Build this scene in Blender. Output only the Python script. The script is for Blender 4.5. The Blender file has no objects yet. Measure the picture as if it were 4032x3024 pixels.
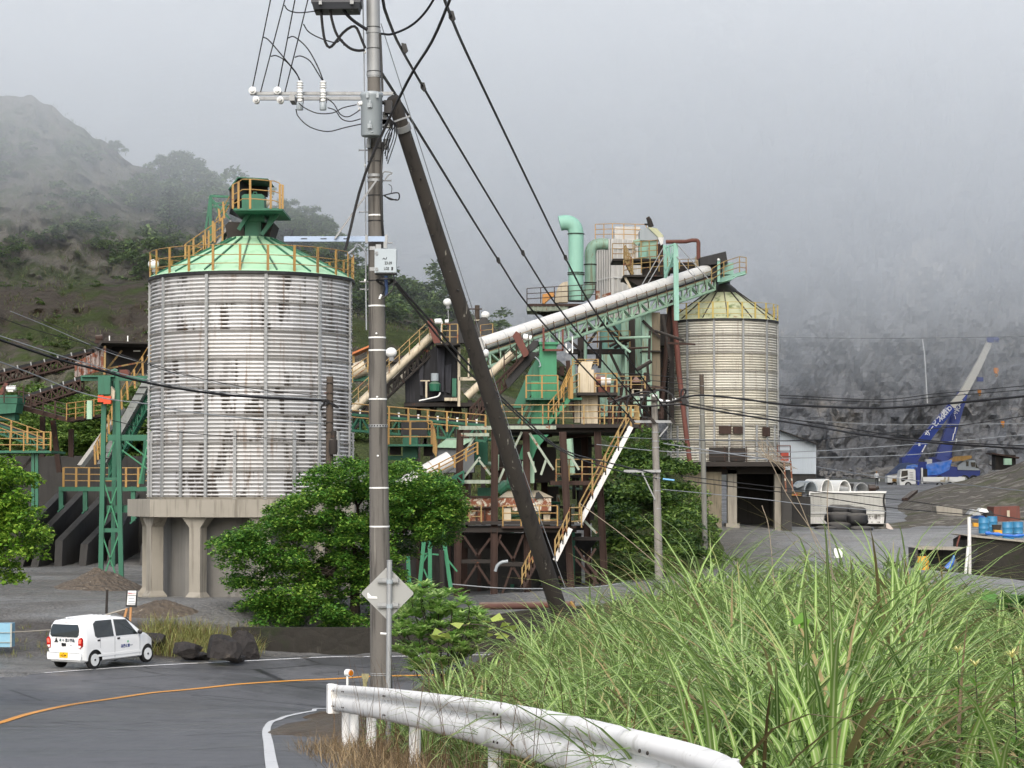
import bpy, bmesh, math, random
import numpy as np
from mathutils import Vector, Matrix
R = math.radians
random.seed(7)
rng = np.random.default_rng(7)
scn = bpy.context.scene
col = scn.collection
# ---------------------------------------------------------------- camera
FPX, HOR, CX, CZ = 9000.0, 1930.0, 2016.0, 1.4        # focal length in photo pixels, horizon row, centre column, eye height
PITCH = math.atan((HOR - 1512) / FPX)
camd = bpy.data.cameras.new('camera')
cam = bpy.data.objects.new('camera', camd)
col.objects.link(cam)
camd.sensor_width = 36.0
camd.lens = 36.0 * FPX / 4032
camd.clip_start, camd.clip_end = 0.5, 6000
cam.location = (0, 0, CZ)
cam.rotation_euler = (R(90) + PITCH, 0, 0)
scn.camera = cam
# ---------------------------------------------------------------- sky, sun, exposure
SUN_EL, SUN_ROT = R(40), R(188)
w = bpy.data.worlds.new('World'); scn.world = w; w.use_nodes = True
nt = w.node_tree
bg = nt.nodes['Background']
sky = nt.nodes.new('ShaderNodeTexSky'); sky.sky_type = 'NISHITA'; sky.sun_disc = False
sky.sun_elevation = SUN_EL; sky.sun_rotation = SUN_ROT
sky.air_density = 1.0; sky.dust_density = 4.0; sky.ozone_density = 1.0
hs = nt.nodes.new('ShaderNodeHueSaturation'); hs.inputs['Saturation'].default_value = 0.85
nt.links.new(sky.outputs[0], hs.inputs['Color']); nt.links.new(hs.outputs[0], bg.inputs[0])
bg.inputs[1].default_value = 0.15
sl = bpy.data.lights.new('sun', 'SUN'); sl.energy = 1.5; sl.angle = R(60); sl.color = (1, .97, .93)
sun = bpy.data.objects.new('sun', sl); col.objects.link(sun)
sun.rotation_euler = (R(90) - SUN_EL, 0, R(180) - SUN_ROT)   # comes from behind the camera, a little from the left
vs = scn.view_settings
vs.view_transform = 'Standard'; vs.look = 'None'; vs.gamma = 1; vs.use_curve_mapping = False
vs.exposure = 0.68
cy = scn.cycles
cy.use_denoising = True; cy.denoiser = 'OPENIMAGEDENOISE'
cy.max_bounces = 6; cy.diffuse_bounces = 3; cy.glossy_bounces = 3; cy.transmission_bounces = 4
cy.volume_bounces = 3; cy.transparent_max_bounces = 6
cy.use_fast_gi = False
# ---------------------------------------------------------------- helpers
def P(x, y, Y):
    """the world point seen at photo pixel (x, y), Y metres in front of the camera"""
    u, v = (x - CX) / FPX, (1512 - y) / FPX
    c, s = math.cos(PITCH), math.sin(PITCH)
    t = Y / (c - v * s)
    return Vector((u * t, Y, CZ + t * (s + v * c)))
def V(*a): return Vector(a)
def lin(h):
    h = h.lstrip('#')
    o = []
    for i in (0, 2, 4):
        c = int(h[i:i + 2], 16) / 255
        o.append(c / 12.92 if c <= .04045 else ((c + .055) / 1.055) ** 2.4)
    return (*o, 1)
class G:
    """small node-material builder"""
    def __init__(s, name):
        s.m = bpy.data.materials.new(name); s.m.use_nodes = True
        s.t = s.m.node_tree; s.b = s.t.nodes['Principled BSDF']
        s.tc = s.t.nodes.new('ShaderNodeTexCoord')
        s.obj = s.tc.outputs['Object']
    def put(s, sock, v):
        if hasattr(v, 'is_linked') or isinstance(v, bpy.types.NodeSocket): s.t.links.new(v, sock)
        elif v is not None: sock.default_value = v
    def math(s, op, a, b=None, c=None, clamp=False):
        n = s.t.nodes.new('ShaderNodeMath'); n.operation = op; n.use_clamp = clamp
        for i, q in enumerate((a, b, c)):
            if q is not None: s.put(n.inputs[i], q)
        return n.outputs[0]
    def noise(s, scale, detail=4, vec=None, stretch=None, rough=.6, dist=0, out=0):
        vec = vec or s.obj
        if stretch:
            mp = s.t.nodes.new('ShaderNodeMapping'); mp.inputs['Scale'].default_value = stretch
            s.t.links.new(vec, mp.inputs[0]); vec = mp.outputs[0]
        n = s.t.nodes.new('ShaderNodeTexNoise')
        s.t.links.new(vec, n.inputs['Vector'])
        n.inputs['Scale'].default_value = scale; n.inputs['Detail'].default_value = detail
        n.inputs['Roughness'].default_value = rough; n.inputs['Distortion'].default_value = dist
        return n.outputs[out]
    def voro(s, scale, vec=None, feature='F1', out='Distance', stretch=None):
        vec = vec or s.obj
        if stretch:
            mp = s.t.nodes.new('ShaderNodeMapping'); mp.inputs['Scale'].default_value = stretch
            s.t.links.new(vec, mp.inputs[0]); vec = mp.outputs[0]
        n = s.t.nodes.new('ShaderNodeTexVoronoi'); n.feature = feature
        s.t.links.new(vec, n.inputs['Vector']); n.inputs['Scale'].default_value = scale
        return n.outputs[out]
    def sep(s, vec=None):
        n = s.t.nodes.new('ShaderNodeSeparateXYZ'); s.t.links.new(vec or s.obj, n.inputs[0]); return n.outputs
    def comb(s, x, y, z):
        n = s.t.nodes.new('ShaderNodeCombineXYZ')
        for i, q in enumerate((x, y, z)): s.put(n.inputs[i], q)
        return n.outputs[0]
    def wn(s, vec):
        n = s.t.nodes.new('ShaderNodeTexWhiteNoise'); s.t.links.new(vec, n.inputs[0]); return n.outputs[0]
    def ramp(s, f, stops):
        n = s.t.nodes.new('ShaderNodeValToRGB'); e = n.color_ramp.elements
        while len(e) < len(stops): e.new(.5)
        for q, (p, c) in zip(e, stops):
            q.position = p; q.color = lin(c) if isinstance(c, str) else ((c, c, c, 1) if not isinstance(c, tuple) else c)
        s.put(n.inputs[0], f); return n.outputs[0]
    def step(s, f, a, b):
        n = s.t.nodes.new('ShaderNodeMapRange'); n.clamp = True; n.interpolation_type = 'SMOOTHSTEP'
        s.put(n.inputs[0], f); n.inputs[1].default_value = a; n.inputs[2].default_value = b
        return n.outputs[0]
    def mix(s, f, a, b, mode='MIX'):
        n = s.t.nodes.new('ShaderNodeMix'); n.data_type = 'RGBA'; n.blend_type = mode; n.clamp_factor = True
        s.put(n.inputs[0], f)
        s.put(n.inputs[6], lin(a) if isinstance(a, str) else a); s.put(n.inputs[7], lin(b) if isinstance(b, str) else b)
        return n.outputs[2]
    def island(s):
        n = s.t.nodes.new('ShaderNodeNewGeometry'); return n.outputs['Random Per Island']
    def bump(s, h, strength=.3, dist=.02):
        n = s.t.nodes.new('ShaderNodeBump'); n.inputs['Strength'].default_value = strength; n.inputs['Distance'].default_value = dist
        s.put(n.inputs['Height'], h); s.t.links.new(n.outputs[0], s.b.inputs['Normal'])
    def done(s, color=None, rough=.6, metal=0, spec=.4):
        if color is not None: s.put(s.b.inputs['Base Color'], lin(color) if isinstance(color, str) else color)
        s.put(s.b.inputs['Roughness'], rough); s.put(s.b.inputs['Metallic'], metal)
        s.b.inputs['Specular IOR Level'].default_value = spec
        return s.m
def paint(name, c, var=.18, rust=0., rc='#5a2f1c', streak=0., sc='#3a3833', rough=.55, metal=0, scale=1.2, spec=.4, bump=0, bscale=20):
    """weathered paint: tone variation, rust patches (amount 0..1) and vertical run marks"""
    g = G(name)
    k = lin(c); d = tuple(q * (1 - var * 1.6) for q in k[:3]) + (1,); l = tuple(min(1, q * (1 + var)) for q in k[:3]) + (1,)
    n1 = g.noise(scale, 5)
    out = g.mix(n1, d, l)
    if streak:
        n2 = g.noise(scale * 3, 4, stretch=(2.2, 2.2, .16))
        out = g.mix(g.math('MULTIPLY', g.step(n2, .48, .72), streak), out, sc)
    if rust:
        n3 = g.noise(scale * 1.7, 8, rough=.75, dist=.4)
        a = .78 - .42 * rust
        out = g.mix(g.step(n3, a, a + .07), out, g.mix(g.noise(scale * 9, 3), rc, '#7d4526'))
    if var >= .14 and scale >= 1:      # stone dust lying on every upward face
        nz = g.sep(g.tc.outputs['Normal'])[2]; out = g.mix(g.math('MULTIPLY', g.step(nz, .35, .95), g.math('ADD', g.math('MULTIPLY', g.noise(2.5, 4), .5), .15)), out, '#7d7970')
    if bump: g.bump(g.noise(bscale, 4), bump, .03)
    return g.done(out, rough, metal, spec)
class MB:
    """collects shapes in world coordinates and links them as one mesh object"""
    def __init__(s): s.v = []; s.f = []
    def add(s, vs, fs):
        o = len(s.v); s.v += [tuple(q) for q in vs]; s.f += [tuple(i + o for i in f) for f in fs]; return s
    def box(s, a, b):
        x0, x1 = sorted((a[0], b[0])); y0, y1 = sorted((a[1], b[1])); z0, z1 = sorted((a[2], b[2]))
        return s.add([(x0, y0, z0), (x1, y0, z0), (x1, y1, z0), (x0, y1, z0), (x0, y0, z1), (x1, y0, z1), (x1, y1, z1), (x0, y1, z1)],
                     [(0, 3, 2, 1), (4, 5, 6, 7), (0, 1, 5, 4), (1, 2, 6, 5), (2, 3, 7, 6), (3, 0, 4, 7)])
    def bx(s, x0, y0, x1, y1, Y, d):
        a, b = P(x0, y0, Y), P(x1, y1, Y)
        return s.box((a.x, Y, a.z), (b.x, Y + d, b.z))
    def beam(s, a, b, w, h=None, up=None):
        a, b = Vector(a), Vector(b); h = h or w
        d = (b - a).normalized(); up = Vector(up or (0, 0, 1))
        if abs(d.dot(up)) > .98: up = Vector((0, 1, 0))
        x = d.cross(up).normalized() * w / 2; z = x.cross(d).normalized() * h / 2
        vs = [a - x - z, a + x - z, a + x + z, a - x + z, b - x - z, b + x - z, b + x + z, b - x + z]
        return s.add(vs, [(3, 2, 1, 0), (4, 5, 6, 7), (0, 1, 5, 4), (1, 2, 6, 5), (2, 3, 7, 6), (3, 0, 4, 7)])
    def tube(s, pts, r, n=6, cap=True):
        pts = [Vector(p) for p in pts]; m = len(pts); rs = r if isinstance(r, (list, tuple)) else [r] * m
        o = len(s.v); prev = None
        for i, p in enumerate(pts):
            d = (pts[min(i + 1, m - 1)] - pts[max(i - 1, 0)]).normalized()
            if prev is None:
                x = d.cross(Vector((0, 0, 1)) if abs(d.z) < .9 else Vector((0, 1, 0))).normalized()
            else:
                x = (prev - d * prev.dot(d)).normalized()
            prev = x; y = d.cross(x)
            for k in range(n):
                a = 2 * math.pi * k / n
                s.v.append(tuple(p + (x * math.cos(a) + y * math.sin(a)) * rs[i]))
        for i in range(m - 1):
            for k in range(n):
                s.f.append((o + i * n + k, o + i * n + (k + 1) % n, o + (i + 1) * n + (k + 1) % n, o + (i + 1) * n + k))
        if cap:
            s.f.append(tuple(o + k for k in range(n))[::-1]); s.f.append(tuple(o + (m - 1) * n + k for k in range(n)))
        return s
    def poly(s, pts, Y, d):
        """prism: photo outline pts at distance Y, d metres thick"""
        q = [P(x, y, Y) for x, y in pts]; return s.prism(q, Vector((0, d, 0)))
    def prism(s, q, d):
        n = len(q); d = Vector(d)
        return s.add(list(q) + [Vector(p) + d for p in q], [tuple(range(n))[::-1], tuple(range(n, 2 * n))] + [(i, (i + 1) % n, n + (i + 1) % n, n + i) for i in range(n)])
    def lathe(s, prof, c, n=24, caps=True):
        o = len(s.v); c = Vector(c)
        for r, z in prof:
            for k in range(n):
                a = 2 * math.pi * k / n; s.v.append((c.x + r * math.cos(a), c.y + r * math.sin(a), c.z + z))
        for i in range(len(prof) - 1):
            for k in range(n):
                s.f.append((o + i * n + k, o + i * n + (k + 1) % n, o + (i + 1) * n + (k + 1) % n, o + (i + 1) * n + k))
        if caps:
            s.f.append(tuple(o + k for k in range(n))[::-1]); s.f.append(tuple(o + (len(prof) - 1) * n + k for k in range(n)))
        return s
    def ball(s, c, r, n=10, sq=(1, 1, 1)):
        c = Vector(c); o = len(s.v); m = n // 2 + 1
        for i in range(m + 1):
            t = math.pi * i / m
            for k in range(n):
                a = 2 * math.pi * k / n
                s.v.append((c.x + r * sq[0] * math.sin(t) * math.cos(a), c.y + r * sq[1] * math.sin(t) * math.sin(a), c.z + r * sq[2] * math.cos(t)))
        for i in range(m):
            for k in range(n): s.f.append((o + i * n + k, o + (i + 1) * n + k, o + (i + 1) * n + (k + 1) % n, o + i * n + (k + 1) % n))
        return s
    def obj(s, name, mat, parent=None, smooth=None):
        me = bpy.data.meshes.new(name)
        off = parent.matrix_world.translation if parent is not None and parent.parent is None else Vector((0, 0, 0))
        if parent is not None: off = Vector(parent.get('_w', (0, 0, 0)))
        vs = np.array(s.v, dtype=float)
        if len(vs): vs = vs - np.array(off)
        me.from_pydata(vs.tolist(), [], s.f); me.update()
        if mat is not None: me.materials.append(mat)
        o = bpy.data.objects.new(name, me); col.objects.link(o)
        if parent is not None: o.parent = parent
        o['_w'] = tuple(off)
        if smooth:
            me.polygons.foreach_set('use_smooth', [True] * len(me.polygons)); me.set_sharp_from_angle(angle=R(smooth))
        return o
def tag(o, label, cat, group=None, kind=None):
    if label: o['label'] = label
    if cat: o['category'] = cat
    if group: o['group'] = group
    if kind: o['kind'] = kind
    return o
def thing(name, label, cat, loc, group=None):
    o = bpy.data.objects.new(name, None); col.objects.link(o); o.location = Vector(loc); o['_w'] = tuple(loc)
    o.empty_display_size = .2
    return tag(o, label, cat, group)
def single(name, mb, mat, label, cat, group=None, smooth=None, base=None):
    """a thing that is one mesh, its origin at its base"""
    vs = np.array(mb.v); b = base if base is not None else ((vs[:, 0].min() + vs[:, 0].max()) / 2, (vs[:, 1].min() + vs[:, 1].max()) / 2, vs[:, 2].min())
    o = mb.obj(name, mat, None, smooth)
    o.data.transform(Matrix.Translation(-Vector(b))); o.location = b; o['_w'] = tuple(b)
    return tag(o, label, cat, group)
def structure(name, mb, mat, smooth=None):
    o = mb.obj(name, mat, None, smooth); o['kind'] = 'structure'; return o
def dup(root, loc, rotz=0, label=None, group=None, scale=1):
    r = root.copy(); col.objects.link(r); r.location = loc; r.rotation_euler = (0, 0, rotz); r.scale = (scale,) * 3
    if label: r['label'] = label
    if group: r['group'] = group
    for ch in list(root.children):
        c = ch.copy(); col.objects.link(c); c.parent = r
        for g_ in ch.children:
            d = g_.copy(); col.objects.link(d); d.parent = c
    return r
def curve_pts(pts, n=24):
    """Catmull-Rom through the points"""
    pts = [Vector(p) for p in pts]
    if len(pts) == 2: return [pts[0].lerp(pts[1], i / n) for i in range(n + 1)]
    q = [pts[0] * 2 - pts[1]] + pts + [pts[-1] * 2 - pts[-2]]; out = []
    per = max(2, n // (len(pts) - 1))
    for i in range(1, len(q) - 2):
        for k in range(per):
            t = k / per; a, b, c, d = q[i - 1], q[i], q[i + 1], q[i + 2]
            out.append(.5 * ((2 * b) + (c - a) * t + (2 * a - 5 * b + 4 * c - d) * t * t + (3 * b - a - 3 * c + d) * t ** 3))
    out.append(pts[-1]); return out
def handrail(par, pts, h, mat, spacing=1.1, r=.025, rails=(1, .66, .33), pr=.03, name='railing', toe=0, flat=None):
    """rails as one part, each upright a sub-part of it; pts is the line of the deck edge"""
    pts = [Vector(p) for p in pts]; up = Vector((0, 0, h)); mb = MB()
    for f in rails: mb.tube([p + up * f for p in pts], r, 5)
    if toe:
        for a, b in zip(pts, pts[1:]): mb.beam(a + V(0, 0, toe / 2), b + V(0, 0, toe / 2), .012, toe)
    o = mb.obj(name, mat, par)
    for i, (a, b) in enumerate(zip(pts, pts[1:])):
        n = max(1, round((b - a).length / spacing))
        for k in range(n + (1 if i == len(pts) - 2 else 0)):
            p = a.lerp(b, k / n)
            m = MB(); m.beam(p, p + up, flat or pr * 2, pr * 2); m.obj('post', mat, o)
    return o
def text(body, size, loc, rot, mat, par, name='lettering', ext=.002, align='CENTER', sx=1, bold=.02):
    c = bpy.data.curves.new(name, 'FONT'); c.body = body; c.size = size; c.extrude = ext; c.align_x = align; c.align_y = 'CENTER'; c.resolution_u = 3; c.offset = size * bold
    tmp = bpy.data.objects.new('tmp_text', c); col.objects.link(tmp)
    me = bpy.data.meshes.new_from_object(tmp.evaluated_get(bpy.context.evaluated_depsgraph_get())); bpy.data.objects.remove(tmp)
    me.name = name; me.materials.clear(); me.materials.append(mat)
    o = bpy.data.objects.new(name, me); col.objects.link(o)
    if par is not None: o.parent = par; loc = Vector(loc) - Vector(par.get('_w', (0, 0, 0)))
    o.location = loc; o.rotation_euler = rot; o.scale = (sx, 1, 1)
    return o
def tps(ctrl):
    c = np.array(ctrl, float); n = len(c)
    xy = c[:, :2]
    d = np.linalg.norm(xy[:, None] - xy[None], axis=2)
    K = np.where(d > 0, d * d * np.log(d + 1e-9), 0) + np.eye(n) * 1.0
    Pm = np.c_[np.ones(n), xy]
    A = np.block([[K, Pm], [Pm.T, np.zeros((3, 3))]])
    s_ = np.linalg.solve(A, np.r_[c[:, 2], 0, 0, 0])
    def f(X, Y):
        X = np.asarray(X, float); Y = np.asarray(Y, float); sh = X.shape; q = np.c_[X.ravel(), Y.ravel()]
        o = s_[n] + s_[n + 1] * q[:, 0] + s_[n + 2] * q[:, 1]
        for i in range(n):
            dd = np.hypot(q[:, 0] - xy[i, 0], q[:, 1] - xy[i, 1]); o = o + s_[i] * dd * dd * np.log(dd + 1e-9)
        return o.reshape(sh)
    return f
def grid_mesh(Pts):
    """Pts: array (rows, cols, 3) -> MB"""
    r, c, _ = Pts.shape; mb = MB(); mb.v = [tuple(q) for q in Pts.reshape(-1, 3)]
    for i in range(r - 1):
        for j in range(c - 1): mb.f.append((i * c + j, i * c + j + 1, (i + 1) * c + j + 1, (i + 1) * c + j))
    return mb
_perm = rng.integers(0, 1 << 30, 4096)
def vnoise(x, y, seed=0):
    """2-d value noise, vectorised"""
    x = np.asarray(x, float); y = np.asarray(y, float)
    xi = np.floor(x).astype(int); yi = np.floor(y).astype(int); fx = x - xi; fy = y - yi
    fx = fx * fx * (3 - 2 * fx); fy = fy * fy * (3 - 2 * fy)
    def h(i, j): return (_perm[(i * 73 + j * 1931 + seed * 517) % 4096] % 10000) / 10000 - .5
    return (h(xi, yi) * (1 - fx) + h(xi + 1, yi) * fx) * (1 - fy) + (h(xi, yi + 1) * (1 - fx) + h(xi + 1, yi + 1) * fx) * fy
def fbm(x, y, o=4, seed=0):
    t = 0
    for k in range(o): t = t + vnoise(x * 2 ** k, y * 2 ** k, seed + k) / 2 ** k
    return t
# ---------------------------------------------------------------- ground, road, hills, cloud
E = CZ   # heights below are given relative to the eye and lifted by E
inner = [(.2, 2, -1.5), (-.6, 8, -1.85), (-2.3, 22.4, -2.72), (-3.86, 36, -3.76), (-4.6, 50, -4.95), (-5.1, 60, -5.75), (-4.7, 64, -6.1), (-3.4, 66, -6.2), (0, 67, -6.2), (5, 67.5, -6.1), (12, 67.5, -6)]
centre = [(-8, 2, -1.5), (-8.6, 12, -2.05), (-9.4, 25, -2.95), (-10.1, 45, -4.55), (-9.7, 54, -5.1), (-9.07, 62, -5.5), (-7.8, 67.2, -5.72), (-5.6, 70, -5.85), (-3.6, 71.3, -5.8), (2, 72.2, -5.75), (12, 72.5, -5.6)]
outer = [(-15, 2, -1.5), (-16, 14, -2.2), (-16.4, 32, -3.4), (-16, 52, -4.8), (-15.5, 60, -5.15), (-14.8, 66, -5.39), (-13.4, 68.6, -5.42), (-10.6, 71.8, -5.45), (-6.75, 74.5, -5.45), (-4.3, 75.2, -5.45), (2, 76, -5.4), (12, 76.2, -5.3)]
road_f = tps(inner + centre + outer)
yard = [(-40, 80, -4.5), (-25, 80, -4.45), (-17, 78.5, -4.45), (-12, 79, -4.45), (-8, 80, -4.45), (-3, 80.5, -4.4), (3, 80, -4.1), (10, 80, -3.9),
        (-40, 100, -4.4), (-20, 92, -4.4), (-20, 110, -4.4), (-10, 92, -4.4), (0, 92, -4.6), (-30, 130, -4.4), (-15, 125, -4.5), (0, 104, -4.7), (5, 100, -4.6), (4, 115, -4.6), (0, 125, -4.6),
        (7, 92, -3.6), (11, 100, -3.2), (10, 118, -3.4), (12, 130, -2.6), (14, 145, -2.2), (13, 112, -3.2), (18, 115, -3.5), (17, 128, -2.9), (24, 118, -5.2), (22, 108, -4.8), (29, 110, -5.3), (29, 119, -5.3), (21, 140, -2.7), (25, 142, -2.6), (27, 128, -2.6), (33, 135, -2.7), (23, 160, -2.65), (30, 165, -2.4), (14, 170, -2.0), (45, 150, -2), (36, 118, -5.6),
        (-40, 145, -4.4), (0, 150, -2), (30, 220, -1.4), (45, 260, -.4), (48, 294, .7), (40, 330, 1), (60, 310, .9), (75, 340, 1.2), (20, 300, .5), (0, 250, 0), (0, 340, 1.5), (90, 250, .5), (-40, 200, -2)]
bankL = [(-16.5, 69.5, -5.45), (-13.5, 72, -5.45), (-11, 74.5, -5.4), (-16, 74.5, -5.05), (-13, 75.5, -4.95), (-18, 72.5, -5.2), (-30, 70, -5.3), (-40, 60, -5), (-9, 76.5, -5.4), (-11, 77.5, -4.8), (-6, 76.6, -5.55), (-3, 76.4, -5.55), (1, 76.3, -5.4)]
mound = [(1.3, 4, -1.6), (1.7, 9.5, -1.95), (.75, 16.5, -2.35), (-.2, 23, -2.85), (-1.4, 30.6, -3.4), (-2.3, 40, -4.1), (-3, 46, -4.7), (-1.2, 44, -4.0), (1, 46, -2.55), (3.3, 38, -2.3), (6, 38, -2.35), (9, 40, -2.6), (4, 14, -2.1), (8, 20, -2.2), (3, 24, -2.25), (.5, 34, -2.95),
         (8, 30, -2.2), (14, 30, -2.4), (14, 12, -1.9), (3, 55, -4.4), (8, 55, -3.9), (14, 58, -4), (0, 60, -5.9), (8, 66, -5.9), (-3.6, 55, -5.3), (20, 40, -3)]
left = [(-25, 5, -1.4), (-30, 30, -3), (-22, 50, -4.8), (-20, 62, -5.3)]
ground_f = tps([(a, b, c) for a, b, c in yard + bankL + mound + left] + [(a, b, c) for a, b, c in inner + outer])
ring = np.array([(a, b) for a, b, _ in inner] + [(a, b) for a, b, _ in outer[::-1]])
def in_road(X, Y):
    X = np.asarray(X, float); Y = np.asarray(Y, float); ins = np.zeros(X.shape, bool); n = len(ring)
    for i in range(n):
        (x1, y1), (x2, y2) = ring[i], ring[(i + 1) % n]
        if y1 == y2: continue
        ins ^= ((y1 > Y) != (y2 > Y)) & (X < (x2 - x1) * (Y - y1) / (y2 - y1) + x1)
    return ins
def GZ(X, Y, rough=True):
    z = ground_f(X, Y)
    ins = in_road(X, Y)
    z = np.where(ins, np.minimum(z, road_f(X, Y)) - .1, z)
    if rough:
        z = z + np.where(ins, 0, fbm(np.asarray(X) * .9, np.asarray(Y) * .9, 4, 3) * .09 + fbm(np.asarray(X) * .15, np.asarray(Y) * .15, 2, 9) * .12)
    return z + E
def gz(x, y): return float(GZ(np.array([x]), np.array([y]))[0])
def rz(x, y): return float(road_f(np.array([x]), np.array([y]))[0]) + E
# ground material: wet grey gravel and crushed stone, browner and greener on the near bank
g = G('yard_gravel')
a1 = g.noise(.12, 6); a2 = g.noise(2.5, 6, rough=.7); a3 = g.voro(9, out='Color'); a4 = g.noise(.5, 5, stretch=(.35, 1.6, 1))
c = g.mix(a2, '#2f2e2d', '#5f5e5a')
c = g.mix(g.step(a1, .42, .62), c, g.mix(a2, '#4a4c4d', '#7c7d7c'))
c = g.mix(g.math('MULTIPLY', g.step(a4, .52, .66), .55), c, '#272523')
bw = g.t.nodes.new('ShaderNodeRGBToBW'); g.t.links.new(a3, bw.inputs[0])
c = g.mix(g.math('MULTIPLY', bw.outputs[0], .5), c, g.mix(.5, c, '#9a978f'))
so = g.sep(); ny = so[1]
near = g.math('MULTIPLY', g.step(ny, 76, 70), g.step(g.math('ADD', so[0], g.math('MULTIPLY', ny, .125)), -1.0, 1.2))
c = g.mix(g.math('MULTIPLY', g.step(so[0], 11, 17), g.math('MULTIPLY', a4, .9)), c, '#8e8f8f')
bank = g.math('MULTIPLY', g.math('MULTIPLY', g.step(ny, 72.6, 74), g.step(ny, 79.5, 77.5)), g.step(so[0], -8.2, -9.2))
c = g.mix(g.math('MULTIPLY', bank, .85), c, g.mix(a2, '#171412', '#4d453b'))
soil = g.mix(g.noise(3, 6), '#2c2117', '#5b4a30')
c = g.mix(near, c, soil)
g.bump(g.math('ADD', g.noise(4, 8, rough=.75), g.math('MULTIPLY', g.voro(7), .6)), .9, .12)
M_ground = g.done(c, g.ramp(g.noise(.3, 4), [(.42, .35), (.6, .8)]), spec=.35)
ys = np.concatenate([np.arange(1, 30, .6), np.arange(30, 84, .55), np.arange(84, 150, 1.1), np.arange(150, 350, 4)])
xs = np.concatenate([np.arange(-75, -22, 3), np.arange(-22, 16, .45), np.arange(16, 40, 1.2), np.arange(40, 130, 5)])
XX, YY = np.meshgrid(xs, ys)
ground = structure('ground', grid_mesh(np.dstack([XX, YY, GZ(XX, YY)])), M_ground, 60)
# a wide sheet further down so that the land goes on past the yard
structure('far_ground', MB().box((-900, -60, -9), (900, 1400, -8.6)), M_ground)
# ---- road: asphalt sheet with markings
g = G('asphalt')
n1 = g.noise(.35, 5); n2 = g.math('ADD', g.math('MULTIPLY', g.noise(60, 3), .5), g.math('MULTIPLY', g.noise(11, 4, rough=.8), .5)); n3 = g.noise(1.3, 6, rough=.7, dist=.6)
c = g.mix(n2, '#333436', '#58595b')
c = g.mix(g.step(n1, .4, .66), c, g.mix(n2, '#3f4042', '#68696b'))
c = g.mix(g.math('MULTIPLY', g.step(n3, .54, .66), .5), c, '#191a1b')
c = g.mix(g.math('MULTIPLY', g.step(g.noise(.8, 5, stretch=(1.6, .25, 1)), .55, .7), .22), c, '#6f6f6d')
cr = g.voro(.5, g.noise(.8, 3, out=1), 'DISTANCE_TO_EDGE')
crk = g.voro(.16, feature='DISTANCE_TO_EDGE', stretch=(1, 1.6, 1))
c = g.mix(g.math('MULTIPLY', g.step(crk, .012, .004), .8), c, '#0d0d0d')
g.bump(g.noise(90, 3), .35, .01)
M_road = g.done(c, g.ramp(n1, [(.4, .42), (.65, .72)]), spec=.45)
def ribbon(a, b, n=160, m=8, off=0.):
    A = curve_pts([V(*q) for q in a], n); B = curve_pts([V(*q) for q in b], n); k = min(len(A), len(B)); rows = []
    for i in range(k):
        row = []
        for j in range(m + 1):
            p = A[i].lerp(B[i], j / m); row.append((p.x, p.y, rz(p.x, p.y) + off))
        rows.append(row)
    return grid_mesh(np.array(rows))
def ext(line, d):
    """the line moved sideways by d (away from the centre line for positive)"""
    out = []
    for i, (x, y, z) in enumerate(line):
        a, b = line[max(i - 1, 0)], line[min(i + 1, len(line) - 1)]
        t = V(b[0] - a[0], b[1] - a[1], 0).normalized(); out.append((x - t.y * d, y + t.x * d, z))
    return out
innerX = ext(inner, -.8); outerX = ext(outer, .5)
structure('road', ribbon(innerX, outerX, 220, 30), M_road, 60)
def strip(line, w, name, mat, d=0, i0=0, n=160):
    a = ext(line, d - w / 2); b = ext(line, d + w / 2)
    return structure(name, ribbon(a[i0:], b[i0:], n, 1, .014), mat)
def worn(name, c, th, under='#4a4d50'):
    g = G(name); n = g.noise(7, 8, rough=.75); o = g.mix(g.noise(1.5, 4), c, under)
    c2 = g.mix(g.math('MULTIPLY', g.step(n, th, th + .12), .8), g.mix(g.noise(2, 4), c, g.mix(.25, c, under)), under)
    return g.done(c2, .55)
M_yel = worn('road_paint_orange', '#d8963c', .62); M_wht = worn('road_paint_white', '#c9cbcb', .56)
def on_road(x, y):
    for Y in np.arange(16, 95, .1):
        p = P(x, y, Y)
        if p.z < rz(p.x, Y): return (p.x, Y, 0)
cl_ = [(-8, 2, 0), (-8.6, 14, 0)] + [on_road(x, y) for x, y in ((-1500, 3330), (-700, 3050), (-300, 2930), (0, 2848), (226, 2787), (452, 2751), (678, 2722), (904, 2699), (1130, 2684), (1350, 2674), (1560, 2664))] + [(2, 72.4, 0), (12, 72.6, 0)]
il_ = [(-.9, 10, 0), (-1.7, 17, 0)] + [on_road(x, y) for x, y in ((1070, 3020), (1057, 2934), (1049, 2880), (1062, 2850), (1100, 2834), (1160, 2815), (1230, 2802), (1330, 2793))] + [(0, 67, 0), (8, 67.4, 0)]
strip(cl_, .17, 'centre_line', M_yel); strip(il_, .125, 'edge_line', M_wht); strip(outer, .15, 'edge_line', M_wht)
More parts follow.
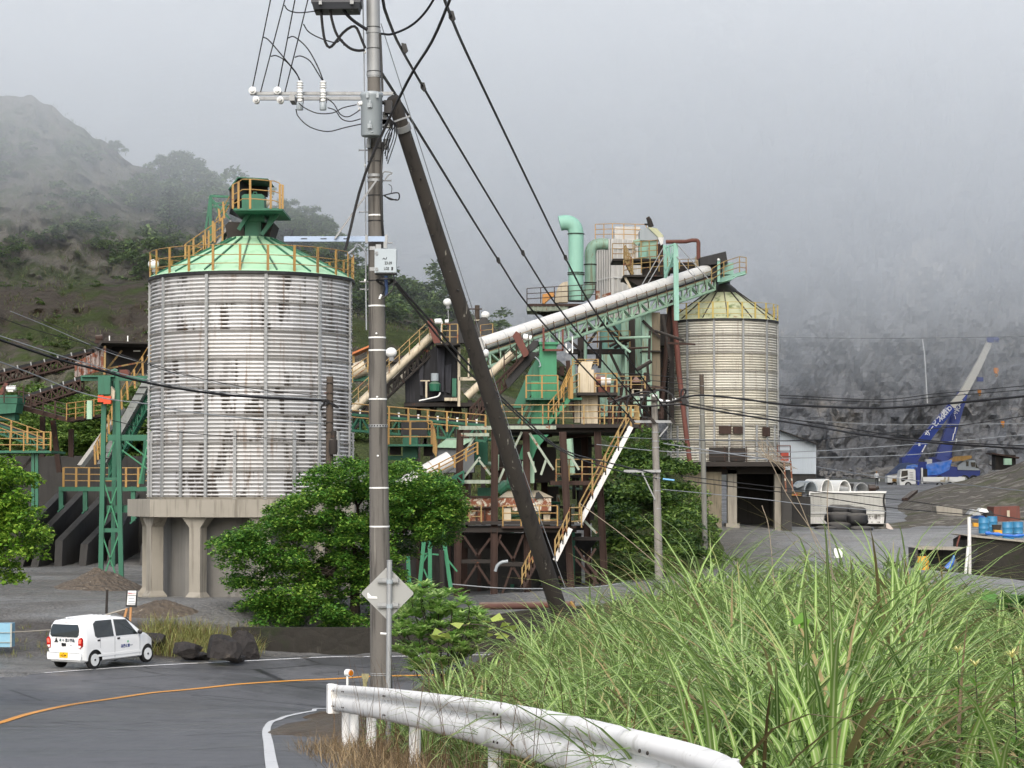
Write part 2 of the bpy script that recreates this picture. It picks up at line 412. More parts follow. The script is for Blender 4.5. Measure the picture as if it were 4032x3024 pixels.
# ---- left hillside: scree slope with a bench road, running up into the cloud
def prof(xs, tab):
    return np.interp(xs, [t[0] for t in tab], [t[1] for t in tab])
ridge = [(-900, 330), (0, 372), (120, 366), (220, 425), (330, 515), (420, 575), (520, 650), (800, 735), (1000, 800), (1140, 880), (1300, 985), (1400, 1085), (1530, 1165), (1660, 1180), (1790, 1175), (1880, 1240), (1980, 1300), (2200, 1420), (2400, 1560), (2800, 1860)]
cols = np.arange(-900, 2800, 16.)
rid = prof(cols, ridge) + fbm(cols * .012, cols * 0, 4, 5) * 26
bench = prof(cols, [(-900, 1135), (300, 1135), (600, 1115), (1000, 1190), (1400, 1260), (1700, 1330), (2500, 1660), (2800, 1900)]) + fbm(cols * .02, cols * 0, 2, 8) * 10
rid = np.minimum(rid, bench - 20)
rows = [(prof(cols, [(-900, 2300), (2500, 2300)]), 145.)]
nb, nu = 46, 64
def hill_row(y, Y): rows.append((y, Y))
for i in range(nb):
    t = i / (nb - 1); y0 = prof(cols, [(-900, 1900), (600, 1880), (1000, 2000), (1800, 2050), (2800, 2040)])
    rows.append((y0 + (bench - y0) * t, 146 + 22 * t ** .8 + 32 * np.clip((t - .25) / .75, 0, 1) ** 1.4))
for i in range(1, 4): rows.append((bench - 3 * i, 200 + 4. * i))
ridY = 243 + 0 * cols
for i in range(1, nu):
    t = i / (nu - 1); rows.append((bench - 9 + (rid - bench + 9) * t, 212 + (ridY - 212) * t))
pts = []
for k, (y, Y) in enumerate(rows):
    Y = Y * np.ones_like(cols); y = y * np.ones_like(cols)
    n = fbm(cols * .02, np.full_like(cols, k * .33), 5, 20)
    gul = np.abs(fbm(cols * .011 + k * .02, np.full_like(cols, k * .05), 3, 40))
    Yn = Y + (n * 3 + gul * 5) * (.25 if nb - 6 < k < nb + 6 else 1)
    pts.append([tuple(P(a, b, c_)) for a, b, c_ in zip(cols, y, Yn)])
last = np.array(pts[-1])
for d in (8, 40, 120): pts.append([(a, b + d, c_ - d * .5) for a, b, c_ in last])
HILL = np.array(pts)
g = G('hill_scree')
b1 = g.noise(.05, 6, rough=.65); b2 = g.noise(.9, 8, rough=.75); b3 = g.noise(.25, 5, stretch=(1, 1, .5)); b4 = g.voro(1.1, out='Color')
bw = g.t.nodes.new('ShaderNodeRGBToBW'); g.t.links.new(b4, bw.inputs[0])
c = g.mix(b2, '#4a4841', '#908b7e')
c = g.mix(g.math('MULTIPLY', bw.outputs[0], .35), c, '#938b82')
hz = g.sep()[2]
c = g.mix(g.math('MULTIPLY', g.step(hz, 22.5, 20), g.step(hz, 8, 14)), c, g.mix(b2, '#3b3631', '#6e665c'))
grn = g.mix(b2, '#2c3620', '#5f6743')
grn = g.mix(g.step(b3, .5, .65), grn, '#4f5a36')
c = g.mix(g.step(g.math('ADD', g.math('MULTIPLY', b1, .75), g.math('MULTIPLY', b3, .35)), .525, .6), c, grn)
c = g.mix(g.step(g.math('ADD', hz, g.math('MULTIPLY', b1, 8)), 15, 10), c, grn)
g.bump(g.math('ADD', b2, g.math('MULTIPLY', g.voro(1.4), .7)), 1, .6)
M_hill = g.done(c, .95, spec=.1)
structure('hillside', grid_mesh(HILL), M_hill, 70)
# ---- quarry cliff on the right
cols2 = np.concatenate([np.arange(-1200, 1850, 60.), np.arange(1850, 5000, 12.)]); rows2 = 150; pts = []
foot = prof(cols2, [(1850, 1760), (3100, 1885), (3560, 1885), (4100, 1870), (5000, 1870)])
for k in range(rows2):
    t = k / (rows2 - 1)
    y = foot + (-700 - foot) * t
    q_ = t * 11 + fbm(cols2 * .004, np.full_like(cols2, k * .01), 3, 60) * 2.2 + cols2 * .0012; led = np.floor(q_) + np.clip((np.mod(q_, 1) - .8) / .2, 0, 1) - q_[0]
    Y = 352 + 26 * t + 2.2 * led + 7 * fbm(cols2 * .005, np.full_like(cols2, k * .04), 3, 61) + 2.2 * fbm(cols2 * .02, np.full_like(cols2, k * .12), 5, 62) + .5 * fbm(cols2 * .06, np.full_like(cols2, k * .5), 3, 66) + prof(cols2, [(-1200, 90), (1850, 60), (2700, 22), (3200, 0), (4100, -14), (5000, -60)])
    # slanted strata and blocks
    Y = Y + .9 * np.abs(np.mod(cols2 * .008 + k * .16 + fbm(cols2 * .01, np.full_like(cols2, k * .1), 3, 81) * 2, 1) - .5) * 2 - 3
    pts.append([tuple(P(a, b, c_)) for a, b, c_ in zip(cols2, y, Y)])
CL = np.array(pts)
CL = np.concatenate([CL, CL[-1:] + np.array([0, 300, 20])], 0)
g = G('quarry_rock')
b1 = g.noise(.09, 8, rough=.7, dist=.8); b2 = g.voro(.28, g.noise(.3, 4, out=1), out='Color'); b3 = g.noise(.35, 7, stretch=(1, 1, 2.2), rough=.75)
v1 = g.voro(.22, feature='DISTANCE_TO_EDGE', stretch=(1, 1, 1.7)); v2 = g.voro(.7, feature='DISTANCE_TO_EDGE', stretch=(1, 1, 1.5))
c = g.mix(g.math('ADD', g.math('MULTIPLY', b3, .6), g.math('MULTIPLY', g.noise(1.1, 6, stretch=(1, 1, 1.8), rough=.8), .4)), '#46494e', '#9b9d9f')
c = g.mix(g.math('MULTIPLY', g.step(b1, .54, .72), .6), c, '#b9b1a3')
c = g.mix(g.math('MULTIPLY', g.step(v1, .03, .0), .5), c, '#3f3f42')
c = g.mix(g.math('MULTIPLY', g.step(g.noise(.22, 6, stretch=(3, 3, .25)), .62, .74), .5), c, '#8d8b88')
g.bump(g.math('ADD', b3, g.math('ADD', v1, g.math('MULTIPLY', v2, .8))), .6, .7)
M_rock = g.done(g.mix(g.math('MULTIPLY', g.step(g.noise(.045, 4, stretch=(1, 1, 2.5)), .42, .62), .4), c, '#2a2c30'), g.ramp(b1, [(.4, .4), (.6, .8)]), spec=.45)
structure('quarry_cliff', grid_mesh(CL), M_rock)
# ---- low cloud resting on the mountain
m = bpy.data.materials.new('mist'); m.use_nodes = True; t_ = m.node_tree
t_.nodes.remove(t_.nodes['Principled BSDF'])
pv = t_.nodes.new('ShaderNodeVolumePrincipled'); pv.inputs['Density'].default_value = .0105; pv.inputs['Color'].default_value = (.92, .965, 1, 1); pv.inputs['Anisotropy'].default_value = 0.
t_.links.new(pv.outputs[0], t_.nodes['Material Output'].inputs['Volume'])
def cloud(lo, hi, dens):
    m2 = m.copy(); m2.node_tree.nodes[pv.name].inputs['Density'].default_value = dens
    o = MB().box(lo, hi).obj('low_cloud', m2); o['kind'] = 'stuff'; o['label'] = 'pale grey low cloud covering the mountain tops'
cloud((-700, 100, 23.5 + E), (800, 900, 90), .0105); cloud((-700, 196, 13 + E), (800, 900, 23.45 + E), .003)
# ---------------------------------------------------------------- shared materials
M_grn = paint('green_paint', '#27604a', .2, .22, streak=.45, sc='#20382b')
M_grnl = paint('green_paint_new', '#347a58', .15, .15, streak=.35, sc='#1d5c3a')
M_mint = paint('mint_paint', '#93b39c', .16, .4, '#5c4630', streak=.5, sc='#6f8d6a')
M_cyan = paint('cyan_paint', '#86b3a4', .12, .3, streak=.25, sc='#6b7b62')
M_cyanr = paint('cyan_paint_rusty', '#8aab99', .2, .42, '#6a4a32', streak=.75, sc='#6e5f40')
M_yel2 = paint('safety_yellow', '#96763f', .2, .45, streak=.45)
M_yelo = paint('old_yellow', '#8f7849', .2, .6, streak=.2)
M_rust = paint('rusty_steel', '#3a2b25', .25, .4, '#271a15', streak=.5, sc='#1d1613', rough=.85)
M_rred = paint('red_oxide', '#633c34', .2, .3, streak=.4, rough=.8)
M_dark = paint('dark_steel', '#2b2724', .3, .4, '#3a2217', rough=.8)
M_blk = paint('black_rubber', '#17181a', .3, 0, streak=.4, sc='#303236', rough=.55)
M_galv = paint('galvanised', '#8f9293', .14, 0, streak=.35, sc='#5a5955', rough=.5, metal=.2)
M_seam = paint('seam_steel', '#6a6864', .25, .3, rough=.6)
M_white = paint('white_cover', '#c9c9c6', .08, 0, streak=.3, sc='#8d8c86', rough=.4)
M_cream = paint('cream_paint', '#b8ae98', .15, .3, streak=.5, sc='#6b5c46')
M_crusty = paint('cream_paint_rusty', '#b9b6a6', .15, .85, streak=.5, sc='#5b4a39')
M_pale = paint('pale_green_beam', '#8f9b8c', .2, .55, streak=.4)
M_conc = paint('concrete', '#8b877d', .16, 0, streak=.55, sc='#4f4a40', rough=.9, bump=.25, bscale=30, scale=.8)
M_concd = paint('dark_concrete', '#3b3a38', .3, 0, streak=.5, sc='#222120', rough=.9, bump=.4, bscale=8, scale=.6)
M_wire = paint('wire_black', '#141416', .1, rough=.5)
M_wireg = paint('wire_grey', '#7f8488', .1, rough=.5)
M_porc = paint('porcelain', '#d8dad8', .05, rough=.25, spec=.6)
M_grey = paint('grey_paint', '#8f989d', .06, 0, streak=.15, sc='#6b7276', rough=.4)
M_orange = paint('orange_paint', '#c2451f', .1, .1)
M_blue = paint('blue_paint', '#16307c', .15, rough=.35, spec=.5)
M_tarp = paint('blue_tarp', '#1f63b8', .25, rough=.4)
M_wood = paint('weathered_wood', '#4b423a', .25, streak=.4, rough=.9)
M_glass = paint('dark_glass', '#22292c', .2, rough=.08, spec=.7)
def silo_metal(name, R_, ringh, c_hi, c_lo, dirt, rustamt, seed):
    """galvanised corrugated sheet: every panel its own tone, black grime and rust that sits in the grooves and runs from the seams"""
    g = G(name); x, y, z = g.sep()
    ang = g.math('MULTIPLY', g.math('ARCTAN2', y, x), R_)
    rad = g.math('SQRT', g.math('ADD', g.math('MULTIPLY', x, x), g.math('MULTIPLY', y, y)))
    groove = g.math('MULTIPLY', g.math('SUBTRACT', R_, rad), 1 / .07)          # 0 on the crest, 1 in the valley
    ring = g.math('FLOOR', g.math('MULTIPLY', z, 1 / ringh))
    off = g.math('MULTIPLY', g.math('MODULO', ring, 2), 1.25)
    pan = g.math('FLOOR', g.math('MULTIPLY', g.math('ADD', g.math('ADD', ang, 50.), off), 1 / 2.4))
    t = g.wn(g.comb(pan, ring, seed)); tr = g.wn(g.comb(seed + 3., ring, 1.))
    p = g.comb(ang, g.math('MULTIPLY', z, 1.), 0.)
    n1 = g.noise(.8, 5, p); n2 = g.noise(1.1, 6, p, stretch=(1.6, .45, 1), rough=.7); n3 = g.noise(2.2, 5, p, stretch=(2.4, .12, 1)); nb = g.noise(1.7, 4, p, stretch=(.8, .5, 1))
    c = g.mix(t, c_lo, c_hi); c = g.mix(g.math('MULTIPLY', n1, .5), c, '#9c9a92')
    c = g.mix(g.math('MULTIPLY', tr, .35), c, '#c9cdd2')
    low = g.step(g.math('ADD', tr, g.math('MULTIPLY', t, .6)), .45, .95)
    sq = g.math('MULTIPLY', g.step(n2, .47, .6), g.step(g.wn(g.comb(g.math('FLOOR', g.math('MULTIPLY', ang, 1.05)), ring, seed + 9.)), .1, .75))
    grime = g.math('MULTIPLY', g.math('MULTIPLY', sq, g.math('ADD', low, g.step(z, 7.5, 0.))), dirt, clamp=True)
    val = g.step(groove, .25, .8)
    c = g.mix(g.math('MULTIPLY', val, .45), c, '#4d4942')  # shade painted into every groove so the corrugation reads stronger
    c = g.mix(g.math('MULTIPLY', g.math('MULTIPLY', g.math('ADD', val, .12), grime), .95, clamp=True), c, '#38312a')
    rs = g.math('MULTIPLY', g.step(n3, .52, .68), g.step(nb, .38, .58))
    c = g.mix(g.math('MULTIPLY', rs, rustamt), c, '#6b5137')
    # dark joint at each ring seam
    fz = g.math('FRACT', g.math('MULTIPLY', z, 1 / ringh))
    seam = g.math('LESS_THAN', fz, .045); c = g.mix(g.math('MULTIPLY', seam, .45), c, '#3b3a38')
    return g.done(c, g.ramp(n1, [(.3, .32), (.7, .55)]), .2, .5)
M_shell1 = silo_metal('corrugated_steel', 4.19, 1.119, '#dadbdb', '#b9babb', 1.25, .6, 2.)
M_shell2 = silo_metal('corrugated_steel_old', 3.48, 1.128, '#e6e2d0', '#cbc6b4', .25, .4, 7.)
def roof_mat(name, a, b, rust):
    g = G(name); n = g.noise(.9, 6); n2 = g.noise(2, 5, stretch=(1, 1, .3))
    c = g.mix(n, a, b); c = g.mix(g.math('MULTIPLY', g.step(n2, .5, .7), rust), c, '#5b6b42'); c = g.mix(g.math('MULTIPLY', g.step(g.noise(1.6, 7, rough=.8), .56, .68), rust), c, '#7b5a38')
    return g.done(c, .5)
M_roof1 = roof_mat('roof_green', '#88b492', '#a3c6a6', .25)
M_roof2 = roof_mat('roof_faded', '#93a07c', '#c2bfa4', 1.)
def corrugated(mb, c, R_, z0, z1, pitch, amp=.07, n=128, per=6):
    m = int(round((z1 - z0) / pitch * per)); prof = []
    for i in range(m + 1):
        z = z0 + (z1 - z0) * i / m; prof.append((R_ - amp * (.5 - .5 * math.cos(2 * math.pi * (z - z0) / pitch)), z))
    mb.lathe(prof, c, n, False)
def silo(name, label, pc, D, R_, ytop, ybot, M_shell, M_roof, ring, yapex, rap, railh, group, nst, a0, inter, nrib, M_rail):
    c = P(pc, HOR, D); ztop = P(pc, ytop, D).z; zbot = P(pc, ybot, D).z; zap = P(pc, yapex, D).z
    base = V(c.x, c.y, zbot); t = thing(name, label, 'silo', base, group)
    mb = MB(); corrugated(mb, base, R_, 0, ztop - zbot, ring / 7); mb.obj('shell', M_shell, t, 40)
    # the steel uprights that stiffen the shell, with their bolts
    H = ztop - zbot
    for k in range(nst):
        for a, h in ((a0 + 360 / nst * k, H), (a0 + 360 / nst * (k + .5), inter)):
            if h <= 0: continue
            an = R(a - 90); u = V(math.cos(an), math.sin(an), 0); q = base + u * (R_ + .03)
            m = MB(); m.beam(q, q + V(0, 0, h), .12, .09, u)
            for z in np.arange(.15, h, ring / 7 * 2): m.box(q + u * .06 + V(-.02, -.02, z), q + u * .06 + V(.02, .02, z + .04))
            m.obj('stiffener', M_galv, t)
    m = MB()
    for k in range(1, int(H / ring) + 1): m.lathe([(R_ + .004, k * ring - .018), (R_ + .012, k * ring - .018), (R_ + .012, k * ring + .018), (R_ + .004, k * ring + .018)], base, 96, False)
    for k in range(1, int(H / ring) + 1):
        for j in range(120):
            a = 2 * math.pi * j / 120; q = base + V(math.cos(a) * (R_ + .016), math.sin(a) * (R_ + .016), k * ring); m.box(q - V(.02, .02, .02), q + V(.02, .02, .02))
    m.obj('seam_band', M_seam, t)
    e = H; m = MB(); m.lathe([(R_ + .06, e), (R_ + .08, e + .02), (R_ + .05, e + .05), (rap, zap - zbot), (rap, zap - zbot + .08), (.02, zap - zbot + .1)], base, 72, False)
    rf = m.obj('roof', M_roof, t, 20)
    m = MB(); m.lathe([(R_ - .02, e - .1), (R_ + .09, e - .1), (R_ + .09, e + .02), (R_, e + .02)], base, 72, False); m.obj('eave_ring', M_blk, t)
    m = MB()
    for k in range(nrib):
        a = 2 * math.pi * (k + .5) / nrib; u = V(math.cos(a), math.sin(a), 0)
        m.beam(base + u * (R_ + .04) + V(0, 0, e + .08), base + u * rap + V(0, 0, zap - zbot + .05), .05, .08)
    m.obj('roof_rib', M_grn if D < 100 else M_dark, rf)
    pts = [base + V(math.cos(2 * math.pi * k / 24) * (R_ + .04), math.sin(2 * math.pi * k / 24) * (R_ + .04), e - .06) for k in range(25)]
    m = MB()
    fine = [base + V(math.cos(2 * math.pi * k / 96) * (R_ + .04), math.sin(2 * math.pi * k / 96) * (R_ + .04), e) for k in range(97)]
    for f in (1, .62, .3): m.tube([p + V(0, 0, railh * f) for p in fine], .018, 5, False)
    o = m.obj('railing', M_rail, t)
    for k, p in enumerate(pts[:-1]):
        m = MB(); u = (p - base); u.z = 0; m.beam(p, p + V(0, 0, railh + .06), .1, .05, u.normalized()); m.obj('post', M_rail, o)
    return t, base, H, zap
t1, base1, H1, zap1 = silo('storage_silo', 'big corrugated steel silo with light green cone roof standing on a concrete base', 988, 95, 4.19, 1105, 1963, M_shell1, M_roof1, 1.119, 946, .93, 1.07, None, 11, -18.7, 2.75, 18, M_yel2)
# concrete base: slab, ring of columns with flared heads, inner walls
b = P(988, HOR, 95); b.z = gz(b.x, b.y) - .3
bt = thing('silo_base', 'concrete base of slab and flared columns under the big silo', 'silo base', b)
def ngon(c, r, n, a0, z): return [V(c.x + r * math.cos(a0 + 2 * math.pi * k / n), c.y + r * math.sin(a0 + 2 * math.pi * k / n), z) for k in range(n)]
m = MB(); zs = base1.z; q = ngon(b, 5.05, 10, R(-126 - 10), zs - .72); m.prism(q, V(0, 0, .7)); m.obj('slab', M_conc, bt)
m = MB(); m.lathe([(4.25, zs - .03 - b.z), (4.3, zs - .03 - b.z + .1)], b, 40); m.obj('curb', M_conc, bt)
m = MB(); q = ngon(b, 3.65, 10, R(-57), b.z); m.prism(q, V(0, 0, zs - .74 - b.z)); m.obj('inner_wall', paint('wall_concrete', '#6f6e6a', .2, 0, streak=.5, sc='#454340', rough=.9, bump=.2, scale=.5), bt)
for k in range(10):
    a = R(-90 - 57 + 34.6 * k + (0 if k < 2 else 2 * (k - 1)) * .5); u = V(math.cos(a), math.sin(a), 0); q = b + u * 4.3
    m = MB(); zt = zs - .72
    def sec(z, w, d=.26):
        s_ = V(-u.y, u.x, 0); return [q - s_ * w - u * d + V(0, 0, z - q.z), q + s_ * w - u * d + V(0, 0, z - q.z), q + s_ * w + u * d + V(0, 0, z - q.z), q - s_ * w + u * d + V(0, 0, z - q.z)]
    zz = [(b.z, .34, .4), (b.z + .6, .34, .4), (b.z + .8, .25, .26), (zt - .42, .25, .26), (zt, .58, .3)]
    vs_ = []
    for z, w_, d_ in zz: vs_ += sec(z, w_, d_)
    fs_ = []
    for i in range(len(zz) - 1):
        for j in range(4): fs_.append((i * 4 + j, i * 4 + (j + 1) % 4, i * 4 + 4 + (j + 1) % 4, i * 4 + 4 + j))
    fs_.append((len(vs_) - 4, len(vs_) - 3, len(vs_) - 2, len(vs_) - 1)); m.add(vs_, fs_); m.obj('column', M_conc, bt)
# flood lamp on the rim
def lampball(name, x, y, Y, r, label, post=None):
    p = P(x, y, Y); t = thing(name, label, 'floodlight', p, 'white globe floodlights')
    MB().ball(p, r, 14, (1.15, 1, 1)).obj('lamp_globe', M_porc, t, 60)
    m = MB(); m.tube([p + V(.02, 0, -r * .7), p + V(.03, .02, -r * 1.6)], r * .5, 8); m.tube([p + V(.03, .02, -r * 1.5), P(x + 4, post or y + 60, Y)], .035, 6); m.obj('mount', M_galv, t)
    return t
lampball('floodlight', 604, 1040, 95, .2, 'white globe floodlight behind the rail of the big silo', 1105)
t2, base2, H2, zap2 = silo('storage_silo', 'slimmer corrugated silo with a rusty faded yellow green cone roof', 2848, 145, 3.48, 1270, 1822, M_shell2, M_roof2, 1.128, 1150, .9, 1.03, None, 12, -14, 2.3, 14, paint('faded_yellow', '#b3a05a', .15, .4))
# things on silo 2
m = MB(); m.lathe([(1.02, zap2 - base2.z - .1), (.9, zap2 - base2.z + .16), (.5, zap2 - base2.z + .5), (.42, zap2 - base2.z + 1.1)], base2, 24); m.obj('roof_hood', M_blk, t2, 40)
def on_shell(name, x0, y0, x1, y1, mat):
    """a flat steel door set on the shell of the second silo"""
    m = MB(); X0, X1 = P(x0, y0, 141.5).x, P(x1, y0, 141.5).x; xm = (X0 + X1) / 2 - base2.x; yy = base2.y - math.sqrt(max(.1, 3.5 ** 2 - xm * xm)) - .1
    z0, z1 = P(x0, y0, yy).z, P(x0, y1, yy).z; a = math.atan2(xm, math.sqrt(max(.1, 3.5 ** 2 - xm * xm))); u = V(math.cos(a), math.sin(a), 0); c = V(base2.x + xm, yy, z1)
    w_ = (X1 - X0) / 2 / max(.3, math.cos(a)); m.beam(c - u * w_ + V(0, 0, (z0 - z1) / 2), c + u * w_ + V(0, 0, (z0 - z1) / 2), .14, z0 - z1); return m.obj(name, mat, t2)
on_shell('hatch', 2830, 1677, 2878, 1708, M_rust); on_shell('hatch', 2886, 1680, 2924, 1708, M_rust); on_shell('hatch', 3010, 1682, 3037, 1718, M_rust)
on_shell('opening_frame', 2792, 1762, 2866, 1815, M_dark); on_shell('opening_frame', 2873, 1764, 2935, 1815, M_dark)
bt2 = thing('silo_base', 'dark concrete piers and steel deck under the slimmer silo', 'silo base', P(2860, 2068, 146))
m = MB(); m.bx(2625, 1818, 3112, 1836, 140.5, 9.5); m.bx(2640, 1836, 3090, 1866, 142, 7); m.obj('deck', M_dark, bt2)
m = MB(); m.bx(2690, 1858, 2842, 2110, 141.5, 4); m.obj('bin_wall', paint('bin_concrete', '#77705f', .2, 0, streak=.6, sc='#37332b', rough=.9), bt2)
for x0, x1, yb in ((2865, 2902, 2075), (3050, 3092, 2100)):
    m = MB(); m.bx(x0, 1850, x1, yb, 142, .7); m.bx(x0 - 6, yb - 14, x1 + 10, yb + 20, 141.8, 1.1); m.obj('pier', M_conc, bt2)
m = MB(); m.bx(2900, 1850, 3100, 2110, 148.5, .5); m.bx(3078, 1850, 3118, 2120, 141.6, 7); m.bx(2630, 1840, 2700, 2060, 146, 1); m.obj('back_wall', M_concd, bt2)
handrail(bt2, [P(2768, 1818, 140.6), P(3112, 1820, 140.6)], .95, M_rust, 1.2, .02)
cg = thing('cage_box', 'red steel box in a railed cage on the side of the slimmer silo', 'steel box', P(3092, 1818, 141))
MB().bx(3076, 1782, 3106, 1816, 140.9, .6).obj('box', paint('red_box', '#9c3a2a', .15, .2), cg)
handrail(cg, [P(3062, 1818, 140.8), P(3112, 1818, 140.8), P(3112, 1818, 142)], 1.0, M_rred, .6, .025)
# ---------------------------------------------------------------- the plant between the silos
def pp(pts, Y): return [P(x, y, Y) for x, y in pts]
def lattice(mb, a, b, dz, n, w=.09, dy=0., chord=None):
    """planar or box truss from a to b (top chord), depth dz downwards, optional width dy away from the viewer"""
    a, b = Vector(a), Vector(b); c = chord or w * 1.4
    for o in ((V(0, 0, 0), V(0, dy, 0)) if dy else (V(0, 0, 0),)):
        A, B = a + o, b + o; dn = V(0, 0, -dz)
        mb.beam(A, B, c); mb.beam(A + dn, B + dn, c)
        for k in range(n + 1):
            p = A.lerp(B, k / n); mb.beam(p, p + dn, w)
            if k < n: q = A.lerp(B, (k + 1) / n); mb.beam(p + (dn if k % 2 == 0 else V(0, 0, 0)), q + (V(0, 0, 0) if k % 2 == 0 else dn), w)
    if dy:
        for k in range(n + 1):
            p = a.lerp(b, k / n); mb.beam(p, p + V(0, dy, 0), w); mb.beam(p + V(0, 0, -dz), p + V(0, dy, -dz), w)
# --- head station over the big silo
Y = 94.2
t = thing('head_drive_station', 'green conveyor head with black curtain and yellow railed platform on top of the big silo', 'conveyor head', P(995, 946, 95))
m = MB(); m.bx(964, 866, 1027, 948, Y, 1.3); m.bx(974, 824, 1040, 872, Y - .1, 1.5); m.obj('chute', M_grn, t)
m = MB(); m.poly([(952, 770), (962, 764), (1030, 764), (1040, 770), (1040, 822), (952, 822)], Y - .2, 1.4); m.tube(pp([(997, 764), (998, 757), (1010, 757), (1011, 764)], Y), .025, 5); m.obj('hopper', M_grn, t)
m = MB(); m.bx(940, 704, 1054, 776, 96.8, .12); m.prism(pp([(903, 738), (938, 703), (940, 775), (914, 800), (903, 842)], 94.6), V(.3, 2.2, 0)); m.obj('curtain', M_blk, t)
m = MB(); m.prism([P(898, 745, 94.4), P(936, 696, 94.4), P(1055, 703, 94.4), P(1055, 706, 94.4), P(938, 700, 94.4), P(903, 744, 94.4)], V(0, 2.6, 0)); m.obj('cover_sheet', M_grn, t)
m = MB(); m.bx(918, 819, 1112, 828, 92.6, 3.6); m.bx(930, 828, 1100, 834, 93, .15); m.beam(P(940, 905, 94), P(985, 832, 94), .16); m.beam(P(1100, 832, 94), P(1030, 925, 94), .16); m.beam(P(1075, 832, 94), P(1050, 900, 94), .12); m.obj('deck', M_grn, t)
m = MB(); m.prism(pp([(900, 872), (958, 876), (964, 930), (908, 945), (895, 938), (886, 890)], 94.6), V(0, 2.5, 0)); m.prism(pp([(1026, 878), (1078, 876), (1060, 930), (1030, 932)], 94.6), V(0, 2.2, 0)); m.obj('tail_casing', M_dark, t)
for pts in ([P(917, 819, 92.6), P(938, 819, 92.6)],):
    pass
rl = MB()
top = pp([(914, 728), (940, 716), (955, 706), (1000, 706), (1080, 713), (1098, 720), (1106, 728), (1115, 729)], 92.6)
for dz in (0, -.42, -.8): rl.tube([p + V(0, 0, dz) for p in top], .022, 5)
for dz in (0, -.42, -.8): rl.tube([P(1115, 729, 92.6) + V(0, 0, dz), P(1112, 738, 96) + V(0, 0, dz)], .022, 5)
ro = rl.obj('railing', M_yel2, t)
for x, y in ((917, 726), (939, 716), (985, 706), (1066, 713), (1102, 726), (1113, 728)):
    MB().beam(P(x, y, 92.6), P(x, 822, 92.6), .09, .05).obj('post', M_yel2, ro)
MB().ball(P(1045, 800, 95), .18, 12, (1, 1, 1.1)).obj('motor', M_cream, t, 60)
# --- A-frame and stairs beside it
t = thing('gantry_frame', 'green lattice gantry frame rising behind the left shoulder of the big silo roof', 'gantry', P(806, 960, 97))
m = MB()
for a, b_, w_ in (((803, 960), (829, 771), .1), ((828, 960), (830, 775), .12), ((829, 772), (905, 775), .1), ((832, 782), (905, 862), .08), ((832, 800), (905, 800), .06), ((832, 815), (905, 812), .06), ((850, 860), (905, 806), .06), ((829, 775), (860, 840), .05)): m.beam(P(*a, 97), P(*b_, 97), w_)
for a, b_ in (((829, 772), (845, 768)), ((905, 775), (912, 772))): m.beam(P(*a, 97), P(*b_, 99), .08)
m.obj('frame', M_grn, t)
t = thing('roof_stair', 'yellow railed stair climbing over the roof of the big silo to the conveyor head', 'stair', P(740, 1030, 95.5))
m = MB(); m.prism(pp([(845, 970), (905, 868), (912, 868), (856, 975)], 95.3), V(0, .8, 0)); m.obj('stringer', M_galv, t)
m = MB()
for a, b_ in (((730, 962), (884, 852)), ((730, 1000), (884, 885)), ((735, 1022), (884, 915)), ((850, 868), (905, 772)), ((862, 880), (908, 800)), ((748, 968), (790, 975))): m.tube(pp((a, b_), 95.2), .022, 5)
o = m.obj('railing', M_yel2, t)
for x, y0, y1 in ((730, 962, 1038), (762, 940, 1018), (808, 905, 1000), (846, 878, 955), (876, 858, 958), (800, 925, 990), (822, 908, 985), (838, 870, 950), (861, 822, 870), (878, 794, 860), (899, 930, 950)): MB().beam(P(x, y0, 95.2), P(x + (6 if y1 - y0 < 70 else 0), y1, 95.2), .08, .05).obj('post', M_yel2, o)
# --- steep conveyor left of the silo, passing behind it
t = thing('steep_conveyor', 'steep grey covered belt conveyor with yellow rails climbing behind the big silo from the left', 'conveyor', P(310, 1835, 116))
Y0, Y1 = 116., 113.
cover = [P(380, 1830, Y0), P(437, 1718, 115), P(592, 1446, Y1), P(640, 1362, 112.6)]
def band(mb, pts, wx, th):
    for a, b_ in zip(pts, pts[1:]): mb.prism([a, b_, b_ + V(wx, 0, -.02), a + V(wx, 0, -.02)], V(0, .9, -th))
m = MB(); band(m, cover, .42, .1); m.obj('belt_cover', paint('grey_cover', '#b4b9b7', .15, streak=.3, rough=.4), t)
m = MB()
for k in range(16):
    p = cover[0].lerp(cover[2], k / 15); m.box(p + V(-.03, -.06, -.03), p + V(.52, 0, .03))
m.obj('cover_hoop', M_blk, t)
m = MB(); lattice(m, cover[0] + V(.62, .1, 0), cover[3] + V(.62, .1, 0), .62, 16, .07, .7); m.obj('truss', M_grn, t)
m = MB(); lp = [P(304, 1830, 116.6), P(405, 1692, 115.6), P(470, 1600, 115)]; band(m, lp, .2, .1); m.obj('side_cover', M_white, t)
m = MB(); rt = [P(372, 1755, 115.4), P(405, 1695, 115.2), P(440, 1600, 114.4), P(500, 1500, 113.8), P(592, 1352, 112.8)]
m.tube(rt, .028, 5); m.tube([p + V(.02, 0, -.45) for p in rt], .022, 5); o = m.obj('railing', M_yel2, t)
rr = curve_pts(rt, 14)
for p in rr: MB().beam(p, p + V(.05, 0, -.95), .1, .05).obj('post', M_yel2, o)
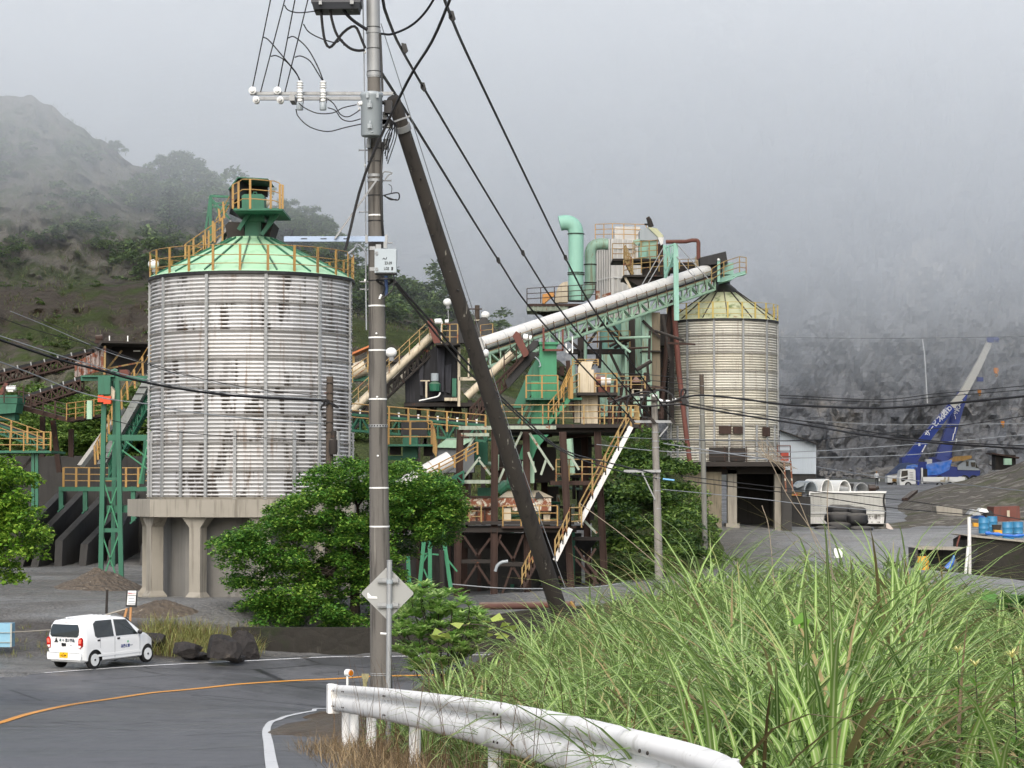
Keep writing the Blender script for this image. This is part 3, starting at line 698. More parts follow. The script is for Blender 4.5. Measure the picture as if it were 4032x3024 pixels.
# --- green support tower on the left
t = thing('support_tower', 'tall green steel tower with crossed braces standing on the yard left of the big silo', 'tower', V(P(430, 2285, 109).x, 109, gz(P(430, 2285, 109).x, 109)))
Yt = 109.
m = MB()
for a, b_ in (((410, 1580), (397, 2262)), ((462, 1470), (478, 2285))):
    q0, q1 = P(*a, Yt), P(*b_, Yt); MB().beam(q0, q1, .22, .22).obj('leg', M_grn, t)
for a, b_ in (((455, 1470), (445, 2230)), ((575, 1735), (560, 1905))): MB().beam(P(*a, Yt + 2.2), P(*b_, Yt + 2.2), .2).obj('leg', M_grn, t)
m.bx(318, 1480, 590, 1499, Yt - .1, .25); m.bx(424, 1712, 585, 1735, Yt, .2); m.bx(405, 1880, 460, 1891, Yt, .15); m.bx(400, 2080, 466, 2096, Yt, .15); m.bx(420, 1990, 520, 2018, Yt + .2, .2); m.bx(320, 1478, 450, 1484, Yt - .3, 2)
m.obj('beam', M_grn, t)
m = MB()
for a, b_ in (((408, 1890), (465, 2078)), ((461, 1918), (408, 2070)), ((400, 2096), (468, 2300)), ((466, 2112), (405, 2280)), ((497, 1738), (583, 1805)), ((480, 1772), (583, 1848)), ((583, 1735), (548, 1905)), ((450, 1740), (424, 1800))): m.beam(P(*a, Yt), P(*b_, Yt), .085, .06)
m.obj('brace', M_grnl, t)
MB().bx(386, 1484, 434, 1553, Yt - .5, .9).obj('hopper', M_grn, t); MB().poly([(434, 1515), (452, 1540), (450, 1570), (434, 1572)], Yt - .3, .5).obj('guard_plate', M_cream, t)
m = MB(); m.bx(407, 1560, 436, 1590, Yt - .55, .4); m.bx(385, 1556, 407, 1583, Yt - .5, .3); m.obj('motor', M_orange, t)
MB().tube(pp([(438, 1464), (452, 1458), (462, 1464)], Yt), .1, 8).obj('bracket', M_grn, t)
MB().poly([(470, 1456), (500, 1455), (508, 1470), (505, 1480), (470, 1478)], Yt + .3, .6).obj('guard', M_rred, t)
# --- buttress wall of the loading bay
t = thing('buttress_wall', 'tall dark retaining wall with sloping concrete buttresses left of the big silo', 'retaining wall', V(P(300, 2200, 140).x, 140, gz(P(300, 2200, 140).x, 138)))
m = MB(); zb = gz(-20, 137) - .5
a0, a1 = P(-400, 1795, 141), P(760, 1795, 141); m.box((a0.x, 141, zb), (a1.x, 141.8, a0.z)); m.obj('back_wall', M_concd, t)
for T_, K_, B_ in (((232, 1930), (132, 2030), (60, 2130)), ((312, 1932), (155, 2090), (120, 2175)), ((392, 1952), (218, 2128), (214, 2170)), ((470, 1985), (318, 2142), (309, 2192)), ((520, 1940), (428, 2130), (420, 2206)), ((600, 1990), (556, 2150), (549, 2225)), ((665, 1980), (640, 2150), (632, 2230))):
    m = MB(); q = [P(*T_, 140.9), P(*K_, 131), P(*B_, 130.5)]; q[2].z = zb; q.append(V(q[0].x, 140.9, zb)); m.prism(q, V(.42, 0, 0)); m.obj('buttress', M_concd, t)
# --- platform with yellow rail over the buttresses
t = thing('bay_platform', 'green platform with orange railing on short posts above the buttress wall', 'platform', P(250, 1935, 131))
m = MB(); m.bx(240, 1917, 600, 1934, 130, 4); m.obj('deck', M_grn, t)
for x, y in ((241, 2005), (336, 2012), (525, 2052)):
    m = MB(); m.beam(P(x, 1916, 130.2), P(x, y, 130.2), .24); m.beam(P(x - 12, y + 10, 130.2), P(x + 12, y - 14, 130.2), .3, .08); m.obj('leg', M_grn, t)
handrail(t, [P(250, 1917, 130), P(400, 1919, 130), P(592, 1918, 130)], 1.1, M_yel2, .62, .03, pr=.04, flat=.12)
# --- left platform with conveyor end
t = thing('side_platform', 'green platform with yellow railing at the left edge in front of the dark wall', 'platform', P(140, 2010, 124))
m = MB(); m.bx(-120, 1774, 201, 1783, 123, 4); m.obj('deck', M_grn, t)
for x, y in ((145, 2010), (130, 2010), (-30, 2000)): MB().beam(P(x, 1780, 123.5), P(x, y, 123.5), .16).obj('leg', M_grn, t)
m = MB(); m.beam(P(30, 1785, 124), P(85, 1850, 124), .12); m.beam(P(140, 1785, 124), P(85, 1850, 124), .12); m.beam(P(85, 1840, 124), P(85, 1950, 124), .12); m.obj('brace', M_dark, t)
handrail(t, [P(-120, 1776, 123), P(200, 1776, 123), P(198, 1776, 127)], 1.02, M_yel2, .78, .028, pr=.035)
t = thing('tail_conveyor', 'small green conveyor with slanting yellow rail above the left platform', 'conveyor', P(60, 1740, 125))
m = MB(); lattice(m, P(-60, 1655, 125), P(172, 1735, 125), .45, 9, .07, .8); m.obj('truss', M_grn, t)
m = MB(); m.prism([P(-60, 1645, 125), P(172, 1727, 125), P(172, 1737, 125), P(-60, 1655, 125)], V(0, .8, 0)); m.obj('belt', M_blk, t)
handrail(t, [P(-20, 1700, 124.4), P(172, 1768, 124.4)], .92, M_yel2, 1.1, .028, flat=.1)
t = thing('green_hopper', 'green steel hopper with white motor and pink pipe at the left edge', 'hopper', P(30, 1650, 127))
m = MB(); m.bx(-60, 1555, 68, 1588, 126.5, 2); m.poly([(-60, 1588), (66, 1590), (60, 1625), (-60, 1635)], 126.5, 1.8); m.bx(-40, 1630, 58, 1655, 127, 1.2); m.obj('body', M_grn, t)
m = MB(); m.tube(pp([(26, 1530), (62, 1528)], 126.6), .15, 12); m.box(P(30, 1542, 126.5), P(56, 1534, 126.8)); m.obj('motor', M_porc, t, 40)
m = MB(); m.prism(pp([(-12, 1555), (18, 1506), (32, 1510), (8, 1555)], 126.8), V(0, .4, 0)); m.obj('pipe', M_rred, t)
handrail(t, [P(-60, 1586, 126), P(92, 1586, 126)], .9, M_rust, .9, .02)
# --- two rusty belt conveyors from the left
def belt_conv(name, label, a, b, Ya, Yb, n, w=.9, leg=None):
    A, B = P(*a, Ya), P(*b, Yb); t = thing(name, label, 'conveyor', P(a[0], a[1] + 60, Ya))
    m = MB(); m.prism([A, B, B + V(0, 0, -.16), A + V(0, 0, -.16)], V(0, w, 0)); m.obj('belt', M_blk, t)
    m = MB(); lattice(m, A + V(0, -.05, -.22), B + V(0, -.05, -.22), .55, n, .07, w + .1); m.obj('truss', M_rust, t)
    for k in range(1, n, 2):
        p = A.lerp(B, k / n); m = MB(); m.prism([p + V(-.05, -.1, .04), p + V(.03, -.1, .05), p + V(.07, -.1, -.2), p + V(.02, -.1, -.2)], V(0, .05, 0)); m.obj('idler', M_galv, t)
    for x, y0, y1, dx in leg or (): MB().beam(P(x, y0, Ya + .4), P(x + dx, y1, Ya + .4), .28, .28).obj('leg', M_rust, t)
    return t
belt_conv('belt_conveyor', 'rusty upper belt conveyor rising from the left edge to the rusty corrugated hood', (-60, 1472), (362, 1372), 136, 133, 16)
belt_conv('belt_conveyor', 'rusty lower belt conveyor rising to a post under the rusty corrugated hood', (92, 1556), (318, 1482), 131, 130, 10, leg=((168, 1640, 1800, -2), (208, 1655, 1860, 26), (280, 1690, 1800, 0)))
t = thing('walkway_bridge', 'dark rusty walkway bridge with many uprights behind the left platform', 'walkway', P(170, 1660, 129))
m = MB(); m.prism(pp([(74, 1592), (265, 1645), (400, 1630), (400, 1640), (265, 1662), (74, 1612)], 129), V(0, 1.6, 0)); m.obj('deck', M_rust, t)
handrail(t, [P(74, 1600, 128.8), P(265, 1655, 128.8)], .88, M_rust, .78, .03, pr=.045)
handrail(t, [P(262, 1655, 128.6), P(405, 1636, 128.6)], .95, paint('rail_rusty_yellow', '#8a6a35', .2, .5), .55, .025, pr=.03)
m = MB(); m.bx(342, 1577, 362, 1650, 128.4, .1); m.obj('panel', M_mint, t)
t = thing('corrugated_hood', 'rusty corrugated sheet hood under a dark lean-to roof left of the big silo', 'hood', P(350, 1480, 132))
m = MB()
xs_ = np.linspace(294, 416, 15)
for i in range(14):
    x0, x1 = xs_[i], xs_[i + 1]; f = lambda x: (1428 - (x - 294) * .52, 1486 - (x - 294) * .24); (a0, b0), (a1, b1) = f(x0), f(x1); dy = .12 if i % 2 else 0
    m.prism([P(x0, a0, 131.5 + dy), P(x1, a1, 131.5 + dy), P(x1, b1, 131.5 + dy), P(x0, b0, 131.5 + dy)], V(0, .1 if dy else .22, 0))
m.obj('sheet', paint('rusty_sheet', '#8c8480', .2, .75, '#4a2a22', streak=.8, sc='#5a352c', rough=.7), t)
m = MB(); m.prism(pp([(372, 1372), (398, 1340), (600, 1348), (600, 1354), (402, 1350), (380, 1378)], 131), V(0, 4, 0)); m.obj('roof', M_dark, t)
m = MB(); m.bx(416, 1352, 620, 1470, 134.6, .2); m.obj('interior_shade', M_blk, t)  # black sheet put in for the shaded inside of the lean-to
m = MB(); m.beam(P(414, 1362, 131.4), P(412, 1475, 131.4), .12); m.beam(P(418, 1458, 132.5), P(480, 1380, 132.5), .1); m.beam(P(420, 1452, 132.5), P(560, 1425, 132.5), .09); m.obj('post', M_yelo, t)
m = MB(); m.tube(pp([(378, 1332), (406, 1330)], 132), .2, 10); m.bx(372, 1340, 400, 1352, 131.8, .5); m.obj('motor', M_rust, t, 40)
MB().bx(525, 1380, 552, 1384, 133, .1).obj('lamp', M_porc, t)
for x in (431, 503): MB().beam(P(x, 1344, 133), P(x, 1322, 133), .06).obj('stub_post', M_porc, t)
# --- black net house in the middle
t = thing('netted_screen_house', 'dark netted screen house on rusty legs between the pole and the leaning pole', 'screen house', P(1700, 1640, 116))
m = MB(); m.prism(pp([(1594, 1470), (1720, 1357), (1804, 1350), (1806, 1500), (1790, 1575), (1596, 1588)], 115), V(0, 3.5, 0)); m.obj('netting', paint('black_net', '#1c1d21', .35, streak=.5, sc='#3b3c42', rough=.8), t)
m = MB()
for x0, x1, y0, y1, d in ((1720, 1752, 1372, 1545, 0), (1752, 1778, 1440, 1550, .03), (1650, 1668, 1440, 1560, 0)): m.prism(pp([(x0, y0), (x1, y0 - 8), (x1 - 4, y1), (x0 + 4, y1 - 6)], 114.85), V(0, .1, 0))
m.obj('loose_sheet', paint('net_flap', '#2a2b31', .3, streak=.6, sc='#4a4b52', rough=.8), t)
m = MB(); m.bx(1802, 1350, 1812, 1600, 114.8, .3); m.bx(1808, 1485, 1876, 1498, 114.8, .3); m.bx(1750, 1566, 1800, 1578, 114.6, .5); m.bx(1842, 1410, 1848, 1490, 114.8, .2); m.bx(1675, 1500, 1682, 1566, 114.5, .2); m.bx(1655, 1497, 1692, 1501, 114.5, .2); m.obj('frame', M_cream, t)
m = MB(); m.tube(pp([(1712, 1470), (1712, 1500)], 114.5), [.2, .2], 10); m.obj('filter', M_grey, t, 40)
m = MB(); m.tube(pp([(1712, 1500), (1712, 1512), (1712, 1540)], 114.5), [.12, .3, .26], 10); m.bx(1780, 1490, 1797, 1562, 114.6, .3); m.obj('valve', M_grn, t, 40)
MB().tube(curve_pts(pp([(1650, 1578), (1695, 1568), (1725, 1560), (1734, 1545)], 114.4), 12), .035, 6).obj('hose', M_porc, t)
m = MB()
for x in (1604, 1650, 1700, 1760, 1800, 1850, 1900): m.beam(P(x, 1575, 116), P(x + rng.uniform(-8, 8), 2080, 116), .22)
for k in range(10): a = rng.uniform(1590, 1890); m.beam(P(a, 1580 + 30 * (k % 3), 116), P(a + rng.uniform(-70, 70), 1750, 116), .12)
m.bx(1590, 1585, 1920, 1600, 115, 3); m.bx(1590, 1690, 1920, 1700, 116, 2)
m.obj('frame', M_dark, t)
# --- cream tube conveyors and their heads
def tube_conv(name, label, pts, Ys, r, mat, n=10, base=None):
    q = [P(x, y, Y_) for (x, y), Y_ in zip(pts, Ys)]; t = thing(name, label, 'conveyor', base or q[0])
    m = MB(); m.tube(q, r, 14); m.obj('tube_cover', mat, t, 50)
    return t, q
t, q = tube_conv('tube_conveyor', 'cream covered tube conveyor rising past the pole to the red brown drive box', [(1380, 1622), (1700, 1322)], (113, 115), .2, M_cream)
m = MB(); lattice(m, q[0] + V(.1, .1, -.3), q[1] + V(.05, .1, -.3), .6, 16, .06, .8); m.obj('truss', M_dark, t)
m = MB(); m.tube([p + V(-.1, -.3, .75) for p in q], .025, 5); m.tube([p + V(-.1, -.3, .45) for p in q], .02, 5); o = m.obj('railing', M_yelo, t)
for k in range(9): p = q[0].lerp(q[1], k / 8) + V(-.1, -.3, 0); MB().beam(p, p + V(0, 0, .78), .05).obj('post', M_yelo, o)
m = MB(); m.prism(pp([(1680, 1268), (1692, 1254), (1702, 1256), (1735, 1338), (1732, 1350), (1718, 1354), (1708, 1350)], 113.6), V(0, .5, 0)); m.obj('drive_box', M_rred, t)
m = MB(); m.tube(pp([(1712, 1266), (1738, 1265)], 114), .14, 10); m.tube(pp([(1752, 1266), (1766, 1266)], 114), .1, 10); m.bx(1736, 1262, 1742, 1350, 114, .2); m.obj('motor', M_porc, t, 40)
m = MB(); m.prism(pp([(1756, 1350), (1760, 1275), (1800, 1255), (1830, 1255), (1830, 1350)], 114.5), V(0, .8, 0)); m.obj('head_casing', M_blk, t)
m = MB(); m.bx(1715, 1350, 1810, 1358, 113, 2); m.obj('deck', M_dark, t)
handrail(t, [P(1740, 1352, 112.9), P(1802, 1352, 112.9)], .95, M_yelo, .5, .025)
t, q = tube_conv('tube_conveyor', 'cream tube conveyor half hidden by the leaning pole, ending at a brown drive box', [(1838, 1562), (2018, 1392)], (110, 110), .2, M_cream)
m = MB(); m.prism(pp([(2018, 1322), (2032, 1304), (2046, 1312), (2082, 1388), (2078, 1400), (2062, 1408)], 108.6), V(0, .5, 0)); m.obj('drive_box', M_rred, t)
m = MB(); m.tube(pp([(2060, 1326), (2078, 1330)], 109), .16, 10); m.tube(pp([(2083, 1330), (2092, 1332)], 109), .13, 10); m.obj('motor', M_porc, t, 40)
m = MB(); m.prism(pp([(1990, 1500), (2085, 1382), (2120, 1390), (2080, 1440), (2000, 1530)], 109.2), V(0, .9, 0)); m.obj('belt', M_blk, t)
m = MB(); lattice(m, P(1850, 1610, 109.8), P(2090, 1370, 109.8), .7, 14, .06, .9); m.beam(P(1998, 1478, 109), P(2080, 1392, 109), .1); m.obj('truss', M_rust, t)
handrail(t, [P(1985, 1465, 109), P(2082, 1385, 109)], .85, M_rust, .7, .02)
m = MB(); m.tube(pp([(1385, 1466), (1440, 1446)], 119), .42, 14); r_ = m
t = thing('cream_tank', 'cream horizontal tank half hidden between the big silo and the pole', 'tank', P(1400, 1490, 119)); r_.obj('shell', M_cream, t, 50)
m = MB(); m.bx(1380, 1480, 1450, 1500, 119, .8); m.obj('saddle', M_grn, t)
handrail(t, [P(1388, 1508, 118), P(1448, 1466, 118)], .8, M_yelo, .8, .025)
t = thing('lean_to_roof', 'small sloping orange brown roof between the big silo and the pole', 'roof', P(1420, 1400, 120)); m = MB(); m.prism(pp([(1386, 1388), (1456, 1358), (1456, 1366), (1386, 1396)], 120), V(0, 2, 0)); m.obj('sheet', paint('orange_sheet', '#b0683a', .2, .2), t); m = MB(); m.beam(P(1392, 1392, 120.5), P(1394, 1470, 120.5), .12); m.beam(P(1450, 1366, 120.5), P(1450, 1450, 120.5), .12); m.obj('post', M_yelo, t)
t = thing('grey_store', 'grey walled store with a flat dark roof behind the pole', 'building', P(1560, 1480, 127)); m = MB(); m.bx(1510, 1425, 1606, 1490, 126.5, 4); m.obj('wall', M_conc, t); m = MB(); m.bx(1500, 1400, 1615, 1426, 126, 5); m.obj('roof', M_dark, t)
# --- horizontal conveyor with the long yellow rail
t = thing('level_conveyor', 'long nearly level green belt conveyor with yellow handrail behind the pole', 'conveyor', P(1650, 1720, 108))
A, B = P(1380, 1618, 108), P(1915, 1662, 108)
m = MB(); m.prism([A, B, B + V(0, 0, -.1), A + V(0, 0, -.1)], V(0, .9, 0)); m.obj('belt', M_blk, t)
m = MB(); lattice(m, A + V(0, -.06, -.16), B + V(0, -.06, -.16), .75, 14, .08, 1.1); m.obj('truss', M_grn, t)
for k in range(1, 14): p = A.lerp(B, k / 14); m = MB(); m.prism([p + V(-.05, -.1, .1), p + V(.05, -.1, .1), p + V(.03, -.1, -.2), p + V(-.03, -.1, -.2)], V(0, .05, 0)); m.obj('idler', M_porc, t)
handrail(t, [P(1380, 1668, 107.4), P(1912, 1714, 107.4)], .95, M_yel2, .95, .03, pr=.035, flat=.09)
# --- small green bucket tower with its platform
t = thing('bucket_tower', 'small green bucket tower with black hood and yellow railed platform just right of the pole', 'elevator head', P(1615, 1840, 105))
MB().bx(1586, 1714, 1644, 1805, 104, 1.2).obj('casing', M_grn, t); MB().bx(1579, 1662, 1680, 1716, 105, 1.5).obj('hood', M_blk, t)
m = MB(); m.bx(1528, 1749, 1712, 1757, 103, 2.2); m.bx(1528, 1795, 1640, 1812, 104.2, .4); m.obj('deck', M_grn, t)
handrail(t, [P(1530, 1750, 103), P(1700, 1750, 103)], 1.05, M_yel2, .8, .03, flat=.09)
m = MB(); m.prism(pp([(1700, 1662), (1712, 1690), (1722, 1760), (1718, 1800), (1704, 1780), (1704, 1690)], 102.8), V(0, .5, 0)); m.obj('ladder_cage', M_yel2, t)
m = MB(); m.bx(1534, 1757, 1576, 1790, 104, .8); m.bx(1668, 1757, 1705, 1795, 104, .8); m.obj('motor', M_dark, t)
t = thing('bin_house', 'grey bin with a light green pitched lid behind the rusty frame', 'bin', P(1790, 1860, 106))
m = MB(); m.bx(1718, 1760, 1800, 1860, 105.6, 2); m.bx(1800, 1732, 1866, 1860, 106, 2.5); m.obj('wall', paint('bin_grey', '#5f6468', .15, streak=.4, sc='#45484b'), t)
m = MB(); m.prism(pp([(1716, 1762), (1752, 1734), (1866, 1730), (1804, 1764)], 105.4), V(0, 2.6, .15)); m.obj('lid', M_mint, t)
t, q = tube_conv('tube_conveyor', 'fat white tube conveyor with yellow rail just above the tree', [(1560, 1935), (1640, 1885), (1772, 1812)], (101, 101, 101.5), .42, M_white)
m = MB(); m.tube([q[1] + (q[2] - q[1]) * .45 + V(.0, 0, 0), q[1] + (q[2] - q[1]) * .47], .435, 14); m.obj('tube_band', M_cream, t, 40)
m = MB(); lattice(m, q[0] + V(.3, .1, -.55), q[2] + V(.6, .1, -.5), .5, 8, .07, .7); m.obj('truss', M_grn, t)
handrail(t, [P(1668, 1905, 100.4), P(1790, 1842, 100.4), P(1880, 1790, 100.4)], .55, M_yel2, .75, .028, flat=.08)
m = MB(); m.prism([P(1380, 1920, 101), P(1432, 1850, 101), P(1436, 1870, 101), P(1392, 1960, 101)], V(0, 1, 0))
single('folded_sheet', m, M_white, 'white folded sheet metal between the big silo and the pole above the tree', 'sheet metal')
# ---------------------------------------------------------------- rusty main frame with screens and stairs
def zat(x, y, Y): return V(P(x, y, Y).x, Y, gz(P(x, y, Y).x, Y))
t = thing('steel_frame', 'rusty steel frame on braced legs carrying screens and decks in the middle of the plant', 'steel frame', zat(2060, 2330, 104))
YF = 102.
def leg(x0, y0, x1, y1, Y, w=.28):
    a, b_ = P(x0, y0, Y), P(x1, y1, Y); b_.z = min(b_.z, gz(b_.x, Y) + .05); m = MB()
    d = (a - b_).normalized(); s_ = V(1, 0, 0)
    for o in (-w / 2, w / 2): m.beam(a + s_ * o, b_ + s_ * o, .035, w)          # H section
    m.beam(a, b_, w - .03, .035); m.box(b_ + V(-.3, -.3, -.25), b_ + V(.3, .3, .05)); m.obj('leg', M_rust, t)
for a in ((1812, 1690, 1800, 2330, YF), (1948, 1690, 1945, 2345, YF), (2072, 1700, 2078, 2335, YF + .6), (2215, 1700, 2250, 2335, YF), (2352, 1700, 2382, 2328, YF + 2), (1835, 1690, 1826, 2300, YF + 5), (2140, 1700, 2150, 2300, YF + 6), (2300, 1700, 2318, 2300, YF + 6.5)): leg(*a)
def beams(name, mat, lst):
    for x0, y0, x1, y1, Y, d in lst: MB().bx(x0, y0, x1, y1, Y, d).obj(name, mat, t)
beams('beam', M_dark, [(1800, 2053, 2262, 2066, YF - .3, 6.5), (1798, 2078, 2270, 2096, YF - .1, .3), (1815, 2204, 1940, 2218, YF, .25), (1955, 2214, 2085, 2230, YF, .25), (2255, 2114, 2366, 2128, YF + 1, .25)])
beams('beam', M_pale, [(1806, 1677, 2000, 1692, YF - .2, .3), (1815, 1705, 1926, 1718, YF - .1, .3), (2000, 1676, 2190, 1690, YF - .2, .3), (1818, 1890, 1940, 1904, YF, .25)])
m_ = [((1826, 2110), (1880, 2190)), ((1930, 2120), (1878, 2190)), ((1878, 2222), (1930, 2300)), ((1878, 2222), (1822, 2310)), ((1968, 2130), (2025, 2210)), ((2060, 2105), (2018, 2210)), ((2020, 2232), (2068, 2310)), ((2016, 2232), (1975, 2345)), ((1972, 2105), (1950, 2170)),
      ((2262, 2150), (2310, 2215)), ((2345, 2160), (2310, 2215)), ((2310, 2215), (2365, 2285)), ((2265, 2200), (2355, 2300)), ((2350, 2240), (2335, 2325)), ((2200, 2270), (2250, 2320))]
for a, b_ in m_: MB().beam(P(*a, YF + .1), P(*b_, YF + .1), .13, .1).obj('brace', M_rust, t)
for a, b_ in (((1890, 1800), (1823, 1885)), ((1884, 1808), (1932, 1870)), ((1985, 1845), (1962, 1900)), ((2055, 1700), (2010, 1795)), ((2085, 1705), (2180, 1850)), ((2210, 1735), (2280, 1850)), ((2080, 1780), (2110, 1860)), ((1886, 1690), (1826, 1790)), ((2150, 1810), (2130, 1870)), ((2300, 2050), (2350, 2100))): MB().beam(P(*a, YF + .2), P(*b_, YF + .2), .15, .1).obj('brace', M_pale, t)
# upper deck with railings
m = MB(); m.bx(1972, 1670, 2516, 1684, YF + 1.5, 9); m.bx(2000, 1684, 2500, 1702, YF + 2, 7); m.obj('deck', M_dark, t)
handrail(t, [P(1975, 1671, YF + 1.5), P(2380, 1671, YF + 1.5)], .88, M_yelo, .95, .025)
handrail(t, [P(2362, 1671, YF + 1.6), P(2516, 1671, YF + 1.6), P(2500, 1671, YF + 8)], .85, M_yelo, .6, .025)
handrail(t, [P(1800, 2056, YF - .3), P(1895, 2056, YF - .3)], .75, M_yelo, .7, .022)
handrail(t, [P(1980, 2076, YF - .3), P(2195, 2076, YF - .3)], .95, M_yel2, .72, .025)
MB().bx(1975, 2072, 2270, 2080, YF - .4, 1).obj('deck', M_rust, t)
m = MB(); m.bx(2168, 1893, 2372, 1910, YF + .5, 4); m.obj('deck', M_rust, t)
handrail(t, [P(2190, 1895, YF + .5), P(2292, 1895, YF + .5), P(2372, 1897, YF + .5)], .98, M_yelo, .55, .025)
handrail(t, [P(2190, 1676, YF + 3), P(2190, 1676, YF + 8)], .9, M_yelo, 1, .025)
# deep dark interior: bins, pipes and beams behind the screens
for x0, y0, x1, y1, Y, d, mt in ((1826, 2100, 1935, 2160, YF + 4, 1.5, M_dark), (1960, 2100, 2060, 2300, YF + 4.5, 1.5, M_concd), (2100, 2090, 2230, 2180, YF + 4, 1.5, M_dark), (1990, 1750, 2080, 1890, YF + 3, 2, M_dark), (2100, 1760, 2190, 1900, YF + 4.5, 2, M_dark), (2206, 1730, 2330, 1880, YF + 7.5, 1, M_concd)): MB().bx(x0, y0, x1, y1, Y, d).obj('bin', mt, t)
m = MB(); m.tube(pp([(2230, 1730), (2255, 1870)], YF + 2), [.3, .12], 8); m.obj('funnel', M_mint, t)
MB().tube(curve_pts(pp([(1950, 2250), (1958, 2228), (1975, 2214), (2000, 2210)], YF - .6), 10), .07, 8).obj('pipe', M_grey, t)
# stairs
def stair(par, a, b_, Y, mat, railmat, w=.75, name='stair', steps=14):
    A, B = P(*a, Y), P(*b_, Y); m = MB(); m.beam(A, B, .06, .2); m.beam(A + V(0, w, 0), B + V(0, w, 0), .06, .2)
    o = m.obj(name, mat, par); m = MB()
    for k in range(steps): p = A.lerp(B, (k + .5) / steps); m.box(p + V(-.12, 0, -.02), p + V(.12, w, .02))
    m.obj('tread', M_rust, o)
    m = MB()
    for dy in (0, w):
        for h in (.9, .5): m.tube([A + V(0, dy, h), B + V(0, dy, h)], .025, 5)
    r_ = m.obj('railing', railmat, o)
    for k in range(5):
        for dy in (0, w): p = A.lerp(B, k / 4) + V(0, dy, 0); m = MB(); m.beam(p, p + V(0, 0, .92), .06); m.v and MB.obj(m, 'post', railmat, o)
    return o
st = thing('access_stair', 'long pale stair with yellow rails running down the right side of the rusty frame', 'stair', P(2283, 2060, YF - .8))
stair(st, (2486, 1680), (2283, 2062), YF - .8, M_white, M_yelo)
st = thing('access_stair', 'short rusty white stair below the screen deck of the rusty frame', 'stair', P(2186, 2207, YF - .9))
stair(st, (2247, 2080), (2186, 2207), YF - .9, M_white, M_yelo, steps=8); handrail(st, [P(2247, 2080, YF - .9), P(2290, 2078, YF - .9)], .9, M_yelo, .5, .025)
st = thing('access_stair', 'lowest yellow railed stair foot at the ground left of the leaning pole', 'stair', P(2056, 2320, YF - .9))
stair(st, (2112, 2208), (2056, 2318), YF - .9, M_rust, M_yelo, steps=7)
# screens and lids
t = thing('vibrating_screen', 'pale rusty screen box on the lower deck of the rusty frame', 'screen', P(1890, 2056, YF + .4))
m = MB(); m.bx(1836, 1958, 1946, 1998, YF + .6, 2.5); m.bx(1838, 1998, 1950, 2052, YF + .8, 2.3); m.obj('box', M_crusty, t)
m = MB(); m.bx(1834, 1994, 1950, 2001, YF + .5, .2); m.bx(1872, 1998, 1880, 2054, YF + .6, .15); m.bx(1905, 1998, 1912, 2054, YF + .6, .15); m.bx(1834, 1953, 1948, 1960, YF + .5, .2); m.obj('rib', M_rust, t)
t = thing('cream_hopper', 'cream hopper with sloping lid beside the leaning pole on the lower deck', 'hopper', P(2060, 2060, YF + .3))
m = MB()
def cone_box(xs0, y0, xs1, y1, Y, d0, d1):
    a = [P(xs0[0], y0, Y), P(xs0[1], y0, Y)]; b_ = [P(xs1[0], y1, Y), P(xs1[1], y1, Y)]; e = (d1 - d0) / 2
    vs_ = [b_[0] + V(0, -e, 0), b_[1] + V(0, -e, 0), b_[1] + V(0, d0 + e, 0), b_[0] + V(0, d0 + e, 0), a[0], a[1], a[1] + V(0, d0, 0), a[0] + V(0, d0, 0)]
    return vs_, [(0, 3, 2, 1), (4, 5, 6, 7), (0, 1, 5, 4), (1, 2, 6, 5), (2, 3, 7, 6), (3, 0, 4, 7)]
m.add(*cone_box((2000, 2122), 1931, (1964, 2178), 1958, YF + 1.6, .5, 2.8)); m.obj('lid', M_cream, t)
m = MB(); m.bx(1950, 1960, 2020, 1996, YF + .5, 2.6); m.bx(2018, 1962, 2170, 2012, YF + .45, 2.6); m.obj('body', M_crusty, t)
m = MB(); m.add(*cone_box((2120, 2168), 2012, (2135, 2150), 2022, YF + .6, 1.5, .8)); m.bx(1984, 2000, 2012, 2052, YF + .6, 1.6); m.bx(2140, 2026, 2166, 2070, YF + .8, 1); m.obj('chute', M_cream, t)
m = MB(); m.prism(pp([(2110, 1940), (2122, 1936), (2142, 1960), (2106, 1962)], YF + .3), V(0, .1, 0)); m.obj('opening', M_blk, t)
t = thing('rubber_hopper', 'dark cone shaped rubber hopper low on the right of the rusty frame', 'hopper', P(2310, 2200, YF + 3)); m = MB(); m.add(*cone_box((2270, 2352), 2128, (2290, 2306), 2188, YF + 3, 2, .5)); m.obj('cone', M_blk, t)
# green tripods beside the tree
t = thing('trestle', 'green steel trestle behind the tree left of the rusty frame', 'trestle', zat(1690, 2310, 99.5)); Yg = 99.5
for a, b_ in (((1672, 2100), (1652, 2310)), ((1692, 2100), (1694, 2312)), ((1740, 2070), (1775, 2315)), ((1606, 2190), (1612, 2300))): MB().beam(P(*a, Yg), P(*b_, Yg), .17).obj('leg', M_grnl, t)
m = MB()
for a, b_ in (((1712, 2130), (1668, 2210)), ((1668, 2240), (1690, 2290)), ((1760, 2200), (1800, 2250)), ((1672, 2180), (1745, 2185))): m.beam(P(*a, Yg), P(*b_, Yg), .07)
m.obj('brace', M_grnl, t); MB().tube(pp([(1738, 2168), (1742, 2312)], Yg - .3), .12, 8).obj('pipe', M_dark, t)
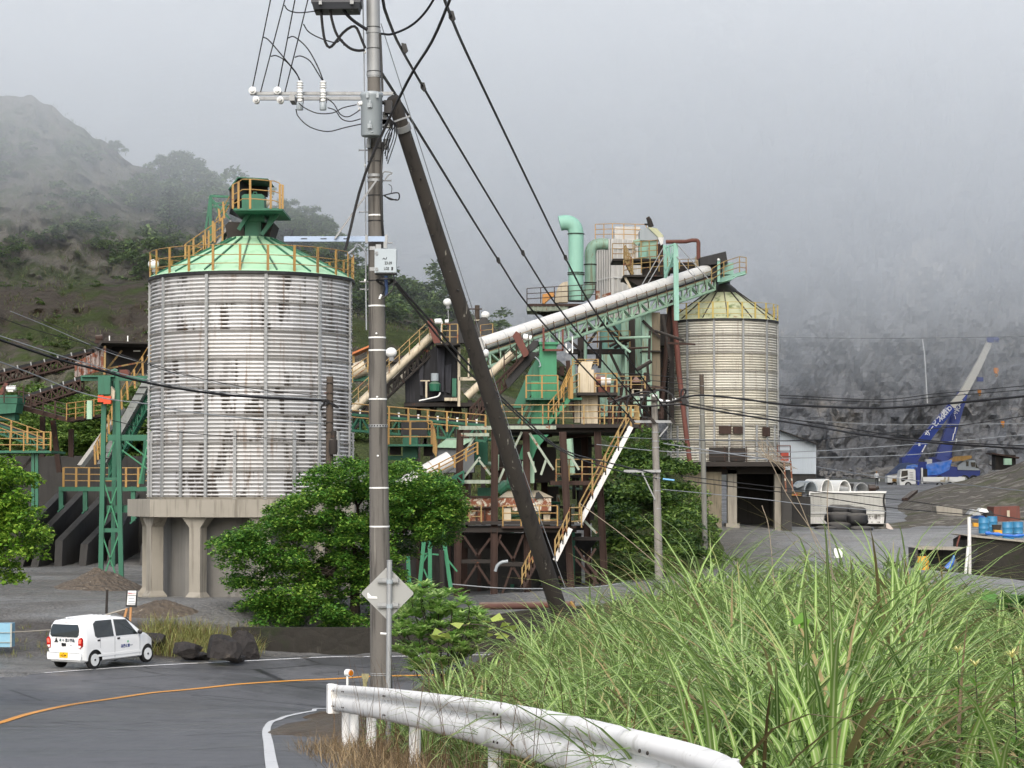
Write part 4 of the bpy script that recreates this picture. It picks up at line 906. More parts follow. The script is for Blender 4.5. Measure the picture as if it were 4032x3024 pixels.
# green chutes inside the frame
t = thing('green_chute', 'green sloping chute with a pale green box under the upper deck', 'chute', P(2060, 1900, YF + 1.2))
m = MB(); m.prism(pp([(2072, 1712), (2160, 1712), (2112, 1770), (2095, 1815), (2040, 1806)], YF + 1), V(0, 1, 0)); m.obj('chute', M_grnl, t)
m = MB(); m.bx(2056, 1816, 2104, 1902, YF + .8, 1.2); m.obj('box', M_mint, t)
m = MB(); m.bx(1996, 1870, 2060, 1905, YF + 1.2, 1); m.tube(pp([(1960, 1935), (1990, 1910), (2030, 1905)], YF + 1.5), .25, 10); m.obj('duct', M_grn, t)
# --- big green hopper tower
YG = 106.5
t = thing('green_hopper_tower', 'bright green hopper tower on the upper deck with yellow railed platform', 'hopper tower', P(2150, 1668, YG))
m = MB(); m.bx(2124, 1352, 2192, 1668, YG, 1.6); m.bx(2118, 1346, 2198, 1356, YG - .1, 1.8); m.bx(2092, 1500, 2202, 1668, YG + .15, 1.9); m.obj('casing', M_grnl, t)
m = MB(); m.prism(pp([(2086, 1452), (2124, 1396), (2124, 1500), (2060, 1606), (2018, 1606), (2030, 1580)], YG + .4), V(0, 1.2, 0)); m.obj('inlet_chute', M_grn, t)
m = MB(); m.beam(P(2040, 1668, YG - .1), P(2086, 1580, YG - .1), .12); m.beam(P(2110, 1570, YG - .1), P(2070, 1668, YG - .1), .12); m.bx(2155, 1570, 2160, 1668, YG - .2, .1); m.obj('brace', M_grn, t)
m = MB(); m.bx(2070, 1566, 2292, 1574, YG - .8, 2.8); m.obj('deck', M_grn, t)
handrail(t, [P(2072, 1568, YG - .8), P(2196, 1568, YG - .8)], 1.05, M_yel2, .66, .028, pr=.035)
for x, y in ((2136, 1290), (2212, 1296)): MB().bx(x, y, x + 8, 1380, YG - .3, .12).obj('guard_post', M_rred, t)
m = MB(); m.bx(2136, 1374, 2218, 1382, YG - .3, .2); m.obj('deck', M_rred, t)
m = MB(); m.prism(pp([(2082, 1362), (2096, 1342), (2118, 1340), (2124, 1352), (2108, 1372), (2088, 1386)], YG - .1), V(0, .7, 0)); m.obj('rubber_flap', M_blk, t)
m = MB(); m.tube(curve_pts(pp([(2229, 1353), (2229, 1378), (2234, 1388), (2246, 1374)], YG), 10), .05, 6); m.bx(2252, 1325, 2256, 1390, YG, .05); m.obj('pipe', M_porc, t)
MB().tube(curve_pts(pp([(2106, 1405), (2122, 1420), (2128, 1440), (2122, 1443)], YG - .1), 10), .03, 6).obj('handle', M_grey, t)
st = thing('access_stair', 'green stair with yellow rails between the green hopper tower and the beige collector', 'stair', P(2160, 1668, YG - 1)); stair(st, (2240, 1572), (2160, 1666), YG - 1, M_grnl, M_yel2, steps=7)
handrail(st, [P(2210, 1568, YG - 1.4), P(2250, 1480, YG - 1.4)], .5, M_yel2, .6, .028)
MB().bx(2243, 1482, 2257, 1570, YG - 1.4, .12).obj('newel_post', M_yel2, st)
# --- beige dust collector
YB = 107.2
t = thing('dust_collector', 'beige dust collector with a curved hood and yellow railed platform', 'dust collector', P(2320, 1668, YB))
m = MB(); m.bx(2276, 1474, 2348, 1545, YB, 1.6); m.bx(2318, 1455, 2340, 1545, YB - .15, .3); m.obj('body', M_cream, t)
m = MB(); q = pp([(2276, 1474), (2276, 1448), (2282, 1432), (2292, 1424), (2335, 1424), (2330, 1445), (2322, 1474)], YB); m.prism(q, V(0, 1.4, 0)); m.obj('hood', M_cream, t)
m = MB(); m.bx(2288, 1558, 2354, 1668, YB + .1, 1.6); m.bx(2310, 1560, 2314, 1668, YB, .1); m.bx(2332, 1560, 2336, 1668, YB, .1); m.bx(2262, 1566, 2284, 1664, YB - .1, .5); m.obj('lower_body', M_cream, t)
m = MB(); m.bx(2276, 1545, 2432, 1556, YB - .7, 2.6); m.obj('deck', M_dark, t)
handrail(t, [P(2342, 1545, YB - .7), P(2430, 1545, YB - .7), P(2428, 1545, YB + 1.6)], .88, M_yel2, .5, .028)
handrail(t, [P(2255, 1440, YB + 1), P(2355, 1440, YB + 1)], .3, M_yelo, .5, .025); handrail(t, [P(2250, 1560, YB - .6), P(2282, 1545, YB - .6)], .9, M_yelo, .4, .025)
m = MB(); m.tube(pp([(2366, 1502), (2384, 1502)], YB - .3), .2, 12); m.tube(pp([(2385, 1502), (2405, 1502)], YB - .3), .16, 12); m.obj('motor', M_porc, t, 40)
m = MB(); m.tube(pp([(2345, 1500), (2382, 1500)], YB + .2), .28, 12); m.bx(2356, 1518, 2400, 1544, YB - .2, .6); m.obj('fan', M_rred, t, 40)
m = MB(); m.bx(2202, 1442, 2222, 1478, YB + .6, .5); m.beam(P(2236, 1420, YB + .8), P(2240, 1490, YB + .8), .2); m.bx(2196, 1454, 2200, 1474, YB + .6, .1); m.bx(2272, 1420, 2284, 1440, YB + 1.1, .3); m.obj('gearbox', M_rust, t)
# concrete and pipework clutter right of the collector
t = thing('pipe_rack', 'rusty rack of cyan boxes, pipes and yellow rails below the old white silo conveyor', 'pipe rack', P(2480, 1668, 112))
for x0, y0, x1, y1, mt in ((2490, 1532, 2530, 1560, M_cream), (2495, 1535, 2520, 1590, M_cyanr), (2548, 1548, 2590, 1600, M_cyanr), (2420, 1500, 2432, 1585, M_rust), (2480, 1610, 2530, 1640, M_cyanr)): MB().bx(x0, y0, x1, y1, 112, 1).obj('box', mt, t)
MB().add(*cone_box((2500, 2508), 1484, (2486, 2524), 1506, 112, .3, 1)).obj('cap', M_rred, t)
m = MB()
for k in range(9): m.beam(P(2400 + 22 * k, 1500 + (k % 3) * 14, 113), P(2396 + 24 * k, 1680, 113), .1)
for y in (1520, 1570, 1620): m.beam(P(2390, y, 112.8), P(2610, y + 6, 112.8), .09)
for k in range(5): m.tube(curve_pts(pp([(2400 + 30 * k, 1690), (2410 + 30 * k, 1600), (2440 + 28 * k, 1560), (2470 + 30 * k, 1600)], 112.6), 10), .06, 6)
m.obj('frame', M_rust, t)
handrail(t, [P(2430, 1530, 111.5), P(2540, 1530, 111.5)], .6, M_yelo, .7, .02)

# dark backing added to stand in for the shade behind the frame, and the pipework that crowds the middle of the plant
t = thing('shade_backing', 'added dark backing wall that stands in for the shade behind the rusty frame', 'shade_backing', zat(1950, 2330, 113))
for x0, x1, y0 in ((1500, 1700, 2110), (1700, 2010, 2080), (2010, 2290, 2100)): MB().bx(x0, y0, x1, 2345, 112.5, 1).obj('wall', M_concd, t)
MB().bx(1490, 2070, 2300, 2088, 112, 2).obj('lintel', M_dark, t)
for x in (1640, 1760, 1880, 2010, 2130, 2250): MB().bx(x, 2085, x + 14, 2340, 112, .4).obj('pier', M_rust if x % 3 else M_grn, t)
t = thing('pipework', 'crowded dark pipes, beams and green ducts inside the rusty frame', 'pipework', P(2050, 1900, 109))
rg = np.random.default_rng(5)
for k in range(46):
    x, y = rg.uniform(1820, 2330), rg.uniform(1715, 2040); Y = rg.uniform(107.5, 111.5); mt = (M_dark, M_rust, M_grn, M_pale, M_dark, M_cyanr)[k % 6]; v_ = rg.random() < .55
    dx, dy = (rg.uniform(-14, 14), rg.uniform(60, 170)) if v_ else (rg.uniform(60, 190), rg.uniform(-30, 30))
    (MB().tube(pp([(x, y), (x + dx, min(2060, y + dy))], Y), rg.uniform(.05, .13), 8) if k % 3 else MB().beam(P(x, y, Y), P(x + dx, min(2060, y + dy), Y), .16, .12)).obj('pipe' if k % 3 else 'beam', mt, t)
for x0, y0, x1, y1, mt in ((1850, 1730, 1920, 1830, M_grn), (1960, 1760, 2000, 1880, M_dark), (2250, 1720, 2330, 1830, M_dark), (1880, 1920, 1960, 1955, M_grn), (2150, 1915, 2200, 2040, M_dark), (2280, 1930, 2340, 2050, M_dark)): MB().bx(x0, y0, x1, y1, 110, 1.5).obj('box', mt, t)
t = thing('pipe_bridge', 'dark pipes and rusty braces crowding under the long white conveyor', 'pipework', P(2330, 1660, 136))
for k in range(30):
    x, y = rg.uniform(2230, 2630), rg.uniform(1300, 1600); Y = rg.uniform(136, 138); v_ = rg.random() < .6; dx, dy = (rg.uniform(-10, 10), rg.uniform(60, 170)) if v_ else (rg.uniform(50, 150), rg.uniform(-60, 60))
    (MB().tube(pp([(x, y), (x + dx, y + dy)], Y), rg.uniform(.05, .12), 8) if k % 3 else MB().beam(P(x, y, Y), P(x + dx, y + dy, Y), .16, .12)).obj('pipe' if k % 3 else 'brace', (M_dark, M_rust, M_cyanr, M_dark)[k % 4], t)
# heap of gravel at the foot of the green tower
def heap(name, label, X, Y, rx, ry, h, mat):
    n_ = 40; a = np.linspace(0, 2 * math.pi, n_ + 1); rr = np.linspace(0, 1, 16); A = []
    for r_ in rr: x_, y_ = X + rx * r_ * np.cos(a), Y + ry * r_ * np.sin(a); A.append(np.stack([x_, y_, GZ(x_, y_) - .1 + h * (1 - r_) ** .9 + fbm(x_ * 1.6, y_ * 1.6, 4, 12) * .3 * (1 - r_)], 1))
    return single(name, grid_mesh(np.array(A)), mat, label, 'heap')
g = G('gravel_heap'); n = g.noise(2.2, 8, rough=.8); c = g.mix(n, '#2d2621', '#7b7062'); c = g.mix(g.step(g.noise(5, 4), .62, .7), c, '#a39c8e'); g.bump(g.math('ADD', n, g.voro(4)), 1, .2); M_heap = g.done(c, .9)
heap('gravel_heap', 'brown gravel heap at the foot of the green support tower', P(395, 2300, 105).x, 105, 2.2, 3, 1., M_heap)
heap('gravel_heap', 'low dark gravel heap behind the notice board', P(610, 2440, 80).x, 80.5, 1.7, 1.6, .5, M_heap)
# ---------------------------------------------------------------- back of the plant: long conveyor, ducts, baghouse
t = thing('long_conveyor', 'long white tube conveyor on a mint truss rising to the slimmer silo top', 'conveyor', P(1905, 1420, 126))
A, B = P(1890, 1356, 126), P(2782, 1064, 143)
def LC(f, dz=0, dy=0): return A.lerp(B, f) + V(0, dy, dz)
m = MB(); m.tube([LC(0), LC(1)], .37, 18); m.obj('tube_cover', M_white, t, 50)
m = MB()
for k in range(1, 12): m.tube([LC(k / 12), LC(k / 12 + .0012)], .373, 18)
m.obj('cover_seam', M_grey, t, 40)
m = MB(); m.prism([LC(0, -.42, -.3), LC(1.05, -.42, -.3), LC(1.05, -.6, -.3), LC(0, -.6, -.3)], V(0, .7, 0)); m.obj('belt', M_blk, t)
m = MB(); lattice(m, LC(0, -.68, -.45), LC(1.04, -.68, -.45), .72, 26, .085, 1., .12); m.obj('truss', M_mint, t)
m = MB(); m.tube([LC(.02, -.2, -.8), LC(1.02, -.2, -.8)], .02, 5); m.tube([LC(.02, -.6, -.8), LC(1.02, -.6, -.8)], .018, 5); o = m.obj('railing', M_yelo, t)
for k in range(22): p = LC(.03 + k * .0455, 0, -.82); MB().beam(p + V(-.1, 0, -.14), p + V(.06, 0, -1.22), .05, .04).obj('post', M_rust, o)
m = MB(); m.beam(P(2660, 960, 138.6), P(2664, 1262, 138.6), .3, .25); m.beam(P(2618, 965, 140.4), P(2622, 1100, 140.4), .22); m.obj('mast', M_cyan, t)
m = MB(); lattice(m, P(2620, 975, 139.8), P(2658, 960, 139.2), 1.3, 3, .07)
m.beam(P(2658, 985, 138.7), P(2618, 1100, 139.5), .1); m.obj('mast_brace', M_cyan, t)
m = MB()
for a, b_ in (((2612, 975), (2500, 1170)), ((2620, 1000), (2525, 1160)), ((2664, 960), (2790, 1100)), ((2664, 1010), (2740, 1100))): m.tube([P(*a, 138.4), P(*b_, 138)], .03, 5)
m.obj('stay_rod', M_galv, t)
m = MB(); m.prism(pp([(2756, 1014), (2858, 990), (2866, 1037), (2795, 1042), (2758, 1044)], 142.6), V(0, 1.4, 0)); m.prism(pp([(2796, 1040), (2846, 1036), (2842, 1095), (2806, 1108)], 143), V(0, .9, 0)); m.obj('curtain', M_blk, t)
m = MB(); m.bx(2842, 1034, 2888, 1080, 143.2, 1.2); m.prism(pp([(2836, 1112), (2836, 1092), (2940, 1064), (2940, 1076), (2888, 1088), (2884, 1100)], 143), V(0, 1.5, 0)); m.obj('head_box', M_cyan, t)
handrail(t, [P(2802, 1120, 142.3), P(2850, 1092, 142.3), P(2912, 1072, 142.3), P(2938, 1076, 142.3), P(2938, 1076, 145)], .98, M_yelo, .75, .028)
MB().tube(pp([(2830, 1020), (2830, 1110)], 142.4), .1, 8).obj('lamp_post', M_cyan, t)
MB().ball(P(2829, 1023, 142.3), .09, 8).obj('lamp', M_porc, t)
MB().tube(curve_pts(pp([(2880, 1100), (2905, 1086), (2938, 1078)], 142.5), 8), .05, 6).obj('strut', M_cyan, t)
# rust pipes in front of the silo
for a, lab in (([(2652, 1200, 140), (2673, 1462, 139.5), (2700, 1695, 139), (2716, 1818, 139)], 'leaning red brown downpipe in front of the slimmer silo'), ([(2640, 1205, 140.4), (2612, 1505, 140), (2604, 1650, 140)], 'thin rusty downpipe at the left edge of the slimmer silo')):
    q = [P(*p) for p in a]; single('downpipe', MB().tube(q, [.17] * (len(q) - 2) + [.15, .15], 10), M_rred if 'red brown' in lab else M_rust, lab, 'pipe', None, 50)
# trestle that carries the long conveyor, teal tank and square columns
t = thing('conveyor_trestle', 'dark braced trestle and square mint columns under the long white conveyor', 'trestle', P(2480, 1700, 142))
for x0, x1, y0, y1, Y, mt in ((2447, 2476, 1238, 1620, 140, M_cyanr), (2502, 2528, 1240, 1470, 140.5, M_cyanr), (2275, 2301, 1310, 1640, 139, M_dark), (2635, 2655, 1180, 1660, 143, M_dark)): MB().bx(x0, y0, x1, y1, Y, .5).obj('column', mt, t)
m = MB()
for a, b_ in (((2380, 1285), (2470, 1360)), ((2290, 1390), (2360, 1290)), ((2230, 1330), (2300, 1390)), ((2405, 1270), (2450, 1330)), ((2400, 1385), (2450, 1490)), ((2530, 1262), (2600, 1330)), ((2250, 1450), (2300, 1390)), ((2300, 1480), (2360, 1400)), ((2610, 1240), (2640, 1420))): m.beam(P(*a, 138.5), P(*b_, 138.5), .16)
m.bx(2240, 1374, 2480, 1392, 138.8, 1); m.bx(2470, 1340, 2480, 1480, 140.6, .3); m.obj('brace', M_dark, t)
handrail(t, [P(2310, 1370, 138.3), P(2480, 1366, 138.3)], .98, M_yelo, .6, .025)
m = MB(); m.bx(2598, 1236, 2640, 1360, 142.5, 2); m.bx(2478, 1236, 2640, 1500, 145, 2); m.bx(2300, 1500, 2640, 1660, 146, 2); m.obj('dark_bin', M_dark, t)
t = thing('square_silo_leg', 'tall square duct, mint and brown faced, left of the slimmer silo', 'duct', P(2560, 1530, 139))
MB().bx(2528, 1232, 2567, 1530, 138.6, 1).obj('mint_face', M_cyanr, t); MB().bx(2567, 1230, 2600, 1532, 138.8, 1.1).obj('brown_face', paint('brown_face', '#6d6350', .2, .3, streak=.5), t); MB().bx(2525, 1380, 2603, 1386, 138.5, 1.5).obj('flange', M_dark, t)
t = thing('teal_tank', 'teal round tank with a rusty beige lower half under the long white conveyor', 'tank', P(2410, 1660, 144))
c = P(2412, 1500, 144); m = MB(); m.tube([P(2412, 1255, 144), P(2412, 1385, 144)], .82, 20); m.obj('upper_shell', paint('teal', '#55796f', .15, .3), t, 50); m = MB(); m.tube([P(2412, 1385, 144), P(2412, 1640, 144)], .8, 20); m.obj('lower_shell', M_cyanr, t, 50)
# --- baghouse
YH = 152.
t = thing('baghouse', 'white ribbed steel baghouse tower with a railed roof behind the plant', 'baghouse', P(2440, 1240, YH))
dd = V(.0, 0, 0); a0, a1, a2 = P(2347, 955, YH + 2.2), P(2412, 940, YH), P(2545, 948, YH + 1.2)
zt, zb_ = P(2412, 940, YH).z, P(2412, 1250, YH).z
def vface(mb, p, q, z0, z1, th): d_ = (q - p); n_ = V(-d_.y, d_.x, 0).normalized() * th; mb.prism([V(p.x, p.y, z0), V(q.x, q.y, z0), V(q.x, q.y, z1), V(p.x, p.y, z1)], n_)
m = MB(); back = a0 + a2 - a1; m.prism([V(p.x, p.y, zb_) for p in (a0, a1, a2, back)], V(0, 0, zt - zb_)); m.obj('wall', paint('baghouse_white', '#bdbcb8', .08, .06, streak=.35, sc='#87847d', rough=.5), t)
m = MB()
for p, q, n in ((a0, a1, 7), (a1, a2, 7)):
    nn = (q - p); nn = V(nn.y, -nn.x, 0).normalized() * .06
    for k in range(n + 1): s_ = p.lerp(q, k / n) + nn; m.beam(V(s_.x, s_.y, zb_), V(s_.x, s_.y, zt), .07)
for z in (P(0, 1092, YH).z, P(0, 975, YH).z):
    m.beam(V(a0.x, a0.y - .06, z), V(a1.x, a1.y - .06, z), .1); m.beam(V(a1.x, a1.y - .06, z), V(a2.x, a2.y - .06, z), .1)
m.obj('rib', M_white, t)
m = MB(); m.bx(2420, 892, 2520, 945, YH + 1, 2.5); m.obj('penthouse', M_white, t)
handrail(t, [P(2344, 944, YH + 2), P(2412, 942, YH + .1), P(2545, 945, YH + 1.2)], 1.05, paint('faded_orange_rail', '#bf9a63', .15, .2), .95, .028)
# --- cyan stack and ducts
t = thing('exhaust_stack', 'cyan exhaust stack with its top elbow turned to the left', 'stack', P(2268, 1185, 149)); Ys = 149
m = MB(); q = [P(2268, 1185, Ys), P(2268, 935, Ys), P(2266, 912, Ys), P(2260, 893, Ys), P(2248, 879, Ys), P(2230, 872, Ys), P(2190, 868, Ys)]
q = [P(2268, 1185, Ys), P(2268, 930, Ys)] + curve_pts(pp([(2268, 918), (2262, 895), (2246, 880), (2224, 876), (2204, 880)], Ys), 16); m.tube(q, .5, 22); m.obj('pipe', paint('stack_cyan', '#8dbcab', .07, .08, streak=.2, sc='#7d9a86'), t, 50)
m = MB()
for y in (920, 1073, 1080, 1184): m.tube(pp([(2268, y), (2268, y + 3)], Ys), .56, 22)
m.obj('flange', M_dark, t, 40)
t = thing('transfer_duct', 'rusty mint duct bending from the baghouse down beside the cyan stack', 'duct', P(2324, 1150, 150.5)); Yd = 150.5
q = curve_pts(pp([(2395, 961), (2362, 961), (2338, 968), (2325, 990), (2324, 1030), (2324, 1100), (2322, 1130), (2308, 1158), (2285, 1170)], Yd), 40); m = MB(); m.tube(q, .38, 18); m.obj('pipe', M_cyanr, t, 50)
m = MB()
for a in ((2324, 1040), (2324, 1112)): m.tube(pp([a, (a[0], a[1] + 4)], Yd), .42, 18)
m.obj('flange', M_dark, t, 40)
t = thing('fan_platform', 'rusty railed platform with a white fan and orange cone beside the cyan stack', 'platform', P(2200, 1250, 147))
m = MB(); m.bx(2075, 1196, 2345, 1206, 146.5, 5); m.obj('deck', M_rust, t); m = MB(); m.prism(pp([(2075, 1206), (2240, 1206), (2230, 1222), (2150, 1226), (2076, 1224)], 146.6), V(0, 3, 0))
for k in range(9): m.bx(2082 + 17 * k, 1206, 2086 + 17 * k, 1222, 146.3, .2)
m.obj('girder', M_pale, t); m = MB(); m.bx(2140, 1222, 2330, 1232, 147, 3); m.beam(P(2120, 1226, 147), P(2180, 1262, 149), .2); m.obj('lower_girder', M_dark, t)
handrail(t, [P(2075, 1197, 146.5), P(2345, 1180, 146.5)], 1.0, M_rust, .9, .028)
m = MB(); q = pp([(2192, 1190), (2190, 1150), (2200, 1125), (2216, 1112), (2236, 1108), (2236, 1190)], 147.5); m.prism(q, V(0, 1, 0)); m.bx(2186, 1165, 2200, 1192, 147.4, .8); m.obj('fan', M_cream, t)
m = MB(); m.prism(pp([(2135, 1192), (2136, 1158), (2178, 1150), (2186, 1162), (2165, 1175), (2142, 1196)], 147.3), V(0, .9, 0)); m.obj('cone', paint('faded_orange', '#c08a4c', .12, .2), t)
m = MB(); m.bx(2345, 1145, 2362, 1188, 147, .5); m.prism(pp([(2372, 1160), (2405, 1150), (2408, 1175), (2372, 1172)], 147.2), V(0, .6, 0)); m.obj('machine', M_crusty, t)
# --- upper equipment platform
t = thing('screen_tower', 'rusty screening tower with stacked railed decks and a grey hood in front of the baghouse', 'screening tower', P(2560, 1180, 144)); Yu = 145.
m = MB(); m.bx(2412, 1018, 2592, 1026, Yu, 3); m.bx(2455, 1082, 2632, 1090, Yu - .6, 4); m.prism(pp([(2455, 1090), (2632, 1080), (2620, 1120), (2520, 1130)], Yu - .3), V(0, 3, 0)); m.obj('deck', M_dark, t)
m = MB(); m.bx(2534, 1032, 2640, 1082, Yu + .8, 2); m.bx(2640, 1034, 2745, 1068, Yu + .5, 1.6); m.obj('dark_casing', M_dark, t)
m = MB(); m.prism(pp([(2520, 905), (2550, 894), (2598, 938), (2598, 942), (2560, 946), (2520, 946)], Yu + .5), V(0, 2, 0)); m.obj('hood', M_grey, t)
m = MB(); m.prism(pp([(2550, 894), (2585, 898), (2614, 930), (2596, 938)], Yu + .4), V(0, .5, 0)); m.obj('hood_side', M_roof2, t)
m = MB(); m.bx(2518, 946, 2590, 1018, Yu + .7, 1.6); m.prism(pp([(2494, 946), (2520, 940), (2520, 955), (2510, 965), (2494, 958)], Yu + .3), V(0, .5, 0)); m.obj('machine_body', M_cyanr, t)
m = MB(); m.bx(2518, 970, 2546, 1012, Yu + .4, .5); m.obj('panel', M_cyan, t)
m = MB(); m.tube(pp([(2564, 894), (2556, 866), (2550, 855)], Yu + 1), [.18, .16, .12], 8); m.bx(2538, 880, 2552, 886, Yu + 1, .2); m.obj('pipe_stub', M_dark, t, 40)
m = MB(); m.prism(pp([(2590, 935), (2614, 934), (2610, 960), (2602, 966)], Yu + .3), V(0, .4, 0)); m.obj('torn_sheet', M_white, t)
m = MB(); m.bx(2585, 960, 2612, 1015, Yu + .6, .8); m.bx(2600, 985, 2612, 1080, Yu + .2, .3); m.obj('duct', M_rust, t)
m = MB(); m.prism(pp([(2504, 1090), (2545, 1090), (2540, 1150), (2500, 1150)], Yu + 2), V(0, 1.2, 0)); m.obj('leg_duct', M_cyan, t)
handrail(t, [P(2412, 1019, Yu), P(2500, 1019, Yu)], .98, M_yelo, .75, .028); handrail(t, [P(2492, 1012, Yu - .2), P(2588, 1004, Yu - .2)], .95, M_yelo, .55, .028)
handrail(t, [P(2456, 1084, Yu - .6), P(2560, 1072, Yu - .6), P(2630, 1066, Yu - .6)], .98, M_yelo, .55, .028); handrail(t, [P(2640, 1060, Yu), P(2745, 1056, Yu)], .6, M_yelo, .6, .022)
stair(t, (2462, 1020), (2492, 1080), Yu - .5, M_yelo, M_yelo, steps=6)
m = MB(); m.beam(P(2460, 1090, Yu - .3), P(2482, 1134, Yu - .3), .15); m.bx(2738, 1010, 2760, 1050, Yu, .4); m.obj('bracket', M_cream, t)
single('overhead_pipe', MB().tube(pp([(2622, 952), (2700, 951), (2725, 946), (2738, 946)], 144) + curve_pts(pp([(2738, 946), (2746, 948), (2750, 956), (2750, 970)], 144), 6) + [P(2750, 1022, 144)], .13, 10), M_rred, 'rusty pipe bent over the top of the plant near the white conveyor', 'pipe', None, 50)
# distant pole with lamps
t = thing('wooden_pole', 'dark wooden pole with a short crossarm standing behind the plant', 'pole', P(1879, 1330, 150)); MB().tube(pp([(1879, 1330), (1879, 1202)], 150), .16, 8).obj('shaft', M_wood, t); MB().bx(1845, 1214, 1898, 1219, 149.8, .15).obj('crossarm', M_wood, t)
MB().bx(1868, 1258, 1920, 1263, 149.7, .3).obj('bracket', M_cream, t)
lampball('floodlight', 1911, 1241, 149, .27, 'white globe floodlight on the distant wooden pole', 1262)
lampball('floodlight', 1762, 1190, 150, .26, 'white globe floodlight just left of the leaning pole', 1260)
lampball('floodlight', 1540, 1388, 112, .25, 'white globe floodlight beside the shaft of the upright pole', 1420)
t = thing('cone_roof', 'dark net covered cone roof behind the leaning pole', 'roof', P(1920, 1330, 132)); m = MB(); m.lathe([(1.15, -1.3), (.15, 0)], P(1905, 1250, 132), 16); m.obj('net', M_concd, t); handrail(t, [P(1892, 1345, 130), P(1940, 1340, 130)], .95, M_yelo, .5, .02)
# ---------------------------------------------------------------- upright utility pole with its gear
YP = 40.
def pole_mat(name, c1, c2, sc):
    g = G(name); n = g.noise(1.2, 5, stretch=(1, 1, .25)); n2 = g.noise(3, 6, stretch=(3, 3, .13), rough=.7); n3 = g.noise(40, 3)
    c = g.mix(n, c1, c2); c = g.mix(g.math('MULTIPLY', g.step(n2, .5, .66), .8), c, sc); c = g.mix(g.math('MULTIPLY', g.step(g.noise(2.4, 4, stretch=(4, 4, .1)), .66, .72), .5), c, '#a9a69c')
    c = g.mix(g.math('MULTIPLY', n3, .25), c, '#3a3733'); g.bump(n3, .2, .01); return g.done(c, .85)
M_pole = pole_mat('pole_concrete', '#4a4845', '#77746e', '#2c2a27'); M_strut = pole_mat('strut_concrete', '#1d1b1a', '#38342f', '#121110')
def ax(y): return 1470 + .0123 * (y - 100) * 1.0
bx_, by_ = P(ax(2860), 2860, YP).x, YP
t = thing('utility_pole', 'tall upright concrete utility pole with steel top, grey crossarms and straps', 'utility pole', (bx_, by_, gz(bx_, by_)))
q0 = V(bx_, by_, gz(bx_, by_) - .3); q1 = P(ax(300), 300, YP); q2 = P(ax(-260), -260, YP)
def pr(y): return (26 + (y - 300) * (44 - 26) / 2500) * YP / FPX
MB().tube([q0, P(ax(1500), 1500, YP), q1], [.2, pr(1500), pr(300)], 24).obj('shaft', M_pole, t, 40)
MB().tube([P(ax(306), 306, YP), q2], [.122, .114], 24).obj('steel_top', M_galv, t, 40)
def ringband(y, r, h, mat, name='band', dx=0): MB().tube(pp([(ax(y) + dx, y), (ax(y) + dx, y + h)], YP), r, 22).obj(name, mat, t, 40)
for y in (107, 191, 281): ringband(y, .125, 3, M_wire)
for y in (118, 286): ringband(y, .13, 14, M_galv)
for y in (584, 635, 869, 769, 1104): ringband(y, pr(y) + .006, 4, M_wire)
for y in (846, 1202, 1327, 1377, 1569, 1918, 2070): ringband(y, pr(y) + .006, 6, M_porc)
for y in (687, 706, 1672): ringband(y, pr(y) + .012, 11, M_galv)
for y in (2648, 2655): ringband(y, pr(y) + .008, 3, M_galv)
m = MB()
for k in range(9):
    a = R(-160 + 17 * k); c = P(ax(1677), 1677, YP); u = V(math.cos(a), math.sin(a), 0) * (pr(1677) + .013); m.box(c + u - V(.012, .004, .012), c + u + V(.012, .004, .012))
m.obj('band_hole', M_blk, t)
for y, s_ in ((592, -1), (712, 1), (835, -1), (1110, -1), (1140, -1), (500, 1)):
    a = P(ax(y), y, YP) + V(s_ * pr(y) * .8, -.02, 0); b_ = a + V(s_ * .17, 0, 0); MB().tube([a, b_, b_ + V(s_ * .012, 0, 0)], [.012, .012, .025], 6).obj('step_bolt', M_galv, t)
for y in (1313, 1563, 1795):
    MB().ball(P(ax(y) - 3, y, YP - pr(y) - .01), .02, 8).obj('bolt', M_porc, t)
MB().tube([P(1427, -100, YP - .05), P(1433, 240, YP - .05), P(1437, 600, YP - .1), P(1440, 960, YP - .1)], .012, 5).obj('conduit', M_wireg, t)
MB().tube([P(1440, 980, YP - .05), P(1441, 1150, YP - .05), P(1443, 1300, YP - .1)], .014, 6).obj('conduit', M_wireg, t)
for y in (204, 650, 1105): MB().tube(pp([(1434, y), (1441, y + 1)], YP - .08), .03, 6).obj('clip', M_porc, t)
MB().tube(curve_pts([P(1508, 560, YP), P(1500, 700, YP - .15), P(1504, 860, YP - .15), P(1512, 960, YP - .05)], 16), .022, 6).obj('conduit', M_wire, t)
MB().tube(curve_pts([P(1497, 130, YP - .1), P(1502, 250, YP - .1), P(1506, 360, YP - .1)], 12), .02, 6).obj('conduit', M_wire, t)
